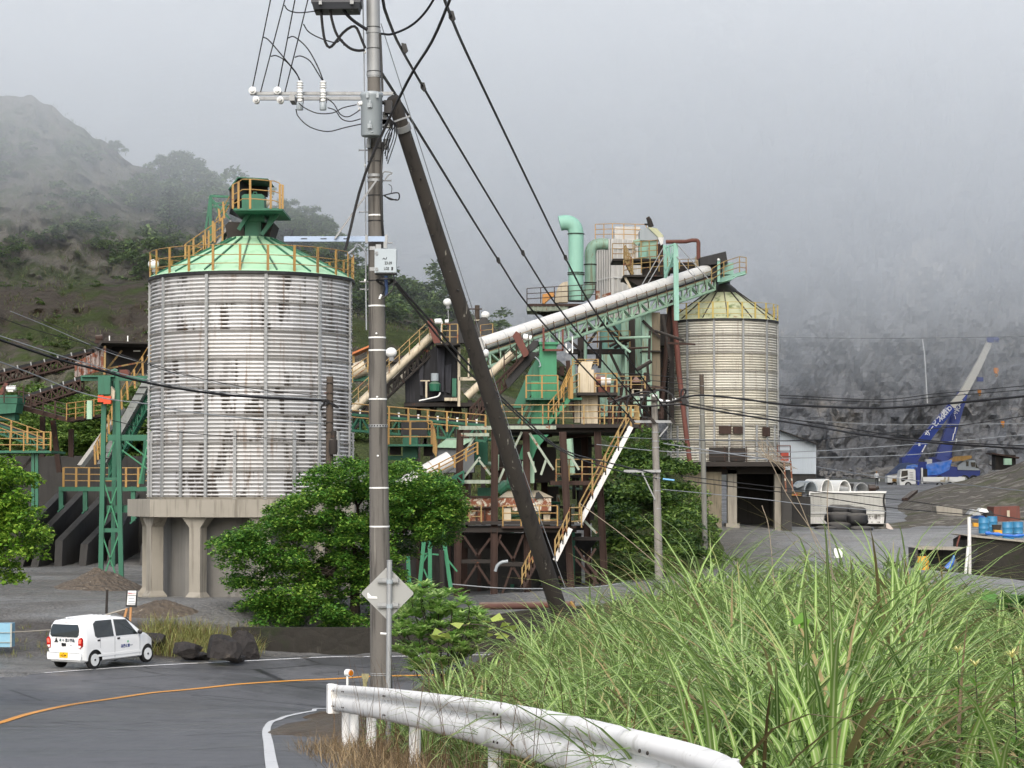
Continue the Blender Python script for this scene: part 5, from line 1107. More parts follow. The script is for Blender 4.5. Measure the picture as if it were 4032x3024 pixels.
# upper crossarms
m = MB(); m.bx(985, 361, 1548, 373, YP - .2, .07); m.obj('crossarm', M_galv, t)
m = MB(); m.bx(1003, 380, 1430, 393, YP + .22, .07); m.bx(1140, 374, 1160, 396, YP - .2, .45); m.obj('crossarm', M_galv, t)
for x, y, dy, r in ((995, 358, -.24, .066), (1093, 358, -.24, .066), (1009, 395, .18, .062), (1104, 395, .18, .062)):
    c = P(x, y, YP + dy); m = MB(); m.tube([c + V(0, -.1, 0), c + V(0, -.06, 0), c + V(0, -.05, 0), c + V(0, .1, 0)], [r * .45, r * .55, r, r * .9], 16); m.obj('insulator', M_porc, t, 50)
for x in (1181, 1272):
    m = MB(); pr_ = [(.03, 318)] + [q for k in range(8) for q in ((.045, 322 + 10 * k), (.065 if k not in (3, 7) else .05, 325 + 10 * k), (.04, 330 + 10 * k))]; c = P(x, 400, YP - .34)
    m.lathe([(r, (400 - y) * YP / FPX) for r, y in pr_][::-1], c, 16); o = m.obj('cutout_switch', M_porc, t, 50)
    m = MB(); m.lathe([(.055, -.15), (.06, -.14), (.06, -.03), (.055, -.02)], c, 14); m.obj('fuse_tube', M_grey, o, 40)
    m = MB(); m.bx(x - 14, 385, x - 11, 405, YP - .36, .05); m.bx(x + 11, 385, x + 14, 405, YP - .36, .05); m.obj('bracket', M_wire, o)
# lower crossarm with its brace
MB().bx(1118, 930, 1525, 951, YP - .28, .07).obj('crossarm', paint('crossarm_blue_grey', '#8a9ab0', .08, rough=.4, metal=.3), t)
MB().beam(P(1318, 940, YP - .32), P(1485, 706, YP - .25), .05, .03).obj('crossarm_brace', M_galv, t)
for x0 in (1185, 1262, 1352): MB().bx(x0, 938, x0 + 24, 941, YP - .29, .02).obj('slot', M_blk, t)
for x in (1438, 1516): MB().bx(x, 924, x + 10, 956, YP - .3, .09).obj('clamp', M_galv, t)
# fixed straps to the leaning pole
MB().beam(P(1498, 498, YP - .1), P(1612, 458, YP + .1), .12, .03).obj('strut_clamp', M_galv, t)
MB().bx(1505, 470, 1545, 500, YP - .1, .15).obj('strut_clamp', M_galv, t)
# grey transformer
t = thing('transformer', 'round grey transformer can hung on the upright pole', 'transformer', P(1463, 537, YP - .42)); c = P(1463, 537, YP - .42); s_ = YP / FPX
m = MB(); m.lathe([(.17, 0), (.185, .02), (.185, .68), (.2, .7), (.2, .735), (.19, .76), (.12, .78)], c, 28); m.obj('can', M_grey, t, 40)
m = MB()
for x, y in ((1456, 405), (1456, 487)): m.bx(x - 9, y, x + 9, y + 18, YP - .64, .03); m.bx(x - 2, y - 12, x + 3, y + 16, YP - .68, .05)
for x in (1446, 1486): m.bx(x - 4, 363, x + 5, 384, YP - .64, .04)
m.bx(1462, 516, 1469, 519, YP - .62, .02); m.obj('lug', M_grey, t)
m = MB(); m.tube([P(1434, 405, YP - .45), P(1410, 410, YP - .5)], [.05, .04], 12); m.obj('bushing', M_porc, t, 40)
m = MB(); m.tube([P(1418, 428, YP - .35), P(1412, 430, YP - .35)], .035, 10); m.obj('bushing', M_porc, t, 40)
t = thing('meter_gear', 'black and grey switch gear bolted between the transformer and the leaning pole', 'switch gear', P(1525, 500, YP - .1))
m = MB(); m.bx(1512, 394, 1542, 444, YP - .25, .2); m.tube(pp([(1498, 404), (1515, 404)], YP - .3), .035, 8); m.obj('body', M_wire, t)
m = MB(); m.bx(1506, 440, 1524, 500, YP - .1, .15); m.tube([P(1520, 548, YP), P(1520, 588, YP)], .05, 10); m.tube([P(1452, 546, YP - .15), P(1450, 582, YP - .15)], .04, 8); m.obj('bracket', M_galv, t, 40)
m = MB()
for k in range(7): m.tube(curve_pts(pp([(1520 + k * 3, 440 + 6 * k), (1535 + 4 * k, 490), (1530 + 5 * k - 20 * (k % 2), 540), (1508 + 3 * k, 585 + 10 * k)], YP - .15), 14), .009, 5)
m.obj('cable_bundle', M_wire, t)
# big switch box at the top of the frame
t = thing('switch_box', 'dark grey switch box on the upright pole at the top edge', 'switch box', P(1320, 35, YP - .3))
m = MB(); m.bx(1225, -60, 1418, 8, YP - .55, .6); m.prism([P(1228, 8, YP - .55), P(1416, 5, YP - .55), P(1410, 33, YP - .5), P(1234, 35, YP - .5)], V(0, .55, 0)); m.obj('case', paint('box_charcoal', '#3a3d42', .12, rough=.45), t)
m = MB(); m.bx(1255, 2, 1267, 17, YP - .6, .05); m.bx(1378, 0, 1392, 15, YP - .6, .05); m.bx(1380, 30, 1388, 40, YP - .4, .05); m.obj('latch', M_galv, t)
# control box with lettering
t = thing('control_box', 'pale grey control box lettered 23.09 LGS on the upright pole', 'control box', P(1518, 1075, YP - .3)); Yb = YP - .5
m = MB(); m.bx(1475, 979, 1561, 1074, Yb, .22); m.obj('case', paint('box_grey', '#98a2a8', .05, rough=.4), t)
MB().bx(1482, 982, 1559, 1072, Yb - .012, .012).obj('door', paint('box_door', '#98a3a9', .05, rough=.4), t)
m = MB()
for y in (990, 1053): m.bx(1477, y, 1487, y + 5, Yb - .035, .03); m.bx(1479, y + 7, 1488, y + 12, Yb - .035, .03)
m.obj('hinge', M_galv, t)
m = MB(); m.bx(1476, 1074, 1562, 1079, Yb + .01, .2); m.obj('base_rail', M_blk, t)
m = MB(); m.bx(1510, 951, 1524, 977, Yb + .05, .06); m.bx(1480, 962, 1500, 980, Yb + .08, .06); m.bx(1455, 970, 1478, 984, Yb + .1, .05); m.bx(1455, 1052, 1478, 1066, Yb + .1, .05); m.tube(pp([(1526, 956), (1546, 956)], Yb + .05), .014, 6); m.obj('bracket', M_galv, t)
ink = paint('ink', '#20242a', .05)
text('23.09', .068, P(1529, 1036, Yb - .016), (R(90), 0, 0), ink, t, sx=.86); text('LGS', .068, P(1522, 1058, Yb - .016), (R(90), 0, 0), ink, t, sx=.8)
MB().bx(1540.5, 1051, 1547.5, 1064, Yb - .016, .004).obj('mark', ink, t)
m = MB(); m.tube(curve_pts(pp([(1507, 1021), (1510, 1017), (1514, 1016), (1515, 1021), (1520, 1020), (1523, 1015), (1521, 1011)], Yb - .014), 18), [.002] * 3 + [.005] * 13 + [.002] * 3, 5) if False else m.tube(curve_pts(pp([(1507, 1021), (1511, 1016), (1515, 1020), (1521, 1019), (1523, 1012)], Yb - .014), 12), .006, 5); m.obj('emblem', ink, t)
t = thing('cable_coil', 'coil of black cable and blue tube hanging under the grey control box', 'cable coil', P(1515, 1175, YP - .4))
m = MB()
for k in range(4): m.tube([P(1515 + (34 - 3 * k) * math.cos(a), 1104 + (9 + k) * math.sin(a) + 2 * k, YP - .45 + .08 * math.sin(a)) for a in np.linspace(0, 6.3, 22)], .011, 5)
m.tube(curve_pts(pp([(1550, 1080), (1552, 1110), (1545, 1140), (1520, 1165), (1502, 1178)], YP - .45), 14), .012, 5); m.tube(curve_pts(pp([(1500, 1110), (1515, 1130), (1510, 1150), (1500, 1165)], YP - .45), 14), .012, 5); m.obj('cable', M_wire, t)
m = MB(); m.tube(pp([(1520, 1085), (1522, 1165)], YP - .42), .03, 8); m.obj('tube', paint('dark_blue', '#1e3355', .1), t)
m = MB(); m.tube(pp([(1502, 1160), (1494, 1177)], YP - .45), .02, 8); m.obj('tag', M_porc, t)
t = thing('cable_loop', 'loose loop of black cable beside the upright pole above the crossarm', 'cable loop', P(1560, 790, YP - .1))
m = MB(); m.tube(curve_pts(pp([(1510, 770), (1540, 762), (1568, 760), (1572, 780), (1560, 788), (1520, 775), (1512, 768), (1535, 785), (1562, 786)], YP - .1), 40), .012, 5); m.tube(curve_pts(pp([(1530, 725), (1540, 732), (1543, 745), (1540, 760)], YP - .1), 10), .006, 5); m.obj('cable', M_wire, t)
m = MB(); m.tube(curve_pts(pp([(1505, 690), (1515, 676), (1545, 682), (1530, 690), (1516, 708)], YP - .12), 14), .012, 5); m.obj('hook', M_galv, t)
# ---------------------------------------------------------------- leaning strut pole
sb = P(2218, 2392, 46); sb.z = min(sb.z, gz(sb.x, 46)) - .1
st_top = P(1548, 388, 40.6)
t = thing('strut_pole', 'thick dark concrete pole leaning against the upright utility pole', 'strut pole', sb)
MB().tube([sb, st_top, st_top + (st_top - sb).normalized() * .03], [.175, .122, .1], 24).obj('shaft', M_strut, t, 40)
def on_strut(f, dx=0, dy=0): return sb.lerp(st_top, f) + V(dx, dy, 0)
for f, dx in ((.42, .06), (.55, -.1), (.66, .05), (.76, -.09), (.86, .03), (.3, .04), (.2, -.1)): MB().ball(on_strut(f, dx, -.155), .018, 8).obj('bolt_hole', M_blk, t)
MB().tube([on_strut(.955), on_strut(.945)], .15, 18).obj('clamp', M_galv, t, 40)
gd = thing('guy_guard', 'yellow and black striped guard at the foot of the guy wire', 'guy guard', P(2262, 2410, 45.7))
gp = [P(2246 + 20 * k, 2368 + 30 * k, 45.7) for k in range(4)]
for k in range(3): MB().tube([gp[k], gp[k + 1]], .03, 8).obj('stripe', M_yel2 if k % 2 == 0 else M_wire, gd)
# ---------------------------------------------------------------- wires
def wire(pts, r, mat, label, name='power_cable', group=None, n=24, sag=None):
    q = [P(*p) for p in pts]; return single(name, MB().tube(curve_pts(q, n), r, 5), mat, label, 'cable', group)
wn = 'wire'
for i, (a, b_) in enumerate((((993, 352), (1065, 0)), ((1026, 362), (1121, 0)), ((1094, 350), (1161, 0)), ((1122, 362), (1212, 0)))):
    x2 = b_[0] + (b_[0] - a[0]) * .45; wire([(a[0], a[1], YP - .2), ((a[0] * .55 + b_[0] * .45), a[1] * .55, YP - .5), (b_[0], b_[1], YP - .9), (x2, -160, YP - 1.3)], .011, M_wire, ('leftmost of the four thin wires rising from the upper crossarm', 'second thin wire from the left rising from the upper crossarm', 'third thin wire from the left rising from the upper crossarm', 'rightmost of the four thin wires rising from the upper crossarm')[i], 'drop_wire')
for i, p in enumerate(([(1036, 146), (1060, 160), (1120, 230), (1165, 285), (1180, 318)], [(1066, 222), (1090, 220), (1130, 245), (1170, 295), (1182, 318)], [(1133, 150), (1160, 146), (1210, 190), (1250, 260), (1273, 318)], [(1160, 226), (1185, 221), (1220, 240), (1250, 285), (1270, 318)])):
    wire([(x, y, YP - .3) for x, y in p], .011, M_wire, ('longest arched jumper wire to the left white switch', 'lower arched jumper wire to the left white switch', 'taller arched jumper wire to the right white switch', 'lower arched jumper wire to the right white switch')[i], 'jumper_wire')
for i, p in enumerate(([(1176, 405), (1200, 425), (1250, 446), (1310, 445), (1350, 425), (1405, 412)], [(1165, 430), (1175, 460), (1220, 500), (1290, 518), (1360, 502), (1425, 488)], [(1288, 388), (1315, 410), (1340, 450), (1370, 460), (1400, 445), (1415, 434)], [(1290, 424), (1320, 435), (1345, 468), (1380, 478), (1420, 468)])):
    wire([(x, y, YP - .45) for x, y in p], .01, M_wire, ('upper lead from the left switch to the white bushing', 'lowest hanging lead below the transformer side', 'upper looping lead from the right switch to the transformer', 'lower looping lead from the right switch to the transformer')[i], 'jumper_wire')
for i, (p, r) in enumerate((([(1263, 36), (1270, 110), (1280, 165), (1297, 187), (1318, 170), (1350, 130), (1385, 105), (1405, 112), (1425, 160), (1438, 190)], .026), ([(1300, 34), (1307, 80), (1328, 140), (1370, 185), (1405, 199), (1437, 197)], .026), ([(1350, 34), (1370, 62), (1400, 88), (1446, 118)], .03), ([(1120, 20), (1135, 40), (1175, 50), (1240, 44), (1300, 32)], .011), ([(1195, 95), (1215, 125), (1260, 150), (1320, 168), (1345, 155), (1355, 180)], .011))):
    wire([(x, y, YP - .35) for x, y in p], r, M_wire, ('thick cable looping from the switch box in a deep U', 'thick cable from the switch box curving to the pole strap', 'thick cable running straight from the switch box to the pole', 'thin wire sagging left of the switch box', 'thin wire hanging in a bow below the switch box')[i], 'switch_cable')
wire([(1500, 133, YP), (1545, 134, YP), (1620, 100, YP - .5), (1680, 40, YP - 1), (1740, -60, YP - 1.6)], .022, M_wire, 'thick cable curving up to the right from the pole strap')
wire([(1502, -60, YP - .1), (1530, 80, YP + 2), (1663, 337, YP + 12), (2057, 993, YP + 34), (2229, 1250, YP + 41), (2569, 1651, 88)], .03, M_wire, 'middle of the three black power lines running down to the right', 'power_line')
wire([(1500, 283, YP), (1604, 447, YP + 6), (1960, 1021, YP + 30), (2119, 1250, YP + 38), (2488, 1651, 88)], .03, M_wire, 'lowest of the three black power lines running down to the right', 'power_line')
wire([(1735, -60, YP - 3), (1770, 50, YP + 2), (1890, 320, YP + 12), (2225, 1012, YP + 34), (2359, 1250, YP + 41), (2649, 1651, 88)], .03, M_wire, 'highest of the three black power lines running down to the right', 'power_line')
for x, y, Y in ((1663, 337, YP + 12), (1960, 1022, YP + 30), (2057, 993, YP + 34), (2225, 1012, YP + 34), (1775, 58, YP + 2.5), (1590, 185, YP + 7)):
    p = P(x, y, Y); m = MB(); m.prism([p + V(-.05, -.05, .08), p + V(.05, -.05, .06), p + V(.09, -.05, -.08), p + V(.03, -.05, -.14), p + V(-.04, -.05, -.06)], V(0, .1, 0)); single('line_clamp', m, M_wire, 'black spacer clamp on one of the three power lines running down to the right', 'clamp', 'black spacer clamps on the power lines')
wire([(1800, -80, 33), (1771, 0, 34.5), (1700, 165, 37), (1600, 330, 38.8), (1440, 680, 39.3), (1360, 985, 39.4)], .026, M_wire, 'steep thick black cable crossing the upright pole from the top right')
m = MB(); m.tube(pp([(1372, 1000), (1395, 980)], 39.4), .025, 8); m.tube(curve_pts(pp([(1395, 980), (1408, 962), (1425, 975), (1442, 998)], 39.4), 10), .014, 5); single('cable_end', m, M_wireg, 'white cable end tied below the lower crossarm', 'cable end')
wire([(1500, 92, YP), (1662, 600, YP + 1.6), (1713, 763, YP + 2.2), (1845, 1170, YP + 3.4), (1912, 1385, YP + 4), (2060, 1850, YP + 5), (2246, 2370, 45.7)], .008, M_wireg, 'thin grey guy wire running down beside the leaning pole', 'guy_wire')
single('guy_insulator', MB().ball(P(1913, 1390, YP + 4), .065, 12, (1, 1, 1.2)), M_porc, 'white ball insulator on the thin guy wire', 'insulator', None, 60)
wire([(1556, 1108, YP - .4), (1700, 1270, 46), (1860, 1450, 54), (2077, 1659, 66), (2225, 1775, 74), (2430, 1830, 82), (2590, 1868, 88)], .025, M_wire, 'upper of the twin black cables dropping right from the control box')
wire([(1552, 1112, YP - .4), (1690, 1282, 46), (1850, 1470, 54), (1972, 1575, 61), (2200, 1770, 74), (2420, 1850, 82), (2590, 1885, 88)], .022, M_wire, 'lower of the twin black cables dropping right from the control box')
LW = [([(-80, 1312, 74), (228, 1415, 77), (373, 1452, 79), (592, 1510, 81), (900, 1556, 84), (1290, 1578, 86)], .045, M_wire, 'thickest black cable sagging from the left edge to the wooden pole'),
      ([(-80, 1296, 74), (228, 1398, 77), (373, 1440, 79), (592, 1500, 81), (900, 1548, 84), (1290, 1572, 86)], .018, M_wireg, 'grey messenger wire just above the thickest cable on the left'),
      ([(-80, 1395, 74), (126, 1472, 77), (300, 1540, 79), (430, 1572, 80), (592, 1592, 81), (700, 1616, 82), (1000, 1650, 84), (1290, 1668, 86)], .02, M_wireg, 'beaded grey wire below the thickest cable on the left'),
      ([(-80, 1222, 78), (144, 1300, 80), (380, 1366, 82), (596, 1440, 84), (700, 1470, 85), (1000, 1530, 86), (1290, 1562, 86)], .014, M_wire, 'thin black wire crossing the left hillside above the belt conveyors'),
      ([(40, 1225, 80), (200, 1290, 82), (420, 1385, 84), (560, 1428, 85), (760, 1490, 86), (1290, 1590, 87)], .013, M_wireg, 'thin pale wire crossing the left hillside to the wooden pole'),
      ([(120, 1242, 86), (330, 1330, 86), (430, 1378, 86), (590, 1432, 86), (760, 1480, 86)], .013, M_wire, 'uppermost thin wire crossing the left hillside'),
      ([(440, 1655, 84), (592, 1688, 85), (800, 1710, 86), (1000, 1722, 86), (1290, 1735, 86)], .014, M_wire, 'lowest thin wire in front of the lower half of the big silo')]
for p, r, mt, lab in LW: wire(p, r, mt, lab)
RW = [([(2690, 1566, 88), (2762, 1556, 87), (2917, 1570, 85), (3065, 1590, 84), (3196, 1599, 83), (3450, 1607, 80), (3700, 1592, 78), (4120, 1552, 75)], .04, M_wire, 'thickest black cable bundle sagging from the right concrete pole to the right edge'),
      ([(2678, 1590, 88), (2762, 1608, 87), (2917, 1634, 85), (3196, 1677, 83), (3400, 1712, 80), (3700, 1745, 78), (4120, 1772, 75)], .035, M_wire, 'thick black cable slanting down past the shed roof to the right edge'),
      ([(2715, 1587, 88), (2900, 1620, 86), (3196, 1663, 83), (3500, 1712, 80), (3700, 1738, 78), (4120, 1760, 75)], .02, M_wire, 'thinner black cable just above the thick slanting one'),
      ([(2600, 1729, 88), (2900, 1735, 95), (3196, 1733, 100), (3467, 1708, 104), (3747, 1680, 108), (4120, 1625, 112)], .025, M_wire, 'black wire rising right across the shed and the crane booms'),
      ([(2613, 1746, 88), (2800, 1775, 86), (2942, 1797, 84), (3116, 1822, 82)], .022, M_wireg, 'grey wire from the right concrete pole to the steel deck of the slimmer silo'),
      ([(2400, 1720, 92), (2595, 1728, 88), (2800, 1732, 92), (3100, 1738, 98)], .014, M_wireg, 'thin level wire in front of the bushes beside the right concrete pole'),
      ([(2350, 1750, 92), (2595, 1776, 88), (2900, 1785, 92), (3210, 1776, 100), (3467, 1759, 104), (3747, 1738, 108), (4120, 1702, 112)], .018, M_wireg, 'grey wire crossing the white corrugated shed wall'),
      ([(2950, 1806, 96), (3215, 1802, 100), (3560, 1792, 104), (3841, 1768, 108), (4120, 1738, 112)], .018, M_wireg, 'grey wire crossing the foot of the crane booms'),
      ([(2682, 1873, 100), (2900, 1900, 98), (3196, 1934, 96), (3420, 1955, 94), (3700, 1990, 92), (4120, 2062, 90)], .018, M_wire, 'dark wire crossing the front of the white trailer near its top'),
      ([(2690, 1892, 100), (2900, 1918, 98), (3196, 1952, 96), (3500, 1998, 94), (3830, 2028, 92)], .02, M_wire, 'dark wire crossing the front of the white trailer at mid height'),
      ([(2606, 1927, 88), (2800, 1945, 90), (3000, 1966, 92), (3196, 1988, 94), (3560, 2020, 96)], .016, M_wireg, 'lowest grey wire from the right concrete pole towards the trailer'),
      ([(3200, 1835, 180), (3420, 1871, 190), (3640, 1896, 190), (3760, 1905, 190), (4120, 1942, 180)], .035, M_wireg, 'pale rope line passing in front of the small crane truck'),
      ([(2480, 1308, 210), (3065, 1327, 215), (3500, 1332, 215), (4120, 1324, 215)], .035, M_wireg, 'highest pale line crossing the quarry face at the crane tip'),
      ([(3070, 1556, 180), (3467, 1573, 180), (3700, 1549, 180), (4120, 1512, 180)], .03, M_wire, 'upper of two dark lines across the middle of the quarry face'),
      ([(3070, 1566, 176), (3467, 1583, 176), (3700, 1562, 176), (4120, 1528, 176)], .03, M_wire, 'lower of two dark lines across the middle of the quarry face'),
      ([(3070, 1647, 150), (3444, 1671, 150), (3747, 1671, 150), (4120, 1666, 150)], .022, M_wireg, 'level grey line just above the shed roof')]
for p, r, mt, lab in RW: wire(p, r, mt, lab, n=32)
for k, (y0, y1) in enumerate(((1468, 1500), (1490, 1520), (1510, 1545))): wire([(2390, y0, 120), (2560, y0 + 8, 116), (2763, y1, 110)], .016, M_wire, ('upper', 'middle', 'lower')[k] + ' of three thin wires reaching the slim bare pole from the left')
# ---------------------------------------------------------------- right hand concrete pole
YR = 88.
x0 = P(2596, 2260, YR).x; t = thing('utility_pole', 'grey concrete utility pole with black cable loops in front of the bushes', 'utility pole', (x0, YR, gz(x0, YR)))
MB().tube([V(x0, YR, gz(x0, YR) - .2), P(2576, 1552, YR)], [.165, .12], 18).obj('shaft', paint('pole_grey', '#7d7a74', .15, streak=.6, sc='#4f4c47', rough=.85), t, 40)
m = MB(); m.bx(2395, 1574, 2690, 1581, YR - .2, .08); m.obj('crossarm', M_dark, t); m = MB(); m.bx(2488, 1655, 2655, 1665, YR - .2, .09); m.obj('crossarm', M_galv, t); m = MB(); m.bx(2456, 1850, 2602, 1860, YR - .22, .08); m.obj('crossarm', M_galv, t)
MB().beam(P(2528, 1860, YR - .2), P(2580, 1968, YR - .2), .05).obj('crossarm_brace', M_galv, t); MB().beam(P(2630, 1680, YR - .2), P(2596, 1720, YR - .2), .05).obj('crossarm_brace', M_galv, t)
for x, y in ((2525, 1560), (2577, 1557), (2600, 1576), (2630, 1580), (2655, 1572), (2610, 1590), (2668, 1592)): MB().tube([P(x - 8, y, YR - .3), P(x, y + 1, YR - .3), P(x + 10, y + 3, YR - .3)], [.05, .07, .045], 10).obj('insulator', M_porc, t, 50)
for x in (2488, 2570, 2649): m = MB(); m.prism(pp([(x - 12, 1640), (x + 4, 1650), (x + 14, 1664), (x + 4, 1670), (x - 6, 1658)], YR - .25), V(0, .12, 0)); m.obj('dead_end_clamp', M_dark, t)
for y in (1700, 1735, 1760, 1880, 1930, 2000): MB().tube(pp([(2577 + (y - 1552) * .027, y), (2577 + (y - 1552) * .027, y + 4)], YR), .15, 14).obj('band', M_galv, t)
t = thing('cable_coil', 'heap of black cable loops on top of the right concrete pole', 'cable coil', P(2580, 1600, YR - .4))
m = MB()
for p in ([(2466, 1600), (2480, 1562), (2530, 1555), (2560, 1560)], [(2530, 1580), (2545, 1555), (2600, 1535), (2640, 1550), (2655, 1572)], [(2600, 1585), (2650, 1580), (2690, 1560), (2700, 1540), (2690, 1532), (2682, 1545), (2682, 1565)], [(2528, 1580), (2520, 1610), (2530, 1640), (2550, 1645)], [(2500, 1590), (2540, 1600), (2600, 1596), (2680, 1590)], [(2400, 1585), (2440, 1570), (2520, 1545), (2570, 1545)]): m.tube(curve_pts(pp(p, YR - .4), 18), .04, 6)
m.prism(pp([(2680, 1570), (2700, 1566), (2714, 1588), (2690, 1592)], YR - .45), V(0, .2, 0)); m.obj('cable', M_wire, t)
single('stay_cover', MB().tube(pp([(2610, 1886), (2655, 1891)], YR - .3), .035, 8), paint('light_blue', '#6fa6cf', .1), 'pale blue cover on a wire beside the right concrete pole', 'cable cover')
YS = 112; x0 = P(2777, 2035, YS).x; t = thing('utility_pole', 'slim bare grey pole in front of the slimmer silo', 'utility pole', (x0, YS, gz(x0, YS)))
MB().tube([V(x0, YS, gz(x0, YS) - .2), P(2764, 1560, YS)], [.14, .115], 14).obj('shaft', paint('slim_pole', '#6f706a', .15, streak=.5, sc='#4a4a45', rough=.85), t, 40); MB().tube(pp([(2764, 1560), (2762, 1474)], YS), .11, 12).obj('dark_top', M_wood, t, 40)
for y in (1518, 1560, 1630): MB().tube(pp([(2764, y), (2764, y + 3)], YS), .135, 12).obj('band', M_galv, t)
YW = 86; x0 = P(1295, 2330, YW).x; t = thing('wooden_pole', 'dark wooden pole with crossbars rising behind the tree in front of the big silo', 'pole', (x0, YW, gz(x0, YW)))
MB().tube([V(x0, YW, gz(x0, YW)), P(1299, 1482, YW)], [.17, .13], 12).obj('shaft', M_wood, t, 40)
for y in (1505, 1545, 1575, 1660, 1700): MB().bx(1270 + (y % 9), y, 1326 - (y % 7), y + 4, YW - .15, .06).obj('crossbar', M_dark, t)
m = MB(); m.lathe([(.14, 0), (.17, .1), (.16, .55), (.1, .6)], P(1312, 1790, YW - .25), 14); m.lathe([(.1, .55), (.1, .9)], P(1314, 1790, YW - .3), 12); m.obj('cable_box', M_dark, t, 40)
m = MB()
for k in range(5): m.tube(curve_pts(pp([(1262, 1600 + 4 * k), (1282, 1596 - 6 * k), (1298, 1585), (1318, 1592 + 3 * k), (1335, 1606)], YW - .2), 10), .018, 5)
m.obj('cable_knot', M_wire, t)
# ---------------------------------------------------------------- guardrail, sign, delineators
GR = [(.55, 6.5), (.93, 9.5), (.64, 11.9), (-.03, 16.5), (-1.06, 23), (-2.0, 28.8), (-2.36, 30.7)]
GRz = [-1.0, -1.13, -1.24, -1.53, -2.0, -2.45, -2.6]
gp_ = curve_pts([V(a, b_, c + CZ) for (a, b_), c in zip(GR, GRz)], 60)
t = thing('guardrail', 'white steel guardrail with rounded wave beam running down from the lower right', 'guardrail', V(-.03, 16.5, gz(-.03, 16.5)))
g = G('guardrail_white'); n = g.noise(1.5, 5); n2 = g.noise(9, 5, rough=.8); n3 = g.noise(5, 4, stretch=(1, 1, .25))
c = g.mix(n, '#dadad7', '#ebebe8'); c = g.mix(g.math('MULTIPLY', g.step(n3, .48, .7), .5), c, '#8f8c80'); c = g.mix(g.step(n2, .655, .7), c, '#6a5a4c'); M_rail = g.done(c, .4, spec=.5)
# cross-section: two humps and a hollow between, 0.35 high, facing the road (negative side)
sec = [(0, 0), (-.045, -.008), (-.07, -.04), (-.07, -.075), (-.045, -.105), (-.005, -.125), (-.005, -.15), (-.045, -.172), (-.072, -.205), (-.08, -.26), (-.07, -.31), (-.04, -.342), (0, -.35)]
def sweep(mb, line, sec, th=.006):
    o = len(mb.v); n = len(sec)
    for i, p in enumerate(line):
        d = (line[min(i + 1, len(line) - 1)] - line[max(i - 1, 0)]); d.z = 0; d.normalize(); s_ = V(d.y, -d.x, 0)    # to the right of travel
        for a, h in sec: mb.v.append(tuple(p + s_ * a + V(0, 0, h)))
        for a, h in sec[::-1]: mb.v.append(tuple(p + s_ * (a + th * 2) + V(0, 0, h)))
    m_ = 2 * n
    for i in range(len(line) - 1):
        for k in range(m_): mb.f.append((o + i * m_ + k, o + i * m_ + (k + 1) % m_, o + (i + 1) * m_ + (k + 1) % m_, o + (i + 1) * m_ + k))
m = MB(); sweep(m, gp_, sec); m.obj('beam', M_rail, t, 50)
e = gp_[-1]; d = (gp_[-1] - gp_[-2]).normalized(); m = MB(); q = []
for k in range(9): a = math.pi * k / 8; q.append((-.09 + .0 + .1 * (1 - math.cos(a)) * .5 - .02, .14 * math.sin(a)))
s_ = V(d.y, -d.x, 0); d2 = V(d.x, d.y, 0).normalized()
bot = [e - d * .05 + s_ * a + d2 * b_ - V(0, 0, .355) for a, b_ in q]; m.prism(bot, V(0, 0, .365)); m.prism([e + s_ * -.12 - V(0, 0, .36) - d2 * .2, e + s_ * .02 - V(0, 0, .36) - d2 * .2, e + s_ * .02 - V(0, 0, .36), e + s_ * -.12 - V(0, 0, .36)], V(0, 0, .37)); m.obj('end_terminal', M_rail, t, 50)
for f in (.1, .24, .4, .54, .68, .79, .88, .955):
    p = gp_[int(f * (len(gp_) - 1))]; dd = gp_[int(f * (len(gp_) - 1)) + 1] - p; s_ = V(dd.y, -dd.x, 0).normalized()
    b_ = p + s_ * .09; m = MB(); m.tube([V(b_.x, b_.y, gz(b_.x, b_.y) - .3), V(b_.x, b_.y, p.z - .05)], .06, 14); m.obj('post', M_rail, t, 40)
m_ = MB()
for f in (.12, .3, .5, .7, .86, .95):
    i = int(f * (len(gp_) - 1)); p = gp_[i]; dd = (gp_[i + 1] - p).normalized(); s_ = V(dd.y, -dd.x, 0)
    for h in (-.075, -.175, -.275):
        for o_ in (-.09, .09):
            q = p + dd * o_ + s_ * (-.09 if h != -.175 else -.016) + V(0, 0, h); m_.ball(q, .008, 6, (1, 1, 1.4))
m_.obj('bolt', M_dark, t)
# delineators behind the terminal
p = V(-2.2, 30.6, -2.6 + CZ); t = thing('delineator', 'round orange reflector on a white stalk at the guardrail end', 'reflector', p)
MB().tube([p + V(0, .1, -.1), p + V(0, .1, .12)], .016, 8).obj('stalk', M_porc, t)
c = p + V(0.02, .1, .16); m = MB(); m.tube([c + V(-.03, .03, 0), c + V(.03, -.03, 0)], .05, 18); m.obj('housing', M_porc, t, 40); m = MB(); m.tube([c + V(.027, -.03, 0), c + V(.036, -.04, 0)], [.043, .035], 18); m.obj('lens', paint('amber', '#b3650f', .1, rough=.15, spec=.7), t, 40)
p = V(-2.0, 30.9, -2.6 + CZ); t = thing('delineator', 'mossy greenish reflector frame beside the round orange reflector', 'reflector', p)
m = MB(); m.bx(1424, 2653, 1452, 2672, 30.9, .03); m.tube([P(1437, 2672, 30.9), P(1437, 2705, 30.9)], .03, 8); m.bx(1428, 2672, 1448, 2684, 30.88, .04); m.obj('frame', paint('mossy', '#8f8a66', .3, .4), t)
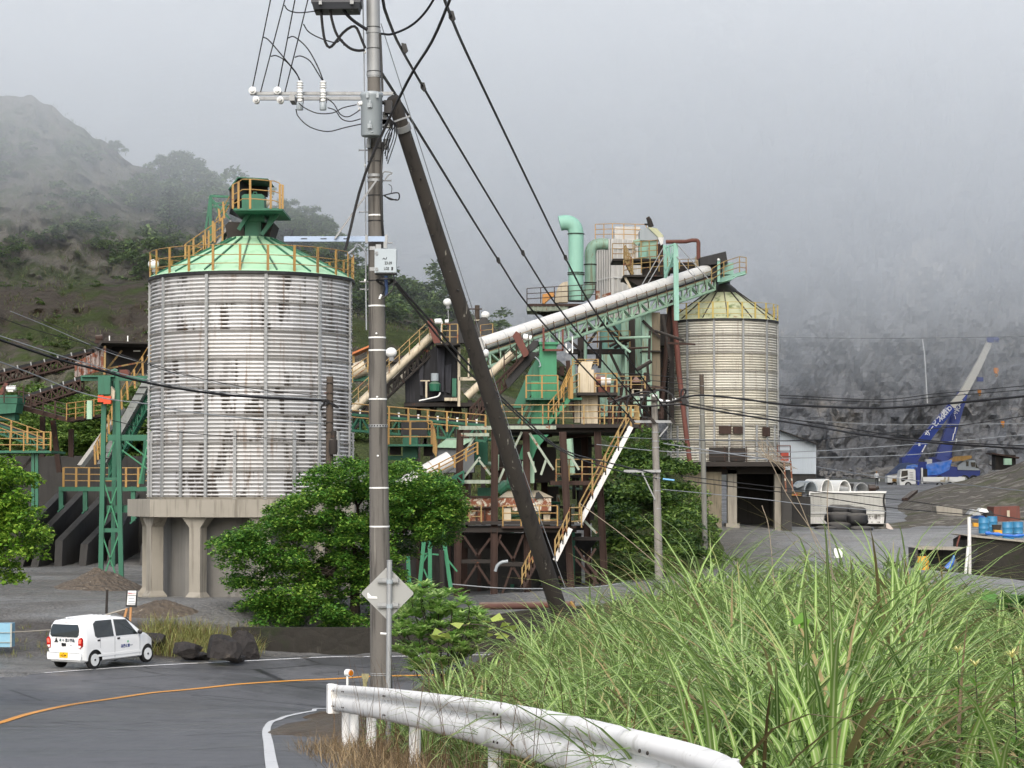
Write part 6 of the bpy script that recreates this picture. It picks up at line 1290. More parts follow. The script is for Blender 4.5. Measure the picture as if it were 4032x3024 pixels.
# diamond sign seen from behind
YQ = 29.5; s_ = YQ / FPX; x0 = P(1535, 2300, YQ).x; t = thing('road_sign', 'diamond road sign seen from behind on a grey pipe post', 'road sign', (x0, YQ, gz(x0, YQ)))
MB().tube([V(x0 - .02, YQ, gz(x0, YQ) - .2), P(1534, 2207, YQ)], .034, 16).obj('post', M_galv, t, 40); MB().tube(pp([(1534, 2209), (1534, 2205)], YQ), .037, 16).obj('cap', M_galv, t, 40)
c = P(1526, 2336, YQ + .06); h = .335; m = MB(); q = []
for k in range(4):
    a = k * math.pi / 2
    for da in (-.06, 0, .06): q.append((math.cos(a + da) * (h if da == 0 else h * .975), math.sin(a + da) * (h if da == 0 else h * .975)))
m.prism([c + V(a, 0, b_) for a, b_ in q], V(0, .004, 0)); m.obj('panel', paint('sign_back', '#8d8f8d', .07, streak=.2, sc='#6f716f', rough=.45), t)
for y in (2280, 2377):
    m = MB(); m.bx(1487, y - 3, 1568, y + 11, YQ - .005, .06); m.bx(1487, y + 11, 1568, y + 16, YQ + .01, .05); o = m.obj('bracket', M_galv, t); MB().tube(pp([(1534, y + 2), (1534, y + 18)], YQ), .042, 14).obj('clamp', M_grey, o, 40)
m = MB(); m.prism([P(1446, 2337, YQ + .052), P(1449, 2333, YQ + .052), P(1462, 2347, YQ + .052), P(1484, 2349, YQ + .052), P(1486, 2357, YQ + .052), P(1448, 2356, YQ + .052)], V(0, .004, 0)); m.obj('sticker', M_porc, t)
MB().tube(pp([(1498, 2494), (1525, 2496)], YQ), .014, 6).obj('tie', M_porc, t)
# ---------------------------------------------------------------- far side of the road: wall, boulders, pipe, entrance sign
wl = [(-9.4, 76.9, -4.6), (-6.5, 76.8, -4.6), (-3, 76.7, -4.58), (-.8, 76.5, -4.2), (1, 76.4, -3.95), (4, 76.8, -3.8), (9, 78, -3.8)]
m = MB(); q = curve_pts([V(a, b_, c + CZ) for a, b_, c in wl], 24)
for a, b_ in zip(q, q[1:]): m.prism([V(a.x, a.y, CZ - 5.9), V(b_.x, b_.y, CZ - 5.9), b_, a], V(.0, .45, 0))
g = G('mossy_stone'); n = g.noise(1.2, 7, rough=.7); v = g.voro(1.6, feature='DISTANCE_TO_EDGE'); c = g.mix(n, '#12120f', '#302d27'); c = g.mix(g.step(g.noise(.7, 5), .52, .66), c, '#202714'); c = g.mix(g.math('MULTIPLY', g.step(g.noise(2, 5, stretch=(2, 2, .3)), .6, .75), .4), c, '#4d4a42'); g.bump(g.math('ADD', v, n), .8, .1)
M_moss = g.done(c, .9); single('retaining_wall', m, M_moss, 'low dark mossy retaining wall along the far edge of the road under the tree', 'retaining wall')
def rock(c, r, sq, seed, mat, name, label, group=None):
    bm = bmesh.new(); bmesh.ops.create_icosphere(bm, subdivisions=4, radius=1)
    rg = np.random.default_rng(seed); pl = [(Vector(rg.normal(size=3)).normalized(), rg.uniform(.5, .9)) for _ in range(22)]
    for v in bm.verts:
        p = v.co.copy()
        for n_, d_ in pl:
            e_ = p.dot(n_) - d_
            if e_ > 0: p -= n_ * e_ * .97
        f = 1 + .07 * float(fbm(np.array([p.x * 3 + seed]), np.array([p.y * 3 + p.z * 2]), 3, seed)[0]); v.co = Vector((p.x * sq[0], p.y * sq[1], p.z * sq[2])) * r * f
    mb = MB(); mb.v = [tuple(v.co + Vector(c)) for v in bm.verts]; mb.f = [tuple(v.index for v in f.verts) for f in bm.faces]; bm.free()
    return single(name, mb, mat, label, 'boulder' if name == 'boulder' else 'stone', group, 12)
g = G('dark_rock'); n = g.noise(2, 8, rough=.75); c = g.mix(n, '#151312', '#383432'); c = g.mix(g.step(g.noise(.8, 4), .58, .7), c, '#56504a'); g.bump(g.math('ADD', n, g.voro(3)), 1, .15); M_drock = g.done(c, .7)
for x, y, Y, r, sq, s_, lab in ((880, 2556, 72.3, .8, (1.05, .8, .72), 3, 'largest dark boulder at the far road edge left of the tree'), (735, 2566, 72.6, .62, (1.15, .7, .55), 5, 'long low dark boulder left of the largest one'), (606, 2530, 74.6, .55, (1, .8, .85), 8, 'dark boulder just in front of the white car'), (775, 2584, 73.4, .5, (1.3, .7, .4), 12, 'flat dark slab lying in front of the boulders'), (960, 2545, 74, .7, (.9, .7, .9), 15, 'dark boulder tucked under the left edge of the tree'), (930, 2592, 73, .32, (1.2, .8, .6), 18, 'small dark stone below the largest boulder')):
    p = P(x, y, Y); rock(p, r, sq, s_, M_drock, 'boulder', lab)
q = [P(1888, 2386, 77.3), P(2060, 2384, 77.2), P(2262, 2381, 77)]; m = MB(); m.tube(q, .13, 14); single('rusty_pipe', m, paint('pipe_rust', '#543a33', .25, .4, '#4a3028', rough=.85), 'rusty red pipe lying on top of the far wall beside the leaning pole', 'pipe', None, 50)
rc = wire([(1780, 2300, 79), (1960, 2315, 79), (2130, 2318, 79), (2330, 2312, 79), (2480, 2292, 79)], .018, M_wireg, 'grey rope strung along the yard edge below the rusty frame', 'rope')
# entrance notice board on two stakes
YI = 77.; t = thing('notice_board', 'white notice board with red heading on two wooden stakes behind the car', 'notice board', zat(510, 2450, YI))
for a, b_ in (((500, 2395), (485, 2452)), ((516, 2390), (511, 2462))): MB().beam(P(*a, YI), P(*b_, YI), .07).obj('stake', paint('raw_wood', '#a97c4f', .2), t)
o = MB().prism(pp([(499, 2323), (540, 2322), (538, 2391), (494, 2389)], YI - .06), V(0, .03, 0)).obj('backing', M_blk, t); MB().prism(pp([(504, 2326), (537, 2326), (532, 2382), (499, 2382)], YI - .09), V(0, .02, 0)).obj('panel', M_porc, t)
red = paint('red_ink', '#a84450', .1); gry = paint('grey_ink', '#77808c', .1)
text('車両入口', .062, P(519, 2337, YI - .1), (R(90), 0, 0), red, t)
for y, w_ in ((2356, 10), (2367, 13), (2376, 14)): MB().bx(518 - w_, y, 518 + w_, y + 2.6, YI - .1, .005).obj('line_of_text', gry, t)
MB().bx(503, 2344, 535, 2346, YI - .1, .006).obj('rule', M_blk, t)
single('marker_post', MB().tube([P(422, 2322, 78.5), P(419, 2415, 78.5)], .045, 8), M_dark, 'dark thin marker post at the yard edge behind the car', 'post')
t = thing('barrier_block', 'pale blue sheet block with a rope at the left edge of the road', 'barrier', V(P(18, 2600, 73).x, 73, gz(P(18, 2600, 73).x, 73)))
g = G('faded_blue'); n = g.noise(2, 6); c = g.mix(n, '#5f8fa8', '#8fb4c4'); c = g.mix(g.step(g.noise(3, 6, rough=.8), .6, .68), c, '#7d5a3c'); M_fb = g.done(c, .6)
m = MB(); m.bx(-70, 2455, 45, 2548, 73, .5); m.obj('panel', M_fb, t); m = MB(); m.bx(-70, 2490, 46, 2492, 72.96, .06); m.bx(-70, 2528, 46, 2530, 72.96, .06); m.bx(40, 2455, 46, 2548, 72.97, .05); m.obj('seam', paint('seam', '#9aa09a', .2, .4), t)
wire([(44, 2490, 73), (150, 2484, 74), (250, 2475, 75), (330, 2455, 76.4), (420, 2420, 76.9), (495, 2398, 77)], .022, paint('rope', '#9c968a', .15), 'pale rope strung from the blue block behind the car to the notice board', 'rope')
# ---------------------------------------------------------------- white kei car
def build_car():
    L2, W2 = 1.6975, .7375
    root = thing('car', 'white compact hatchback with lit tail lamps and a yellow number plate', 'car', (0, 0, 0))
    g = G('car_white'); n = g.noise(2, 3); Mw = g.done(g.mix(n, '#d9dcdc', '#e3e5e5'), .22, spec=.5); Mw.node_tree.nodes['Principled BSDF'].inputs['Coat Weight'].default_value = .6
    Mt = paint('tyre', '#161617', .15, rough=.8); Mr = paint('wheel_white', '#cfd2d2', .08, rough=.35); Mp = M_blk
    # body as stacked cross-sections: x forward. stations (x, half width low, half width belt, half width roof, z low, z belt, z roof)
    st_ = [(-1.66, .60, .66, .48, .36, .82, 1.15), (-1.62, .67, .70, .55, .24, .92, 1.38), (-1.5, .715, .735, .585, .20, .95, 1.475), (-1.15, .735, .7375, .60, .19, .95, 1.515), (-.5, .735, .7375, .605, .19, .95, 1.525), (.1, .735, .7375, .60, .19, .95, 1.515), (.42, .735, .7375, .585, .19, .95, 1.475), (.66, .735, .737, .60, .19, .945, 1.33), (.98, .735, .73, .66, .19, .93, 1.06), (1.06, .73, .725, .66, .19, .92, .985), (1.35, .71, .70, .60, .2, .85, .93), (1.6, .66, .65, .52, .22, .72, .84), (1.69, .58, .58, .45, .3, .6, .7)]
    def section(s):
        x, wl_, wb, wr, zl, zb, zr = s; h = []
        pts_ = [(wl_ * .86, zl), (wl_, zl + .07), (wl_ + .004, zl + (zb - zl) * .35), (max(wl_, wb), zl + (zb - zl) * .68), (wb, zb), (wb - (wb - wr) * .5, zb + (zr - zb) * .5), (wr + .01, zb + (zr - zb) * .88), (wr - .05, zr - .03 * (zr - zb)), (wr * .55, zr + .012), (0, zr + .018)]
        full = [(-a, b_) for a, b_ in pts_] + [(a, b_) for a, b_ in pts_[::-1][1:]]; return [(x, a, b_) for a, b_ in full]
    # finer stations by interpolation
    S = []; arr = np.array(st_); xs_ = np.concatenate([np.linspace(-1.66, -1.45, 6), np.linspace(-1.35, 1.0, 34), np.linspace(1.04, 1.69, 12)])
    for x in xs_: S.append([x] + [float(np.interp(x, arr[:, 0], arr[:, k])) for k in range(1, 7)])
    mb = MB(); n = None
    for s in S:
        sc_ = section(s); n = len(sc_); mb.v += sc_
    for i in range(len(S) - 1):
        for k in range(n - 1): mb.f.append((i * n + k, i * n + k + 1, (i + 1) * n + k + 1, (i + 1) * n + k))
        mb.f.append((i * n + n - 1, i * n, (i + 1) * n, (i + 1) * n + n - 1))
    mb.f.append(tuple(range(n))); mb.f.append(tuple((len(S) - 1) * n + k for k in range(n))[::-1])
    body = mb.obj('body', Mw, root, 50)
    # wheel openings cut into the body
    for x in (-1.12, 1.34):
        c = MB(); c.tube([V(x, -1, .275), V(x, 1, .275)], .315, 28); co = c.obj('cutter', None)
        bmod = body.modifiers.new('cut', 'BOOLEAN'); bmod.operation = 'DIFFERENCE'; bmod.object = co; bmod.solver = 'EXACT'
        dg_ = bpy.context.evaluated_depsgraph_get(); me = bpy.data.meshes.new_from_object(body.evaluated_get(dg_)); body.modifiers.clear(); body.data = me; bpy.data.objects.remove(co)
    me.polygons.foreach_set('use_smooth', [True] * len(me.polygons)); me.set_sharp_from_angle(angle=R(35))
    MB().box((-1.5, -.66, .2), (1.55, .66, .5)).obj('underside', Mp, root)
    MB().box((-1.45, -.6, .5), (.6, .6, .9)).obj('interior', paint('interior', '#23262a', .3), root)
    def side_pt(x, f, s_, off):
        """point on the side glass plane: f 0 at the belt, 1 at the roof"""
        v_ = [float(np.interp(x, arr[:, 0], arr[:, k])) for k in range(1, 7)]; wb, wr, zb, zr = v_[1], v_[2], v_[4], v_[5]
        w_ = wb - (wb - wr) * f; return V(x, s_ * (w_ + off), zb + (zr - zb) * f)
    def sheet(pts_, off_v, name, mat, par): m = MB(); m.prism(pts_, off_v); return m.obj(name, mat, par)
    for s_ in (-1, 1):
        for pts_, nm in (([(-1.12, .06), (-1.03, -.02), (-.28, -.02), (-.28, .86), (-.98, .87), (-1.12, .72)], 'rear_window'), ([(-.18, -.02), (.86, -.02), (.78, .22), (.42, .86), (-.18, .86)], 'front_window')):
            q = [side_pt(x, f, s_, -.004) for x, f in pts_]; sheet(q, V(0, s_ * .012, 0), nm, M_glass, root)
        for x0, x1, z0, z1 in ((-.24, -.222, .28, .95), (-.9, -.89, .62, .95), (.93, .945, .3, .93)): MB().box((x0, s_ * .7385, z0), (x1, s_ * .742, z1)).obj('door_seam', paint('seam_grey', '#8d9092', .05), root)
        MB().box((-1.0, s_ * .74, .36), (.98, s_ * .752, .43)).obj('side_moulding', Mw, root)
        for x in (-1.02, -.12): MB().box((x, s_ * .738, .83), (x + .12, s_ * .75, .88)).obj('door_handle', Mp, root)
        m = MB(); m.ball((.82, s_ * .84, .99), .09, 10, (.6, 1, .8)); m.obj('mirror', Mp, root, 50)
        for x in (-1.12, 1.34):
            wt = MB(); wt.tube([V(x, s_ * .57, .275), V(x, s_ * .585, .275), V(x, s_ * .70, .275), V(x, s_ * .715, .275)], [.255, .275, .275, .255], 30); wo = wt.obj('wheel', Mt, root, 40)
            rm = MB(); rm.tube([V(x, s_ * .706, .275), V(x, s_ * .722, .275), V(x, s_ * .724, .275), V(x, s_ * .705, .275), V(x, s_ * .70, .275)], [.185, .185, .165, .13, .05], 26); rm.tube([V(x, s_ * .69, .275), V(x, s_ * .725, .275)], [.1, .055], 16); rm.obj('rim', Mr, wo, 40)
            MB().tube([V(x, s_ * .72, .275), V(x, s_ * .732, .275)], .035, 14).obj('hub_cap', Mp, wo, 40)
    # tailgate details (rear faces -x)
    def rearx(z): return float(np.interp(z, [.3, .82, .95, 1.15, 1.38, 1.5], [-1.70, -1.675, -1.668, -1.655, -1.60, -1.5]))
    q = [V(rearx(z) - .012, y, z) for y, z in ((-.56, 1.05), (-.50, .99), (.50, .99), (.56, 1.05), (.57, 1.2), (.5, 1.36), (-.5, 1.36), (-.57, 1.2))]; sheet(q, V(-.012, 0, 0), 'tailgate_window', M_glass, root)
    MB().prism([V(-1.66, -.3, .995), V(-1.66, .2, .995), V(-1.65, .2, 1.06), V(-1.65, -.3, 1.06)], V(.03, 0, 0)).obj('parcel', paint('parcel_green', '#1f5a45', .1), root)
    for s_ in (-1, 1):
        m = MB(); q = [V(-1.69, s_ * y, z) for y, z in ((.56, .66), (.64, .64), (.70, .72), (.70, .92), (.66, .98), (.58, .95), (.555, .85))]; m.prism(q, V(.09, 0, 0)); lo = m.obj('tail_lamp', paint('lamp_red', '#9c1712', .1, rough=.2), root)
        gl = bpy.data.materials.new('brake_glow'); gl.use_nodes = True; b_ = gl.node_tree.nodes['Principled BSDF']; b_.inputs['Base Color'].default_value = (.8, .05, .03, 1); b_.inputs['Emission Color'].default_value = (1, .12, .08, 1); b_.inputs['Emission Strength'].default_value = 1.1
        MB().prism([V(-1.7, s_ * y, z) for y, z in ((.58, .8), (.66, .8), (.68, .92), (.6, .92))], V(.02, 0, 0)).obj('brake_light', gl, lo)
        MB().prism([V(-1.697, s_ * y, z) for y, z in ((.575, .67), (.635, .66), (.675, .73), (.57, .74))], V(.02, 0, 0)).obj('reversing_lamp', M_porc, lo)
    m = MB(); m.prism([V(-1.655, y, z) for y, z in ((-.66, .3), (.66, .3), (.68, .42), (.66, .52), (-.66, .52), (-.68, .42))], V(-.05, 0, 0)); m.obj('bumper', Mw, root)
    m = MB(); m.box((-1.715, -.62, .505), (-1.66, .62, .53)); m.obj('bumper_lip', paint('lip', '#b9bdbf', .05), root)
    MB().box((-1.71, -.2, .34), (-1.7, .2, .53)).obj('plate_recess', Mw, root)
    pl = MB().box((-1.722, -.165, .36), (-1.712, .165, .525)).obj('number_plate', paint('plate_yellow', '#e0ab12', .05), root)
    ink_ = paint('plate_ink', '#151515', .05)
    rt = (R(90), 0, R(-90))
    def tx(body_, size, y, z, x, mat, sx=1): return text(body_, size, (x, y, z), rt, mat, root, sx=sx)
    tx('62-84', .092, -.015, .425, -1.724, ink_, .9); tx('い', .04, .13, .425, -1.724, ink_); tx('580', .03, 0, .497, -1.724, ink_)
    MB().box((-1.69, -.06, .71), (-1.684, .11, .8)).obj('tailgate_grip', Mp, root)
    tx('富士薬品', .1, -.22, .885, -1.686, paint('lettering_navy', '#27303c', .05), .95); tx('◎', .08, .045, .885, -1.686, paint('lettering_grey', '#70777c', .05)); tx('本', .1, .16, .885, -1.686, paint('lettering_teal', '#1d4a4a', .05)); tx('ALTO', .035, -.27, .74, -1.686, paint('badge', '#7b8085', .05))
    MB().prism([V(-1.682, y, z) for y, z in ((.24, .825), (.41, .825), (.36, .88), (.35, .93), (.32, .95), (.3, .93), (.29, .89))], V(-.004, 0, 0)).obj('sticker', ink_, root)
    MB().box((-1.6, -.07, 1.405), (-1.555, .07, 1.43)).obj('high_brake_light', paint('lamp_dim_red', '#a8281f', .1), root)
    rs = (R(90), 0, 0)
    text('品薬士富', .105, (.25, -.745, .6), rs, paint('door_blue', '#2a3a7a', .05), root); text('品薬士富', .03, (.53, -.745, .61), rs, paint('lettering_grey', '#8d9296', .05), root)
    m = MB(); m.tube([V(.37, -.744, .73), V(.37, -.748, .73)], .035, 16); m.obj('emblem', paint('emblem_green', '#6db58a', .05), root)
    for k in range(5): MB().tube([V(-1.2, -.36 + .18 * k, 1.528), V(0, -.36 + .18 * k, 1.54)], .018, 6).obj('roof_ridge', Mw, root, 40)
    MB().prism([V(.5, -.56, 1.44), V(.5, .56, 1.44), V(1.0, .62, 1.03), V(1.0, -.62, 1.03)], V(.015, 0, .015)).obj('windscreen', M_glass, root)
    return root
car = build_car(); cx_, cy_ = P(393, 2640, 70.6).x, 70.9
car.location = (cx_, cy_, rz(cx_, cy_) + .01); car.rotation_euler = (0, R(-1), R(90 - 31)); car['_w'] = (0, 0, 0)
# ---------------------------------------------------------------- right hand yard
def pile(name, label, cat, pts, Y, d, mat, group=None): return single(name, MB().poly(pts, Y, d), mat, label, cat, group)
t = thing('shed', 'white corrugated metal shed with a sloping roof beside the slimmer silo', 'shed', P(3140, 1930, 166)); Yh = 166
m = MB()
for k in range(34):
    x0 = 3072 + k * 4.15; x1 = x0 + 4.15; top = lambda x: 1697 + (x - 3072) * .37; dy = .1 * (k % 2); m.prism([P(x0, top(x0), Yh + dy), P(x1, top(x1), Yh + dy), P(x1, 1866, Yh + dy), P(x0, 1866, Yh + dy)], V(0, .15, 0))
m.obj('wall', paint('shed_white', '#b9c3cb', .06, 0, streak=.2, sc='#98a3ab', rough=.5), t)
m = MB(); m.prism([P(3062, 1688, Yh - .6), P(3220, 1748, Yh - .6), P(3220, 1751, Yh - .6), P(3062, 1692, Yh - .6)], V(0, 7, 0)); m.obj('roof', M_dark, t)
m = MB(); m.bx(3072, 1866, 3213, 1945, Yh + .2, 6); m.obj('footing', M_concd, t); m = MB(); m.bx(3206, 1750, 3213, 1866, Yh + .3, 6); m.obj('side_wall', M_white, t)
t = thing('signal_panel', 'small dark panel with yellow marks in front of the shed', 'panel', P(3130, 1950, 150)); MB().bx(3098, 1938, 3160, 1960, 150, .5).obj('box', M_dark, t); m = MB(); m.bx(3118, 1940, 3156, 1952, 149.9, .1); m.obj('mark', M_yel2, t); MB().bx(3128, 1942, 3140, 1950, 149.85, .1).obj('mark', M_orange, t); MB().bx(3100, 1938, 3110, 1943, 149.9, .1).obj('lamp', M_porc, t)
for x, h0 in ((3087, 1810), (3113, 1815)):
    single('thin_post', MB().tube([P(x, h0, 139), P(x + 8, 1935, 139)], .05, 6), M_crusty, ('left' if x < 3100 else 'right') + ' thin pale post below the deck of the slimmer silo', 'post')
# dark dividing wall left of the trailer
single('bay_wall', MB().bx(3098, 1955, 3192, 2085, 152, 1.2), M_concd, 'dark concrete wall joining the silo piers to the white trailer', 'wall')
# trailer body with lettering
t = thing('box_trailer', 'old grey white corrugated truck body parked as a store with scrap ducts on top', 'truck body', P(3340, 2080, 153)); Yt_ = 153
m = MB()
for k in range(24):
    y0 = 1940 + k * 4; m.bx(3192, y0, 3486, y0 + 4, Yt_ + (.05 if k % 2 else 0), 2.2)
m.obj('side', paint('trailer_side', '#b4b5b0', .08, .05, streak=.55, sc='#7a7a72', rough=.5), t)
m = MB(); m.bx(3188, 2036, 3488, 2062, Yt_ - .05, 2.3); m.obj('skirt', M_white, t)
m = MB(); m.bx(3188, 1934, 3490, 1941, Yt_ - .1, 2.5); m.bx(3186, 1936, 3192, 2064, Yt_ - .08, .3); m.bx(3192, 2018, 3486, 2022, Yt_ - .08, .1); m.obj('rim', M_porc, t)
m = MB(); m.tube(curve_pts(pp([(3484, 1945), (3480, 1965), (3482, 1990), (3487, 2012), (3484, 2060)], Yt_ - .1), 10), .06, 6); m.obj('gasket', M_blk, t)
m = MB(); m.bx(3195, 2064, 3480, 2074, Yt_ + .3, 1.8); m.obj('chassis', M_dark, t)
text('最大・積載', .34, P(3436, 2036.5, Yt_ - .16), (R(90), 0, 0), M_blk, t, sx=.62)
m = MB()
for x in (3432, 3456, 3462): m.bx(x, 2054, x + 3, 2058, Yt_ - .12, .05)
m.obj('reflector', M_dark, t)
MB().prism(pp([(3488, 2062), (3498, 2060), (3512, 2076), (3524, 2092), (3516, 2094), (3490, 2078)], Yt_), V(0, .4, 0)).obj('loading_ramp', paint('ramp', '#c0b5ac', .1, .3), t)
# scrap ducts on the trailer
def arch(x0, x1, y0, y1, Y, L, th, n=12):
    a, b_ = P(x0, y1, Y), P(x1, y1, Y); r = (b_.x - a.x) / 2; h = P(x0, y0, Y).z - a.z; c = (a + b_) / 2; q = [c + V(-r * math.cos(math.pi * k / n), 0, h * math.sin(math.pi * k / n)) for k in range(n + 1)]
    q += [c + V(-(r - th) * math.cos(math.pi * k / n), 0, (h - th) * math.sin(math.pi * k / n)) for k in range(n, -1, -1)]
    m = MB()
    for k in range(n): m.prism([q[k], q[k + 1], q[2 * n - k], q[2 * n + 1 - k]], V(-L * .55, L, 0))
    return m
Yd_ = 153.5
pile('scrap_sheet', 'pointed dark grey sheet metal at the left end of the trailer top', 'scrap sheet', [(3122, 1913), (3150, 1899), (3168, 1897), (3164, 1912), (3140, 1922)], Yd_, 1, M_grey)
single('duct_piece', arch(3165, 3222, 1893, 1936, Yd_, 1.2, .08), M_grey, 'dark grey bent duct piece second from the left on the trailer', 'duct piece')
single('duct_piece', arch(3232, 3282, 1886, 1936, Yd_ - .3, 1.9, .06), M_porc, 'bright white arched duct piece on the trailer', 'duct piece')
single('duct_piece', arch(3300, 3352, 1890, 1936, Yd_ - .5, 2.2, .06), M_porc, 'white arched duct with an open dark end in the middle of the trailer top', 'duct piece')
single('duct_core', MB().tube(pp([(3300, 1922), (3340, 1926)], Yd_ - .2), .22, 12), M_galv, 'grey roll of metal inside the white open duct on the trailer', 'metal roll', None, 50)
single('black_drum', MB().bx(3344, 1903, 3362, 1937, Yd_, .8), M_blk, 'black block between the ducts on the trailer', 'block')
single('wire_hoop', arch(3364, 3422, 1900, 1937, Yd_ - .2, 1, .05), M_galv, 'thin wire frame hoop near the right end of the trailer top', 'frame')
t = thing('old_motor', 'brown black motor at the right end of the trailer top', 'motor', P(3440, 1937, Yd_)); MB().tube(pp([(3420, 1922), (3446, 1922)], Yd_ - .3), .26, 14).obj('body', paint('motor_brown', '#2b1d17', .2, .2, rough=.4), t, 40); MB().tube(pp([(3444, 1924), (3460, 1920)], Yd_ - .4), .14, 10).obj('flange', M_dark, t, 40)
# black sand bags
def bag(c, sx, sy, sz, seed, name, label, group=None, mat=None):
    mb = MB(); mb.ball((0, 0, 0), 1, 16); v = np.array(mb.v); v = np.sign(v) * np.abs(v) ** .62; v *= np.array([sx, sy, sz]) * (1 + .1 * fbm(v[:, 0] * 2 + seed, v[:, 1] * 2 + v[:, 2] * 3, 3, seed))[:, None]; mb.v = [tuple(q + np.array(c)) for q in v]
    return single(name, mb, mat or M_blk, label, 'sack', group, 60)
for i, (x, y, sx, sz, lab) in enumerate(((3310, 2008, .62, .22, 'top black bulk sack of the heap against the trailer'), (3370, 2014, .42, .2, 'black sack at the upper right of the heap against the trailer'), (3308, 2040, .65, .26, 'middle black bulk sack of the heap against the trailer'), (3372, 2046, .48, .28, 'right middle black sack of the heap against the trailer'), (3300, 2080, .55, .26, 'bottom black sack of the heap against the trailer'), (3250, 2090, .5, .2, 'flat black sack spread at the left foot of the heap'), (3390, 2090, .5, .2, 'black sack at the lower right foot of the heap'), (3265, 2110, .4, .14, 'lowest crumpled black sack in front of the heap'))):
    bag(P(x, y, 150.5 - .35 * i), sx * 1.55, .8, sz * 1.6, i + 3, 'black_sack', lab)
bag(P(3360, 2106, 143), .38, .3, .13, 21, 'pale_sack', 'pale cream sack lying in front of the black heap', None, M_cream)
# small white sign, post, rust plate
t = thing('small_sign', 'small blank white sign board on a thin post in the gravel yard', 'sign', zat(3308, 2275, 92)); MB().bx(3285, 2158, 3317, 2196, 92, .04).obj('panel', M_porc, t); MB().tube([P(3307, 2165, 92.1), P(3310, 2295, 92.1)], .03, 8).obj('post', M_wood, t)
pile('rust_plate', 'upright rusty brown steel plate at the edge of the grass', 'steel plate', [(3487, 2213), (3520, 2212), (3545, 2222), (3543, 2290), (3490, 2290)], 100, .5, M_rust)
# walled pit, yellow drum, terrace wall
t = thing('pit_box', 'black walled pit with a pale lid slab at the foot of the terrace wall', 'pit', P(3680, 2260, 121)); m = MB(); m.bx(3603, 2160, 3755, 2275, 121, .3); m.bx(3603, 2158, 3615, 2275, 119, 2); m.obj('wall', M_concd, t); m = MB(); m.prism(pp([(3606, 2160), (3640, 2150), (3680, 2153), (3800, 2156), (3770, 2166), (3612, 2164)], 119), V(0, 2.2, 0)); m.obj('slab', M_conc, t); MB().bx(3615, 2232, 3730, 2236, 119.5, .1).obj('rail', M_rred, t); MB().bx(3640, 2165, 3645, 2235, 119.6, .1).obj('upright', M_rred, t)
def drum(x, yb, Y, mat, label, group=None, r=.29, h=.88):
    c = P(x, yb, Y); m = MB(); m.lathe([(r, 0), (r, .28 * h), (r + .015, .31 * h), (r, .34 * h), (r, .63 * h), (r + .015, .66 * h), (r, .69 * h), (r, h), (r - .02, h), (r - .03, h - .03)], c, 22); return single('oil_drum', m, mat, label, 'drum', group, 40)
M_drum = paint('drum_blue', '#34749a', .1, .08, rough=.4); M_dy = paint('drum_yellow', '#c8942f', .12, .15)
drum(3635, 2258, 118.5, M_dy, 'yellow drum standing in the black walled pit')
single('blue_hose', MB().tube(curve_pts(pp([(3757, 2186), (3752, 2205), (3742, 2222), (3730, 2240)], 118), 12), [.05 + .012 * k for k in range(13)], 8), M_tarp, 'blue hose hanging beside the white standpipe', 'hose')
t = thing('terrace_wall', 'dark mossy concrete terrace wall carrying the blue drums', 'retaining wall', P(3940, 2330, 121)); m = MB(); m.prism([P(3803, 2128, 121), P(3826, 2114, 121), P(4200, 2150, 121), P(4200, 2420, 121), P(3805, 2420, 121)], V(0, 3.5, 0)); m.obj('wall', M_moss, t); m = MB(); m.prism([P(3790, 2106, 120.8), P(3830, 2106, 120.8), P(4200, 2146, 120.8), P(4200, 2152, 120.8), P(3826, 2114, 120.8)], V(0, 4, 0)); m.obj('coping', M_conc, t)
single('rusty_bracket', MB().tube(pp([(3780, 2108), (3770, 2140), (3762, 2180)], 120.5), .05, 6), M_rred, 'bent rusty steel angle at the corner of the terrace wall', 'steel angle')
single('standpipe', MB().tube(pp([(3816, 2035), (3818, 2275)], 120), .1, 10), M_white, 'white standpipe in front of the terrace wall', 'pipe', None, 50)
single('leaning_pipe', MB().tube(pp([(3812, 2150), (3800, 2270)], 119.7), .08, 10), M_porc, 'short white pipe leaning beside the white standpipe', 'pipe', None, 50)
single('black_mat', MB().poly([(3780, 2185), (3848, 2165), (3850, 2180), (3820, 2260), (3775, 2262)], 120.3, .25), M_blk, 'black rubber mat hung beside the white standpipe', 'mat')
drum(3874, 2100, 128, M_drum, 'tall blue drum left front on the terrace'); drum(3907, 2094, 130, M_drum, 'blue drum behind and right of the tall front one'); drum(3968, 2118, 125, M_drum, 'blue drum in the middle behind the blue tarpaulin roll', None, .29, .86); drum(4008, 2118, 126, M_drum, 'blue drum at the right edge of the picture'); drum(3972, 2160, 122.5, M_drum, 'low blue drum peeping over the terrace wall', None, .29, .6)
single('blue_tarpaulin', MB().tube(curve_pts(pp([(3880, 2098), (3930, 2104), (3990, 2110), (4040, 2106), (4150, 2100)], 121.5), 18), [.09 + .03 * math.sin(k * 2.1) for k in range(17)], 8), M_tarp, 'blue tarpaulin rolled along the terrace wall top', 'tarpaulin', None, 60)
for x, y, lab in ((3848, 2066, 'yellow crate left of the tall blue drum'), (3930, 2094, 'yellow crate between the blue drums')): pile('crate', lab, 'crate', [(x - 14, y - 8), (x + 16, y - 6), (x + 18, y + 8), (x - 14, y + 8)], 129, .4, M_dy)
pile('dark_bin', 'dark brown bin between the blue drums', 'bin', [(3908, 2066), (3944, 2066), (3940, 2090), (3912, 2090)], 129.5, .5, M_dark)
pile('concrete_trough', 'broken concrete trough with a white edge on the slope', 'trough', [(3686, 1994), (3720, 1990), (3788, 2002), (3790, 2032), (3690, 2022)], 150, 1.6, M_conc)
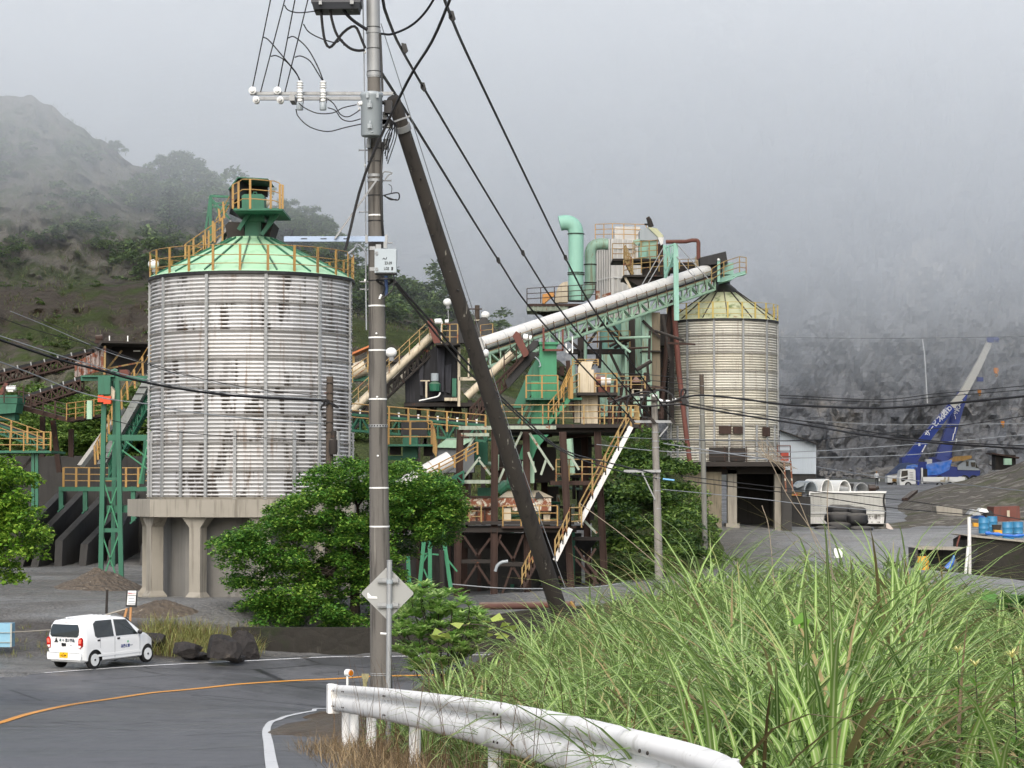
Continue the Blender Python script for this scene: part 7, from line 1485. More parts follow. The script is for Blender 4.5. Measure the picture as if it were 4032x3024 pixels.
for k, (x, y, w_, h_, mt) in enumerate(((3838, 2018, 26, 20, M_galv), (3872, 2010, 22, 14, M_porc), (3896, 2022, 18, 22, M_blk), (3856, 2036, 30, 12, M_tarp), (3895, 2034, 14, 12, M_cream))): pile('scrap_sheet', ('grey bent', 'white', 'black', 'blue', 'cream')[k] + ' scrap piece in the heap above the blue drums', 'scrap', [(x - w_, y + h_ * .3), (x - w_ * .3, y - h_ * .7), (x + w_ * .6, y - h_ * .4), (x + w_, y + h_ * .5), (x, y + h_ * .6)], 136 + .2 * k, .9, mt)
pile('rust_tank', 'rusty red brown steel tank wall behind the scrap heap', 'tank', [(3913, 1995), (4014, 1992), (4018, 2050), (3915, 2055)], 140, 2, M_rred); single('tag_board', MB().bx(3966, 2010, 3976, 2036, 139.6, .1), M_cream, 'cream tag board fixed on the rusty tank', 'board')
for k in range(2): single('steel_beam', MB().beam(P(3556 + 12 * k, 1968 - 2 * k, 172), P(3596 + 12 * k, 1938 - 4 * k, 176), .22), M_rust, ('left', 'right')[k] + ' of two rusty steel beams lying on the slope by the trailer', 'steel beam')
# ---------------------------------------------------------------- spoil mound and rubble
cols3 = np.arange(3440, 4500, 10.); rowsM = []
top = prof(cols3, [(3440, 2030), (3520, 2000), (3600, 1945), (3700, 1912), (3800, 1890), (3880, 1868), (3960, 1845), (4032, 1815), (4200, 1760), (4500, 1740)])
botm = prof(cols3, [(3440, 2072), (3560, 2080), (3800, 2082), (4500, 2088)])
for k in range(30):
    f = k / 29; y = botm + (top - botm) * f; Y = 158 + 55 * f ** 1.2 + fbm(cols3 * .03, np.full_like(cols3, k * .4), 4, 90) * 2.2; rowsM.append([tuple(P(a, b_, c_)) for a, b_, c_ in zip(cols3, y, Y)])
f_ = np.array(rowsM[0]); rowsM.insert(0, [(a, b_ - 3, c_ - 3) for a, b_, c_ in f_])
l_ = np.array(rowsM[-1]); rowsM.append([(a, b_ + 18, c_ - 6) for a, b_, c_ in l_])
g = G('spoil'); n = g.noise(1.3, 8, rough=.75); v = g.voro(1.2, out='Color'); bw = g.t.nodes.new('ShaderNodeRGBToBW'); g.t.links.new(v, bw.inputs[0]); c = g.mix(n, '#3c3833', '#7d766a'); c = g.mix(g.math('MULTIPLY', g.step(bw.outputs[0], .62, .8), .6), c, '#a09a8e'); c = g.mix(g.math('MULTIPLY', g.step(g.noise(.22, 5), .5, .62), .7), c, g.mix(n, '#3c4020', '#5d6334')); g.bump(g.math('ADD', n, g.voro(1.5)), 1, .4)
structure('spoil_mound', grid_mesh(np.array(rowsM)), g.done(c, .9))
protos = [rock((0, 0, 0), 1, (1, .8, .7), s, paint('rubble_grey', '#7e7c78', .25, rough=.85, scale=.8), 'stone', 'grey stone in the rubble heap at the foot of the quarry face', 'rubble at the foot of the quarry face') for s in (31, 37)]
spots = [(rng.uniform(3215, 3560), rng.uniform(1850, 1886)) for _ in range(90)] + [(rng.uniform(3900, 4010), rng.uniform(1810, 1840)) for _ in range(10)]
for i, (x, y) in enumerate(spots):
    o = protos[i % 2] if i < 2 else protos[i % 2].copy()
    if i >= 2: col.objects.link(o)
    p = P(x, y + rng.uniform(0, 8), 334 - (y - 1850) * .4); o.location = p; s_ = rng.uniform(.35, 1.0) * (.6 + .4 * (x > 3400)); o.scale = (s_, s_, s_ * rng.uniform(.7, 1)); o.rotation_euler = (0, 0, rng.uniform(0, 6))
# ---------------------------------------------------------------- mobile cranes and trucks
def wheel(mb_par, c, r, w_, name='wheel'):
    o = MB().tube([c, c + V(0, w_, 0)], r, 20).obj(name, M_blk, mb_par, 40); MB().tube([c + V(0, -.02, 0), c + V(0, .1, 0)], r * .55, 14).obj('rim', M_galv, o, 40); return o
def boom(t, a, b_, Y0, Y1, w0, w1, mat, name='boom_section'):
    m = MB(); A, B = P(*a, Y0), P(*b_, Y1); d = (B - A).normalized(); x = V(-d.z, 0, d.x); y = V(0, 1, 0)
    vs = []
    for p, w_ in ((A, w0), (B, w1)): vs += [p - x * w_ / 2 - y * w_ / 2.4, p + x * w_ / 2 - y * w_ / 2.4, p + x * w_ / 2 + y * w_ / 2.4, p - x * w_ / 2 + y * w_ / 2.4]
    m.add(vs, [(0, 3, 2, 1), (4, 5, 6, 7), (0, 1, 5, 4), (1, 2, 6, 5), (2, 3, 7, 6), (3, 0, 4, 7)]); return m.obj(name, mat, t)
M_bg = paint('boom_grey', '#b2b0a6', .08, .05, rough=.4)
t = thing('mobile_crane', 'big dark blue mobile crane with its long grey tipped boom raised', 'crane', P(3740, 1900, 312)); Yc = 312
boom(t, (3704, 1815), (3790, 1548), Yc, Yc + 3, 1.75, 1.35, M_blue); boom(t, (3788, 1555), (3852, 1440), Yc + 3, Yc + 5, 1.15, 1.0, M_bg); boom(t, (3850, 1445), (3895, 1348), Yc + 5, Yc + 7, 1.0, .85, M_bg)
m = MB(); m.bx(3888, 1325, 3932, 1348, Yc + 6.5, .8); m.tube(pp([(3928, 1330), (3920, 1342)], Yc + 6), .35, 12); m.obj('boom_head', M_blue, t)
m = MB(); m.bx(3848, 1485, 3872, 1502, Yc + 5, .6); m.obj('auxiliary_sheave', M_blue, t)
MB().beam(P(3738, 1810, Yc + 1), P(3752, 1640, Yc + 1), .5).obj('lift_cylinder', M_blue, t)
m = MB(); m.prism(pp([(3670, 1800), (3750, 1795), (3756, 1822), (3668, 1822)], Yc - .5), V(0, 2.5, 0)); m.bx(3560, 1838, 3750, 1890, Yc - 1, 2.6); m.obj('superstructure', M_blue, t)
m = MB(); m.prism(pp([(3660, 1845), (3740, 1835), (3860, 1852), (3858, 1872), (3760, 1890), (3660, 1890)], Yc - 2), V(0, 2.6, 0)); m.obj('carrier', M_blue, t)
m = MB(); m.prism(pp([(3770, 1835), (3796, 1812), (3838, 1812), (3852, 1838), (3858, 1852), (3772, 1850)], Yc - 2.2), V(0, 2.4, 0)); co = m.obj('cab', M_grey, t)
m = MB(); m.prism(pp([(3822, 1820), (3840, 1820), (3840, 1838), (3826, 1838)], Yc - 2.3), V(0, .1, 0)); m.prism(pp([(3842, 1820), (3850, 1838), (3856, 1844), (3842, 1842)], Yc - 2.3), V(0, .1, 0)); m.prism(pp([(3804, 1816), (3814, 1816), (3814, 1836), (3804, 1836)], Yc - 2.3), V(0, .1, 0)); m.obj('cab_window', M_glass, co)
m = MB(); m.prism(pp([(3742, 1812), (3760, 1797), (3825, 1793), (3828, 1804), (3790, 1815), (3745, 1818)], Yc - 2.5), V(0, 1.5, 0)); m.obj('counterweight', M_yel2, t)
m = MB(); m.bx(3728, 1830, 3770, 1880, Yc - 1.5, 1); m.obj('deck_plate', M_cream, t); MB().bx(3646, 1808, 3670, 1832, Yc - 1, 1).obj('winch_cover', M_porc, t)
MB().bx(3775, 1876, 3803, 1881, Yc - 2.4, .2).obj('bumper_strip', M_porc, t)
for x in (3700, 3800, 3835): wheel(t, P(x, 1888, Yc - 2.4), .6, .5)
a_ = math.atan2(1, .45); lab_r = (R(90), -R(72), 0)
text('KATO', 1.0, P(3779, 1582, Yc + 1.6), (R(90), -R(72), 0), M_porc, t, ext=.01); text('クレーンサービス', .62, P(3762, 1634, Yc + .9), (R(90), -R(72), 0), M_porc, t, ext=.01)
for x, y in ((3750, 1715), (3762, 1735), (3758, 1690)): MB().beam(P(x, y + 18, Yc - 1), P(x + 5, y - 8, Yc - 1), .12).obj('stripe', M_porc, t)
t = thing('mobile_crane', 'second dark blue mobile crane with lower boom, half covered by blue and dark tarpaulins', 'crane', P(3600, 1900, 306)); Yc = 306
boom(t, (3575, 1812), (3745, 1600), Yc, Yc + 5, 1.55, 1.2, M_blue); boom(t, (3742, 1605), (3792, 1548), Yc + 5, Yc + 6, 1., .9, M_bg)
m = MB(); m.bx(3552, 1800, 3616, 1826, Yc - .8, 2.2); m.bx(3616, 1818, 3650, 1830, Yc, 1.5); m.obj('superstructure', M_blue, t); m = MB(); m.bx(3612, 1830, 3745, 1885, Yc - .5, 2.3); m.obj('carrier', M_blue, t)
MB().beam(P(3610, 1815, Yc - .6), P(3646, 1752, Yc - .6), .22).obj('lift_cylinder', M_blue, t); MB().beam(P(3630, 1780, Yc - .8), P(3645, 1752, Yc - .8), .14).obj('stripe', M_porc, t)
text('サービス(株)', .85, P(3690, 1662, Yc + .8), (R(90), -R(51), 0), M_porc, t, ext=.01); text('KATO', .8, P(3725, 1627, Yc + 1.6), (R(90), -R(51), 0), M_porc, t, ext=.01)
MB().bx(3616, 1745, 3624, 1756, Yc - .5, .1).obj('plate', M_porc, t)
for x in (3640, 3700): wheel(t, P(x, 1888, Yc - .8), .55, .5)
g = G('tarp_dark'); n = g.noise(.5, 5); Mtd = g.done(g.mix(n, '#1d2a44', '#35425c'), .5)
def cloth(pts_, Y, d, name, label, mat, seed):
    q = np.array(pts_, float); top_, bot_ = q[:len(q) // 2], q[len(q) // 2:][::-1]; n_ = 22; k_ = 12; A = []
    ts = np.linspace(0, 1, n_); tx_ = np.interp(ts, np.linspace(0, 1, len(top_)), top_[:, 0]); ty = np.interp(ts, np.linspace(0, 1, len(top_)), top_[:, 1]); bx2 = np.interp(ts, np.linspace(0, 1, len(bot_)), bot_[:, 0]); by2 = np.interp(ts, np.linspace(0, 1, len(bot_)), bot_[:, 1])
    for i in range(k_):
        f = i / (k_ - 1); A.append([tuple(P(a + (c_ - a) * f, b_ + (e_ - b_) * f, Y - d * f ** .6 + .35 * float(fbm(np.array([a * .06 + seed]), np.array([f * 3.]), 3, seed)[0]))) for a, b_, c_, e_ in zip(tx_, ty, bx2, by2)])
    m = grid_mesh(np.array(A)); k0 = len(m.v); m2 = MB(); m2.v = list(m.v) + [(a, b_ + .05, c_) for a, b_, c_ in m.v]; m2.f = list(m.f) + [tuple(i + k0 for i in f)[::-1] for f in m.f]; return single(name, m2, mat, label, 'tarpaulin', None, 70)
cloth([(3540, 1825), (3575, 1821), (3612, 1828), (3600, 1850), (3540, 1862), (3484, 1874)], 303, 1.5, 'tarpaulin', 'dark blue tarpaulin spread down the left end of the crane row', Mtd, 4)
cloth([(3572, 1832), (3600, 1828), (3614, 1830), (3612, 1850), (3588, 1850), (3566, 1846)], 302, 1, 'tarpaulin', 'small bright blue tarpaulin behind the white truck cab', M_tarp, 6)
cloth([(3646, 1828), (3690, 1820), (3750, 1810), (3738, 1850), (3700, 1868), (3652, 1872)], 302, 1.2, 'tarpaulin', 'large bright blue tarpaulin draped over the second crane', M_tarp, 9)
t = thing('crane_truck', 'small white crane truck with flat bed parked in front of the blue cranes', 'truck', P(3600, 1917, 291)); Yk = 291
m = MB(); m.prism(pp([(3543, 1915), (3541, 1885), (3546, 1854), (3556, 1847), (3598, 1846), (3604, 1852), (3606, 1905), (3590, 1906), (3584, 1902), (3566, 1903), (3560, 1916)], Yk), V(0, 2.1, 0)); co = m.obj('cab', M_porc, t)
m = MB(); m.prism(pp([(3548, 1874), (3551, 1854), (3574, 1852), (3575, 1872), (3550, 1878)], Yk - .03), V(0, .1, 0)); m.prism(pp([(3547, 1884), (3575, 1877), (3574, 1886), (3556, 1897), (3549, 1896)], Yk - .03), V(0, .1, 0)); m.obj('cab_window', M_glass, co)
m = MB()
for k in range(4): m.bx(3582, 1860 + 9 * k, 3596, 1862 + 9 * k, Yk - .1, .06)
m.obj('ladder', M_galv, co)
m = MB(); m.bx(3630, 1878, 3800, 1896, Yk, 2); m.bx(3628, 1842, 3634, 1904, Yk, 2.1); m.bx(3634, 1896, 3780, 1900, Yk + .2, 1.6); m.obj('flat_bed', M_porc, t)
m = MB(); m.bx(3606, 1840, 3624, 1900, Yk + .3, 1); m.bx(3612, 1880, 3620, 1910, Yk - .1, .3); m.obj('loader_crane', M_blue, t); MB().bx(3636, 1846, 3652, 1880, Yk + .2, .6).obj('headboard', M_blk, t)
for x in (3576, 3700, 3740): wheel(t, P(x, 1910, Yk - .05), .42, .35)
m = MB(); m.tube(pp([(3722, 1880), (3718, 1896)], Yk - .3), .12, 8); m.tube(pp([(3736, 1878), (3734, 1892)], Yk - .3), .12, 8); m.bx(3704, 1890, 3720, 1898, Yk - .3, .3); single('hand_winch', m, M_cream, 'cream winch gear beside the flat bed of the small crane truck', 'winch')
t = thing('loader_cab', 'white cab with a yellow bumper behind the small crane truck', 'truck', P(3515, 1915, 295)); MB().bx(3495, 1872, 3544, 1900, 295, 2).obj('cab', M_porc, t); m = MB(); m.prism(pp([(3515, 1884), (3540, 1878), (3541, 1896), (3514, 1896)], 294.8), V(0, .2, 0)); m.obj('bumper', M_yel2, t); MB().bx(3496, 1898, 3544, 1916, 295.3, 1).obj('chassis', M_blk, t); wheel(t, P(3522, 1910, 294.9), .45, .3)
t = thing('traffic_cone', 'small dark and white traffic cone in front of the white cab', 'cone', P(3506, 1920, 300)); c = P(3506, 1920, 300); m = MB(); m.lathe([(.3, 0), (.3, .05), (.18, .06), (.04, .7)], c, 12); m.obj('cone', M_dark, t); m = MB(); m.lathe([(.15, .25), (.1, .45)], c, 12, False); m.obj('band', M_porc, t)
for x, y, Y, lab in ((3923, 1462, 317, 'largest orange hook block hanging under the crane tip'), (3857, 1543, 318, 'smaller orange hook block beside the crane boom'), (3949, 1668, 317, 'pale orange hook block hanging lower right of the crane boom')):
    r = 14 if 'largest' in lab else 10; t = thing('hook_block', lab, 'hook', P(x, y, Y)); q = [(x - r * .6, y - r), (x + r * .5, y - r), (x + r * .7, y - r * .2), (x + r * .4, y + r * .6), (x - r * .3, y + r * .6), (x - r * .6, y)]; m = MB(); m.poly(q, Y, .4); m.obj('block', paint('hook_orange', '#d0822a', .08), t); m = MB(); m.tube(curve_pts(pp([(x, y + r * .6), (x + r * .4, y + r), (x, y + r * 1.45), (x - r * .35, y + r * 1.15)], Y), 10), .08, 6); m.obj('hook', M_yel2, t); m = MB(); m.tube([P(x, y - r, Y), P(3915 if x > 3900 else 3860, 1335 if x > 3900 else 1495, Y)], .025, 4); m.obj('rope', M_wireg, t)
t = thing('worker', 'worker in white shirt, dark trousers and yellow helmet walking away in the yard', 'person', P(3452, 1909, 296)); b = P(3452, 1909, 296)
def fig(chains, seg=10):
    mb = MB()
    for pts_, rs in chains: mb.tube([b + V(*p) for p in pts_], rs, seg)
    return mb
mb = MB(); bm = None
ske = [((0, 0, .86), .15), ((0, 0, 1.05), .145), ((0, 0, 1.3), .19), ((0, 0, 1.42), .13), ((0, -.01, 1.5), .06), ((0, -.02, 1.62), .095), ((0, -.02, 1.7), .08),
       ((-.1, 0, .82), .1), ((-.11, .03, .46), .07), ((-.11, .1, .08), .05), ((-.11, 0, .04), .05), ((.1, 0, .82), .1), ((.11, -.04, .46), .07), ((.11, -.02, .08), .05), ((.11, -.13, .04), .05),
       ((-.2, 0, 1.4), .07), ((-.26, .02, 1.14), .05), ((-.25, -.06, .92), .04), ((-.25, -.08, .83), .035), ((.2, 0, 1.4), .07), ((.27, .0, 1.14), .05), ((.29, -.06, .92), .04), ((.29, -.08, .83), .035)]
ed = [(0, 1), (1, 2), (2, 3), (3, 4), (4, 5), (5, 6), (0, 7), (7, 8), (8, 9), (9, 10), (0, 11), (11, 12), (12, 13), (13, 14), (3, 15), (15, 16), (16, 17), (17, 18), (3, 19), (19, 20), (20, 21), (21, 22)]
me = bpy.data.meshes.new('body'); me.from_pydata([p for p, _ in ske], ed, []); o = bpy.data.objects.new('body', me); col.objects.link(o); o.parent = t
sk = o.modifiers.new('skin', 'SKIN'); sb_ = o.modifiers.new('sub', 'SUBSURF'); sb_.levels = sb_.render_levels = 2
for i, (p, r) in enumerate(ske): me.skin_vertices[0].data[i].radius = (r, r * .8)
me.skin_vertices[0].data[0].use_root = True
g = G('worker_clothes'); z = g.sep()[2]; c = g.mix(g.math('GREATER_THAN', z, .92), '#1c1e24', '#d8dadb'); c = g.mix(g.math('GREATER_THAN', z, 1.47), c, '#a07a60'); c = g.mix(g.math('LESS_THAN', z, .07), c, '#0f0f10'); me.materials.append(g.done(c, .8))
MB().ball(b + V(0, -.02, 1.7), .125, 14, (1, 1.15, .75)).obj('helmet', M_yel2, t, 60)
single('carried_bag', MB().tube([b + V(.33, -.08, .82), b + V(.33, -.08, .5)], [.05, .09], 8), M_porc, 'white bag held in the hand of the walking worker', 'bag')
t = thing('tilted_roof', 'low brown roof of a hut half hidden behind the spoil mound', 'hut', P(3950, 1815, 240)); m = MB(); m.prism(pp([(3905, 1782), (4015, 1800), (4012, 1806), (3905, 1787)], 240), V(0, 3, 0)); m.obj('roof', M_rust, t); m = MB(); m.bx(3920, 1790, 4000, 1850, 241, 2); m.obj('wall', M_dark, t); MB().bx(3955, 1805, 3984, 1830, 239.6, .6).obj('tarp_wall', M_mint, t)
single('white_pole', MB().tube([P(3632, 1335, 340), P(3640, 1390, 340), P(3652, 1588, 340)], .09, 6), M_porc, 'thin white pole hanging against the quarry face left of the crane', 'pole')
# ---------------------------------------------------------------- vegetation
def leaf_mat(name, stops, trans=.3, rough=.5, clump=.9, spec=.35):
    g = G(name); f = g.math('ADD', g.math('MULTIPLY', g.island(), .55), g.math('MULTIPLY', g.noise(clump, 3), .6)); c = g.ramp(f, stops); m = g.done(c, rough, spec=spec)
    tr = g.t.nodes.new('ShaderNodeBsdfTranslucent'); g.t.links.new(c, tr.inputs[0]); mx = g.t.nodes.new('ShaderNodeMixShader'); mx.inputs[0].default_value = trans
    g.t.links.new(g.b.outputs[0], mx.inputs[1]); g.t.links.new(tr.outputs[0], mx.inputs[2]); g.t.links.new(mx.outputs[0], g.t.nodes['Material Output'].inputs[0]); return m
def mesh_np(name, v, f, mat, parent=None):
    """v (N,3), f (M,4) quads"""
    me = bpy.data.meshes.new(name); v = np.asarray(v, np.float32); f = np.asarray(f, np.int32); k = f.shape[1]
    me.vertices.add(len(v)); me.vertices.foreach_set('co', v.ravel()); me.loops.add(f.size); me.loops.foreach_set('vertex_index', f.ravel()); me.polygons.add(len(f)); me.polygons.foreach_set('loop_start', np.arange(0, f.size, k, dtype=np.int32)); me.polygons.foreach_set('loop_total', np.full(len(f), k, np.int32)); me.update(calc_edges=True); me.validate()
    me.materials.append(mat); o = bpy.data.objects.new(name, me); col.objects.link(o)
    if parent is not None: o.parent = parent
    return o
def leaves(C, size, up=.5, asp=.5, jit=.35):
    """kite shaped leaves at C; normals lean upwards by `up`"""
    n = len(C); nr = rng.normal(size=(n, 3)); nr /= np.linalg.norm(nr, axis=1)[:, None]; nr[:, 2] = np.abs(nr[:, 2]); nr = nr * (1 - up) + np.array([0, 0, up]); nr /= np.linalg.norm(nr, axis=1)[:, None]
    t_ = rng.normal(size=(n, 3)); t_ -= nr * (t_ * nr).sum(1)[:, None]; t_ /= np.linalg.norm(t_, axis=1)[:, None]; b_ = np.cross(nr, t_); s = size * (1 + jit * rng.normal(size=(n, 1))).clip(.45, 2)
    v = np.stack([C - t_ * s * .5, C + b_ * s * asp * .5 + nr * s * .08, C + t_ * s * .5 - nr * s * .1, C - b_ * s * asp * .5 + nr * s * .08], 1).reshape(-1, 3); return v, np.arange(4 * n).reshape(-1, 4)
def blob_points(cs, rs, per, sq=(1, 1, .6), shell=.45):
    out = []
    for c, r in zip(cs, rs):
        k = max(3, int(per * r * r)); d = rng.normal(size=(k, 3)); d /= np.linalg.norm(d, axis=1)[:, None]; rad = (shell + (1 - shell) * rng.random((k, 1))) ** .8; d[:, 2] = np.where(d[:, 2] < -.25, -d[:, 2] * .6, d[:, 2]); out.append(np.array(c) + d * rad * r * np.array(sq))
    return np.concatenate(out)
def limb(mb, a, b_, r0, r1, n=6, wob=.12):
    a, b_ = Vector(a), Vector(b_); L_ = (b_ - a).length; q = [a.lerp(b_, k / n) + Vector(rng.normal(size=3) * wob * L_ / n * (0 < k < n)) for k in range(n + 1)]; mb.tube(q, [r0 + (r1 - r0) * k / n for k in range(n + 1)], 8); return q
M_bark = paint('bark', '#3a332b', .25, streak=.5, sc='#1e1a16', rough=.95)
# --- tree in front of the big silo
L_tree = leaf_mat('tree_leaf', [(.2, '#24451a'), (.45, '#3a6524'), (.65, '#588430'), (.85, '#8aa848')], .3)
outline = [(838, 2180), (900, 2085), (990, 2070), (1060, 2010), (1120, 2000), (1170, 1930), (1240, 1850), (1300, 1800), (1350, 1775), (1395, 1790), (1440, 1850), (1500, 1835), (1560, 1795), (1620, 1800), (1650, 1850), (1720, 1870), (1780, 1890), (1822, 1980), (1810, 2070), (1770, 2140), (1700, 2160), (1640, 2130), (1620, 2250), (1560, 2320), (1500, 2440), (1380, 2490), (1200, 2490), (1080, 2470), (980, 2480), (950, 2400), (920, 2300), (860, 2230)]
def inside(x, y, poly):
    c = False; n = len(poly)
    for i in range(n):
        (x1, y1), (x2, y2) = poly[i], poly[(i + 1) % n]
        if (y1 > y) != (y2 > y) and x < (x2 - x1) * (y - y1) / (y2 - y1) + x1: c = not c
    return c
YT = 80.; x0 = P(1395, 2480, YT).x; tb = V(x0, YT, gz(x0, YT) - .1); t = thing('tree', 'broad round leafy tree with cloud like pads of leaves in front of the big silo', 'tree', tb)
cs, rs = [], []
while len(cs) < 420:
    x, y = rng.uniform(830, 1830), rng.uniform(1770, 2500)
    if not inside(x, y, outline): continue
    r = rng.uniform(.4, .68); e = min(1, abs(x - 1330) / 520); d_ = rng.uniform(-1, 1) * 2.6 * math.sqrt(max(.05, 1 - e * e))
    if not (inside(x, y - 45 * r / .6, outline) or rng.random() < .35): y += 30
    if fbm(np.array([x * .011]), np.array([y * .013]), 2, 77)[0] < -.6: continue
    cs.append(tuple(P(x, y, YT + d_))); rs.append(r)
v, f = leaves(blob_points(cs, rs, 950, (1, 1, .75)) - np.array(tb), .108, .5, .6); mesh_np('crown', v, f, L_tree, t)
m = MB(); fork = P(1400, 2290, YT)
limb(m, tb, fork, .2, .15, 6); 
for a in ((1310, 1990, -.6), (1480, 2010, .5), (1110, 2160, -1.), (1600, 2010, .6), (1060, 2300, .3), (1240, 2250, -1.2), (1690, 1990, -.4), (1380, 1880, .6)):
    q = limb(m, fork, P(a[0], a[1], YT + a[2]), .1, .03, 7, .2)
    for k in (3, 5): limb(m, q[k], q[k] + Vector((rng.uniform(-.9, .9), rng.uniform(-.7, .7), rng.uniform(.2, .9))), .04, .015, 4, .2)
m.obj('trunk', M_bark, t, 60)
# --- tree at the left edge, close by
L_left = leaf_mat('left_leaf', [(.2, '#2a4a18'), (.45, '#4a7322'), (.65, '#6f972f'), (.85, '#9bb94a')], .35)
YL = 52.; x0 = -14.2; tb = V(x0, YL, gz(x0, YL) - .1); t = thing('tree', 'fresh green tree half cut off by the left edge of the picture', 'tree', tb)
ol = [(-420, 1850), (-150, 1780), (0, 1815), (60, 1850), (130, 1890), (140, 1990), (150, 2060), (168, 2120), (182, 2165), (150, 2200), (110, 2250), (90, 2300), (40, 2310), (0, 2260), (-60, 2290), (-300, 2330), (-450, 2200)]
cs, rs = [], []
while len(cs) < 300:
    x, y = rng.uniform(-450, 182), rng.uniform(1785, 2310)
    if inside(x, y, ol): cs.append(tuple(P(x, y, YL + rng.uniform(-1.2, 1.2)))); rs.append(rng.uniform(.2, .4))
v, f = leaves(blob_points(cs, rs, 1300, (1, 1, .8)) - np.array(tb), .1, .4, .5); mesh_np('crown', v, f, L_left, t)
m = MB(); limb(m, tb, tb + V(.3, 0, 3), .14, .08); limb(m, tb + V(.2, 0, 2), P(60, 2080, YL), .06, .02); limb(m, tb + V(.25, 0, 2.4), P(0, 1900, YL), .06, .02); m.obj('trunk', M_bark, t, 60)
# --- bushes: three kinds, copied over the slopes
def bush_proto(name, label, nblob, size, leaf, mat, per, group, cat='bush', sq=(1, 1, .8)):
    cs = [(rng.normal() * .5, rng.normal() * .5, abs(rng.normal()) * .45 + .25) for _ in range(nblob)]; rs = rng.uniform(.3, .55, nblob); v, f = leaves(blob_points(cs, rs, per, sq), leaf, .4, .55); v = v.reshape(-1, 3); o = mesh_np(name, v, f, mat); return tag(o, label, cat, group)
L_b1 = leaf_mat('bush_leaf_dark', [(.2, '#182c14'), (.5, '#2f4a20'), (.8, '#566f33')], .25, clump=.4); L_b2 = leaf_mat('bush_leaf_light', [(.2, '#2d4720'), (.5, '#4d6b2e'), (.8, '#7d9648')], .3, clump=.4)
L_hill = leaf_mat('hill_leaf', [(.2, '#34492a'), (.5, '#516b36'), (.8, '#7d9350')], .25, clump=.3)
B = [bush_proto('bush', 'shrub', 12, 1, .12, L_b1, 700, None), bush_proto('bush', 'shrub', 12, 1, .12, L_b2, 700, None)]
H = [bush_proto('bush', 'green bush growing on the foggy scree slope behind the big silo', 9, 1, .2, L_hill, 320, 'bushes on the left hillside') for _ in range(3)]
def place(o0, first, p, s, rz_, label=None, group=None):
    o = o0 if first else o0.copy()
    if not first: col.objects.link(o)
    o.location = p; o.scale = (s[0], s[0], s[1]); o.rotation_euler = (0, 0, rz_)
    if label: o['label'] = label
    if group: o['group'] = group
    return o
used = {}
def put(o0, p, s, label=None, group=None): k = o0.name; o = place(o0, k not in used, p, s, rng.uniform(0, 6.3), label, group); used[k] = 1; return o
# thicket between the frame and the slimmer silo
spots = [(2420, 2010, 118, 2.0), (2480, 1900, 124, 2.0), (2560, 1800, 130, 1.9), (2640, 1880, 126, 1.8), (2550, 1960, 121, 2.2), (2640, 2000, 119, 2.0), (2440, 2110, 112, 1.7), (2540, 2120, 111, 1.9), (2650, 2110, 112, 1.6), (2720, 2080, 114, 1.5), (2420, 1800, 130, 1.8), (2490, 1740, 133, 1.8), (2730, 2140, 108, 1.1), (2600, 2180, 107, 1.2), (2380, 1920, 122, 1.8), (2820, 2150, 108, .8), (2470, 2190, 106, 1.1), (2700, 1960, 124, 1.4)]
for i, (x, y, Y, s) in enumerate(spots): put(B[i % 2], P(x, y + 90, Y), (s, s * .95), 'leafy green shrub in the thicket between the rusty frame and the slimmer silo', 'shrubs in the thicket below the slimmer silo')
# bank of earth under the thicket
cols4 = np.arange(2330, 2860, 12.); rws = []
for k in range(16):
    f_ = k / 15; y = 2230 + (prof(cols4, [(2330, 1780), (2560, 1720), (2700, 1900), (2860, 2120)]) - 2230) * f_; Y = 108 + 28 * f_ + fbm(cols4 * .02, np.full_like(cols4, k * .4), 3, 95) * 2; rws.append([tuple(P(a, b_, c_)) for a, b_, c_ in zip(cols4, y, Y)])
f0 = np.array(rws[0]); rws.insert(0, [(a, b_ + 1, c_ - 3) for a, b_, c_ in f0]); lr = np.array(rws[-1]); rws.append([(a, b_ + 6, c_ - 4) for a, b_, c_ in lr])
structure('thicket_bank', grid_mesh(np.array(rws)), M_hill, 60)
# hillside: bushes thick in the lower left, thinning over the scree, big crowns along the ridge
nr_, nc_, _ = HILL.shape
def hill_px(x, fr): j = int((x + 900) / 16); return HILL[min(nr_ - 4, max(0, int(fr * (nr_ - 4)))), min(nc_ - 1, max(0, j))]
cnt = 0
for _ in range(900):
    x = rng.uniform(-60, 1950); fr = rng.random()
    dens = .95 if fr < .2 else (.6 if fr < .42 else .8)
    if fbm(np.array([x * .006]), np.array([fr * 6]), 3, 33)[0] + dens * .5 < .3: continue
    if fr > .9 and x < 520: continue
    p = Vector(hill_px(x, fr)); s = rng.uniform(.7, 1.6) * (1.0 if fr < .2 else .6 if fr < .45 else 1.35) * (1 + .4 * (x > 500 and fr > .5))
    put(H[cnt % 3], p - V(0, 0, .3), (s, s * rng.uniform(.6, 1))); cnt += 1
    if cnt > 297: break
for _ in range(46):
    x = rng.uniform(-80, 520); p = Vector(hill_px(x, rng.uniform(.02, .16))); s = rng.uniform(1.4, 2.4); put(B[1], p - V(0, 0, .4), (s, s * .9), 'large fresh green shrub on the slope above the rusty belt conveyors', 'shrubs above the rusty belt conveyors'); cnt += 1
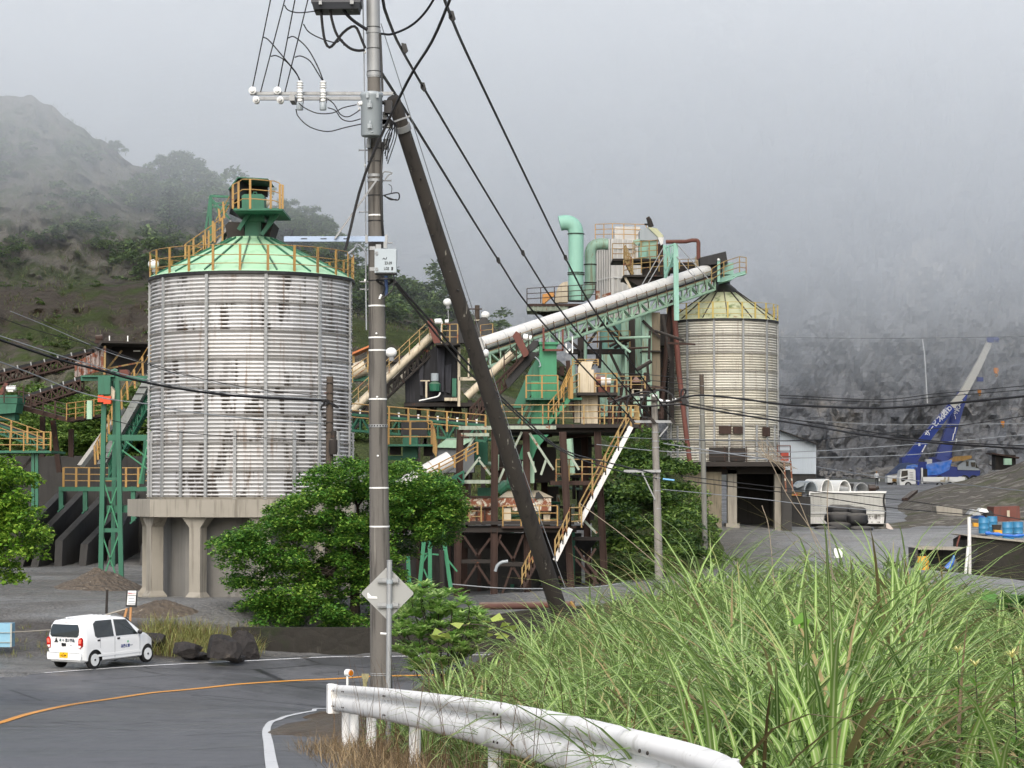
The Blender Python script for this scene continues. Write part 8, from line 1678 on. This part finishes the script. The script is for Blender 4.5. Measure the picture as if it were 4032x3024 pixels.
# trees along the misty ridge
tr = thing('tree', 'small spreading tree on the misty left ridge', 'tree', (0, 0, 0), 'trees on the misty ridge')
cs = [(rng.normal() * 1.1, rng.normal() * 1.1, 1. + rng.random() * 2.4) for _ in range(26)]; v, f = leaves(blob_points(cs, rng.uniform(.6, 1.05, 26), 260, (1, 1, .95)), .26, .45, .55); mesh_np('crown', v, f, L_hill, tr)
m = MB(); limb(m, (0, 0, -.4), (.1, 0, 2), .14, .09)
for a in range(5): limb(m, (.08, 0, 1.6), (math.cos(a * 1.26) * 1.2, math.sin(a * 1.26) * 1.2, 3), .06, .02, 4)
m.obj('trunk', M_bark, tr, 60)
first = True
for x, fr, s in ((465, .99, .4), (640, .98, .65), (700, .98, .85), (745, .98, .9), (790, .97, .8), (835, .95, .65), (1130, .97, .8), (1200, .96, .9), (1270, .96, .9), (1330, .95, .8), (560, .8, .9), (1150, .85, 1.), (1320, .85, .9), (1540, .98, .35), (1565, .97, .4), (1640, .95, .5), (700, .75, 1.)):
    p = Vector(hill_px(x, fr))
    if first: tr.location = p; tr.scale = (s,) * 3; first = False
    else: dup(tr, p, rng.uniform(0, 6), scale=s)
pn = Vector(hill_px(672, .66)); t = thing('pine_tree', 'young dark pine with tiered branches on the slope left of the big silo roof', 'tree', pn); t['_w'] = tuple(pn)
m = MB(); m.tube([pn, pn + V(0, 0, 5.2)], [.12, .02], 8); m.obj('trunk', M_bark, t)
C = []
for k in range(13):
    z = .7 + k * .36; L_ = 1.9 * (1 - k / 14) + .2
    for a in np.linspace(0, 6.28, 9)[:-1]:
        for q in np.linspace(.15, 1, 9): C.append((math.cos(a + k) * L_ * q, math.sin(a + k) * L_ * q, z + .55 * q * q))
v, f = leaves(np.array(C) + rng.normal(size=(len(C), 3)) * .05, .3, .5, .3); mesh_np('crown', v, f, leaf_mat('pine_needle', [(.2, '#182a17'), (.8, '#3c5530')], .1), t)
# --- grasses
def blades(bx3, L, w_, th0, th1, az, S=7, wid_mid=True, taper=1.0):
    """curved ribbons: base points, length, width, start and end lean (from vertical), azimuth -> verts, quads, uv"""
    n = len(bx3); ss = np.linspace(0, 1, S + 1); th = th0[:, None] + (th1 - th0)[:, None] * ss[None] ** 1.3; dl = (L / S)[:, None]; dx = np.sin(th) * dl; dz = np.cos(th) * dl
    x = np.concatenate([np.zeros((n, 1)), np.cumsum(dx[:, :-1], 1)], 1); z = np.concatenate([np.zeros((n, 1)), np.cumsum(dz[:, :-1], 1)], 1)
    px_ = bx3[:, 0:1] + x * np.cos(az)[:, None]; py_ = bx3[:, 1:2] + x * np.sin(az)[:, None]; pz_ = bx3[:, 2:3] + z
    ww = w_[:, None] * (np.minimum(1, .55 + ss * 2.2) * (1 - ss ** 2.4 * taper).clip(.03))[None]; sx, sy = -np.sin(az)[:, None], np.cos(az)[:, None]; C = np.stack([px_, py_, pz_], 2)
    side = np.stack([sx * ww / 2, sy * ww / 2, np.zeros_like(ww)], 2); fold = np.stack([0 * ww, 0 * ww, ww * .18], 2)
    v = np.stack([C - side + fold, C, C + side + fold], 2).reshape(-1, 3)          # (n, S+1, 3)
    i0 = (np.arange(n)[:, None] * (S + 1) + np.arange(S)[None])[:, :, None] * 3 + np.array([0, 1])[None, None]
    f = np.stack([i0, i0 + 1, i0 + 4, i0 + 3], 3).reshape(-1, 4); uv_u = np.tile(np.array([0, .5, 1]), n * (S + 1)); uv_v = np.repeat(np.tile(ss, n), 3); return v, f, np.stack([uv_u, uv_v], 1)
def grass_obj(name, parts, mat):
    o_ = 0; V_, F_, U_ = [], [], []
    for v, f, u in parts: V_.append(v); F_.append(f + o_); U_.append(u); o_ += len(v)
    v, f, u = np.concatenate(V_), np.concatenate(F_), np.concatenate(U_); o = mesh_np(name, v, f, mat); uvl = o.data.uv_layers.new(name='UVMap'); uvl.data.foreach_set('uv', u[f.ravel()].astype(np.float32).ravel()); o['kind'] = 'stuff'; return o
def grass_mat(name, lo, hi, mid, dead, pdead=.12):
    g = G(name); uv = g.sep(g.tc.outputs['UV']); isl = g.island(); c = g.mix(g.math('ADD', g.math('MULTIPLY', isl, .7), g.math('MULTIPLY', g.noise(.6, 3), .4)), lo, hi)
    mm = g.math('SUBTRACT', 1, g.math('MULTIPLY', g.math('ABSOLUTE', g.math('SUBTRACT', uv[0], .5)), 5), clamp=True); c = g.mix(g.math('MULTIPLY', mm, .75), c, mid)
    tip = g.step(g.math('ADD', uv[1], g.math('MULTIPLY', g.wn(g.comb(isl, 1., 2.)), .3)), .98, 1.25); c = g.mix(tip, c, dead); c = g.mix(g.math('LESS_THAN', g.wn(g.comb(isl, 5., 7.)), pdead), c, g.mix(isl, dead, '#54452f')); m = g.done(c, .45, spec=.4)
    tr_ = g.t.nodes.new('ShaderNodeBsdfTranslucent'); g.t.links.new(c, tr_.inputs[0]); mx = g.t.nodes.new('ShaderNodeMixShader'); mx.inputs[0].default_value = .3; g.t.links.new(g.b.outputs[0], mx.inputs[1]); g.t.links.new(tr_.outputs[0], mx.inputs[2]); g.t.links.new(mx.outputs[0], g.t.nodes['Material Output'].inputs[0]); return m
M_grass = grass_mat('susuki_grass', '#375722', '#8aaa56', '#cfdaa4', '#a39468', .08)
def railx(Y): return np.interp(Y, [6.5, 9.5, 11.9, 16.5, 23, 28.8, 30.7, 40, 48], [.55, .93, .64, -.03, -1.06, -2.0, -2.3, -1.0, .6])
def tuft_field(n, Y0, Y1, per, hfun, wr=(.014, .024), pw=1.0):
    Y = Y0 + (Y1 - Y0) * rng.random(n) ** pw; xl = railx(Y) + .25; xr = Y * .228 + .8; X = xl + (xr - xl) * rng.random(n); keep = (X < xr); X, Y = X[keep], Y[keep]; px_ = CX + X / Y * FPX; h = hfun(px_, Y); z = GZ(X, Y, False); n = len(X)
    k = per; idx = np.repeat(np.arange(n), k); r_ = rng.random(n * k) * .2; a = rng.random(n * k) * 6.283; b3 = np.stack([X[idx] + r_ * np.cos(a), Y[idx] + r_ * np.sin(a), z[idx] - .05], 1); L_ = h[idx] * rng.uniform(.6, 1.7, n * k); th0 = R(2) + rng.random(n * k) * R(30); th1 = R(70) + rng.random(n * k) * R(120); ww = rng.uniform(*wr, n * k); az = a + rng.normal(size=n * k) * .5; return blades(b3, L_, ww, th0, th1, az)
def hf(px_, Y): return np.interp(px_, [1600, 1800, 2100, 2400, 2600, 3000, 3600, 3800, 4100], [.7, .8, .88, 1.18, 1.42, 1.55, 1.48, 1.05, .92]) * rng.uniform(.75, 1.12, len(px_))
grass_obj('tall_grass', [tuft_field(430, 11.5, 42, 36, lambda p, Y: hf(p, Y) * rng.uniform(.7, 1.12, len(p)), (.022, .05), pw=.9)], M_grass)
# dead brown undergrowth below the tall grass, and along the rail
M_dry = grass_mat('dry_grass', '#5a4832', '#9a8662', '#a8977a', '#6f5a40', .3); M_under = grass_mat('undergrowth', '#1f2e14', '#41542a', '#55602f', '#4f4028', .3)
grass_obj('undergrowth_grass', [tuft_field(520, 11, 44, 14, lambda p, Y: hf(p, Y) * .42, (.01, .018))], M_under)
n = 420; Y = rng.uniform(12.5, 29.5, n); X = railx(Y) + rng.uniform(-.75, .35, n); keep = X > np.interp(Y, [8, 22.4, 36], [-.6, -2.3, -3.86]) + .35; X, Y = X[keep], Y[keep]; n = len(X); k = 14; idx = np.repeat(np.arange(n), k); a = rng.random(n * k) * 6.283; b3 = np.stack([X[idx] + rng.normal(size=n * k) * .09, Y[idx] + rng.normal(size=n * k) * .12, GZ(X, Y, False)[idx] - .03], 1)
grass_obj('dry_grass', [blades(b3, rng.uniform(.18, .55, n * k), rng.uniform(.004, .009, n * k), R(5) + rng.random(n * k) * R(35), R(50) + rng.random(n * k) * R(90), a, 5)], M_dry)
n = 150; Y = rng.uniform(12, 29, n); X = railx(Y) + rng.uniform(-.3, .25, n); b3 = np.stack([X, Y, GZ(X, Y, False)], 1)
grass_obj('dead_stems', [blades(b3, rng.uniform(.6, 1.35, n), rng.uniform(.004, .008, n), R(0) + rng.random(n) * R(18), R(5) + rng.random(n) * R(60), rng.random(n) * 6.283, 8, taper=.5)], grass_mat('dead_stem', '#3a2a1c', '#7a6040', '#5c4630', '#3a2a1c', .3))
n = 260; Y = rng.uniform(74, 77.6, n); X = rng.uniform(-12.2, -8.4, n); k = 12; idx = np.repeat(np.arange(n), k); b3 = np.stack([X[idx] + rng.normal(size=n * k) * .12, Y[idx] + rng.normal(size=n * k) * .12, GZ(X, Y, False)[idx]], 1)
X2 = rng.uniform(-22, -12, 120); Y2 = rng.uniform(72.5, 77, 120); i2 = np.repeat(np.arange(120), 8); b4 = np.stack([X2[i2] + rng.normal(size=960) * .1, Y2[i2] + rng.normal(size=960) * .1, GZ(X2, Y2, False)[i2]], 1)
grass_obj('bank_weeds', [blades(b3, rng.uniform(.4, .95, n * k), rng.uniform(.012, .025, n * k), R(5) + rng.random(n * k) * R(25), R(40) + rng.random(n * k) * R(80), rng.random(n * k) * 6.283, 5), blades(b4, rng.uniform(.12, .35, 960), rng.uniform(.012, .02, 960), R(5) + rng.random(960) * R(25), R(40) + rng.random(960) * R(80), rng.random(960) * 6.283, 4)], grass_mat('weed', '#4a5526', '#93975a', '#a3a468', '#8f7a4a', .25))
# tufts over the hillside
n = 3600; jj = rng.integers(50, 180, n); ii = rng.integers(2, nr_ - 4, n); pick = HILL[ii, jj]; kk = fbm(jj * .11, ii * .09, 3, 44) > -.12; pick = pick[kk]; n = len(pick); k = 9; idx = np.repeat(np.arange(n), k); b3 = pick[idx] + rng.normal(size=(n * k, 3)) * np.array([.5, .5, .1])
grass_obj('hill_grass', [blades(b3, rng.uniform(.35, .8, n * k), rng.uniform(.03, .07, n * k), R(15) + rng.random(n * k) * R(40), R(60) + rng.random(n * k) * R(80), rng.random(n * k) * 6.283, 3)], grass_mat('hill_grass', '#414d28', '#76854a', '#7d8a52', '#7a6d4c', .25))
# --- whorled shrub beside the pole, large leaved seedling, plumes, goldenrod
L_wh = leaf_mat('whorl_leaf', [(.2, '#55803a'), (.5, '#86ad55'), (.85, '#b9d088')], .4)
x0 = P(1740, 2760, 44).x; sb2 = V(x0, 44, gz(x0, 44)); t = thing('shrub', 'shrub with star shaped whorls of long narrow leaves beside the road sign', 'shrub', sb2)
VV, FF, UU, no = [], [], [], 0; m = MB(); heads = []
polyW = [(1570, 2330), (1640, 2300), (1720, 2320), (1790, 2310), (1840, 2370), (1900, 2420), (1930, 2470), (1890, 2540), (1840, 2600), (1740, 2640), (1600, 2650), (1545, 2540), (1550, 2460)]
while len(heads) < 300:
    x, y = rng.uniform(1500, 1940), rng.uniform(2300, 2660)
    if inside(x, y, polyW): heads.append(P(x, y, 44 + rng.uniform(-.9, .9)))
for h in heads:
    k = 11; a = np.arange(k) * 6.283 / k + rng.random(); b3 = np.tile(np.array(h), (k, 1)); v, f, u = blades(b3, rng.uniform(.18, .28, k), rng.uniform(.05, .075, k), R(35) + rng.random(k) * R(30), R(80) + rng.random(k) * R(40), a, 4); VV.append(v - np.array(sb2)); FF.append(f + no); no += len(v)
    if rng.random() < .08: m.tube(curve_pts([h, h + V(0, .05, -.2), sb2.lerp(h, .4) + V(0, .1, -.1), sb2], 8), .01, 4)
mesh_np('leaf_whorls', np.concatenate(VV), np.concatenate(FF), L_wh, t); m.obj('stem', M_bark, t)
t = thing('seedling_tree', 'branch with a few large pale yellow green leaves above the grass', 'sapling', V(P(1900, 2620, 40).x, 40, gz(P(1900, 2620, 40).x, 40)))
C = [P(x, y, 40) for x, y in ((1955, 2435), (1975, 2440), (1910, 2448), (1930, 2500), (1965, 2490), (1980, 2505), (1845, 2455), (1800, 2460), (1730, 2495), (1755, 2505), (1715, 2508), (1885, 2425), (1990, 2460), (1940, 2470), (2010, 2475))]; off = np.array(t['_w']); v, f = leaves(np.array([list(c) for c in C]) - off, .26, .55, .8); mesh_np('leaf', v, f, leaf_mat('big_leaf', [(.2, '#8aa04a'), (.8, '#b5c46a')], .35), t)
m = MB(); m.tube(curve_pts([Vector(off), P(1980, 2550, 40), P(1960, 2480, 40), P(1900, 2440, 40)], 12), .012, 5); m.tube(curve_pts([P(2110, 2545, 40), P(2020, 2490, 40), P(1960, 2478, 40), P(1850, 2458, 40), P(1720, 2500, 40)], 16), .01, 5); m.obj('twig', M_bark, t)
Mst = paint('straw', '#8b8070', .2, rough=.8)
for i, (pts_, pl, lab) in enumerate((([(3360, 2480), (3230, 2150), (3100, 1950), (3040, 1830), (2985, 1745)], 1, 'longest leaning plume grass stalk with a thin feathery head'), ([(3395, 2480), (3240, 2200), (3140, 1960), (3060, 1830), (3010, 1800)], 1, 'second leaning plume grass stalk with drooping feather threads'), ([(3055, 2440), (3030, 2100), (3000, 1990)], 0, 'short bare grass stalk below the slimmer silo'), ([(2900, 2560), (2700, 2330), (2480, 2130), (2280, 1980)], 0, 'bare thin stalk leaning left across the right concrete pole'), ([(3280, 2330), (3258, 2020), (3262, 1890)], 0, 'upright bare stalk in front of the white trailer'))):
    Yp = 30 - i; q = [P(x, y, Yp) for x, y in pts_]; b0 = V(q[0].x, Yp, gz(q[0].x, Yp)); t = thing('plume_grass', lab, 'grass stalk', b0); m = MB(); m.tube(curve_pts([b0] + q, 26), .005, 5); m.obj('stalk', Mst, t)
    if pl:
        m = MB(); e = q[-1]; d_ = (q[-1] - q[-2]).normalized()
        for k in range(7): s_ = q[-2].lerp(e, k / 7); m.tube(curve_pts([s_, s_ + d_ * .15 + V(.06 * (k % 3), 0, .02), s_ + V(.18 + .05 * (k % 4), rng.uniform(-.05, .05), -.05 - .03 * k * .5)], 8), .0026, 4)
        m.obj('plume', Mst, t)
L_gr = leaf_mat('goldenrod_leaf', [(.2, '#3d6a26'), (.8, '#7fa84a')], .3)
for x, y, Yp, lab in ((3770, 2570, 14, 'tall leafy weed with a pale yellow star top left of the pair'), (3840, 2625, 13.5, 'tall leafy weed with a drooping pale yellow top in the middle'), (3985, 2590, 13, 'tall leafy weed with a pale yellow star top near the right edge'), (3390, 2770, 13.5, 'withering leafy weed with a brown crumpled top in the grass')):
    tp = P(x, y, Yp); b0 = V(tp.x + .03, Yp, gz(tp.x, Yp)); t = thing('weed', lab, 'weed', b0); H_ = tp.z - b0.z; m = MB(); m.tube([b0, b0.lerp(tp, .5) + V(.01, 0, 0), tp], [.006, .005, .003], 6); m.obj('stem', M_bark, t); k = 46; f_ = rng.uniform(.1, .95, k); b3 = np.array([list(b0.lerp(tp, q)) for q in f_]) - np.array(b0); v, f, u = blades(b3, rng.uniform(.1, .17, k) * (1.1 - f_ * .4), rng.uniform(.018, .028, k), R(40) + rng.random(k) * R(25), R(75) + rng.random(k) * R(40), rng.random(k) * 6.283, 4); mesh_np('leaf', v, f, L_gr, t)
    k = 16; b3 = np.tile(np.array(tp - b0), (k, 1)); v, f, u = blades(b3, rng.uniform(.05, .09, k), rng.uniform(.008, .012, k), R(20) + rng.random(k) * R(40), R(70) + rng.random(k) * R(80), np.arange(k) * .39, 3); mesh_np('flower_head', v, f, M_dry if 'brown' in lab else leaf_mat('pale_yellow', [(.2, '#c9bf62'), (.8, '#e0dc9a')], .3), t)
t = thing('vine', 'vine with broad round green leaves in the grass beside the guardrail', 'vine', V(P(2900, 2900, 14).x, 14, gz(P(2900, 2900, 14).x, 14))); off = np.array(t['_w'])
C = np.array([list(P(x, y, 14)) for x, y in ((2840, 2800), (2890, 2790), (2895, 2830), (2910, 2920), (2900, 2890), (2690, 2880), (2760, 2870), (2920, 2950), (2860, 2960), (3150, 2440), (3170, 2455), (2810, 2910), (2945, 2985), (2700, 2910))]); v, f = leaves(C - off, .1, .3, .85); mesh_np('leaf', v, f, L_gr, t); MB().tube(curve_pts([P(2650, 2890, 14), P(2800, 2880, 14.1), P(2900, 2860, 14), P(2930, 2960, 14), Vector(off)], 16), .005, 4).obj('stem', M_bark, t)
t = thing('broadleaf_weed', 'dark broad leaved weed at the right edge before the terrace wall', 'weed', V(P(3990, 2480, 34).x, 34, gz(P(3990, 2480, 34).x, 34))); off = np.array(t['_w'])
C = np.array([list(P(rng.uniform(3850, 4080), rng.uniform(2340, 2470), 34 + rng.uniform(-.5, .5))) for _ in range(60)]); v, f = leaves(C - off, .24, .4, .8); mesh_np('leaf', v, f, leaf_mat('dark_broad_leaf', [(.2, '#1d3d1a'), (.8, '#4f7d3a')], .25), t); m = MB()
for c in C[::6]: m.tube([Vector(off), Vector(c)], .012, 4)
m.obj('stem', M_bark, t)
# ---------------------------------------------------------------- pieces that are parts of their own
def split_loose(o):
    bm = bmesh.new(); bm.from_mesh(o.data); bm.verts.index_update(); seen = set(); n = 0
    for v0 in bm.verts:
        if v0.index in seen: continue
        st = [v0]; isl = set()
        while st:
            v = st.pop()
            if v.index in isl: continue
            isl.add(v.index); st += [e.other_vert(v) for e in v.link_edges]
        seen |= isl; ix = sorted(isl); mp = {a: b for b, a in enumerate(ix)}
        fs = {f.index: f for i in ix for f in bm.verts[i].link_faces} if not bm.verts.ensure_lookup_table() else {}
        me = bpy.data.meshes.new(o.data.name); me.from_pydata([bm.verts[i].co[:] for i in ix], [], [[mp[v.index] for v in f.verts] for f in fs.values()]); me.materials.append(o.data.materials[0])
        c = bpy.data.objects.new(o.name.split('.')[0], me); col.objects.link(c); c.parent = o.parent; c.location = o.location; n += 1
    bm.free(); bpy.data.objects.remove(o)
for n_ in ('back_wall', 'beam', 'flange.001', 'chute.001', 'valve', 'motor.006', 'bracket.001', 'bracket.006'):
    if n_ in bpy.data.objects and not bpy.data.objects[n_].children: split_loose(bpy.data.objects[n_])
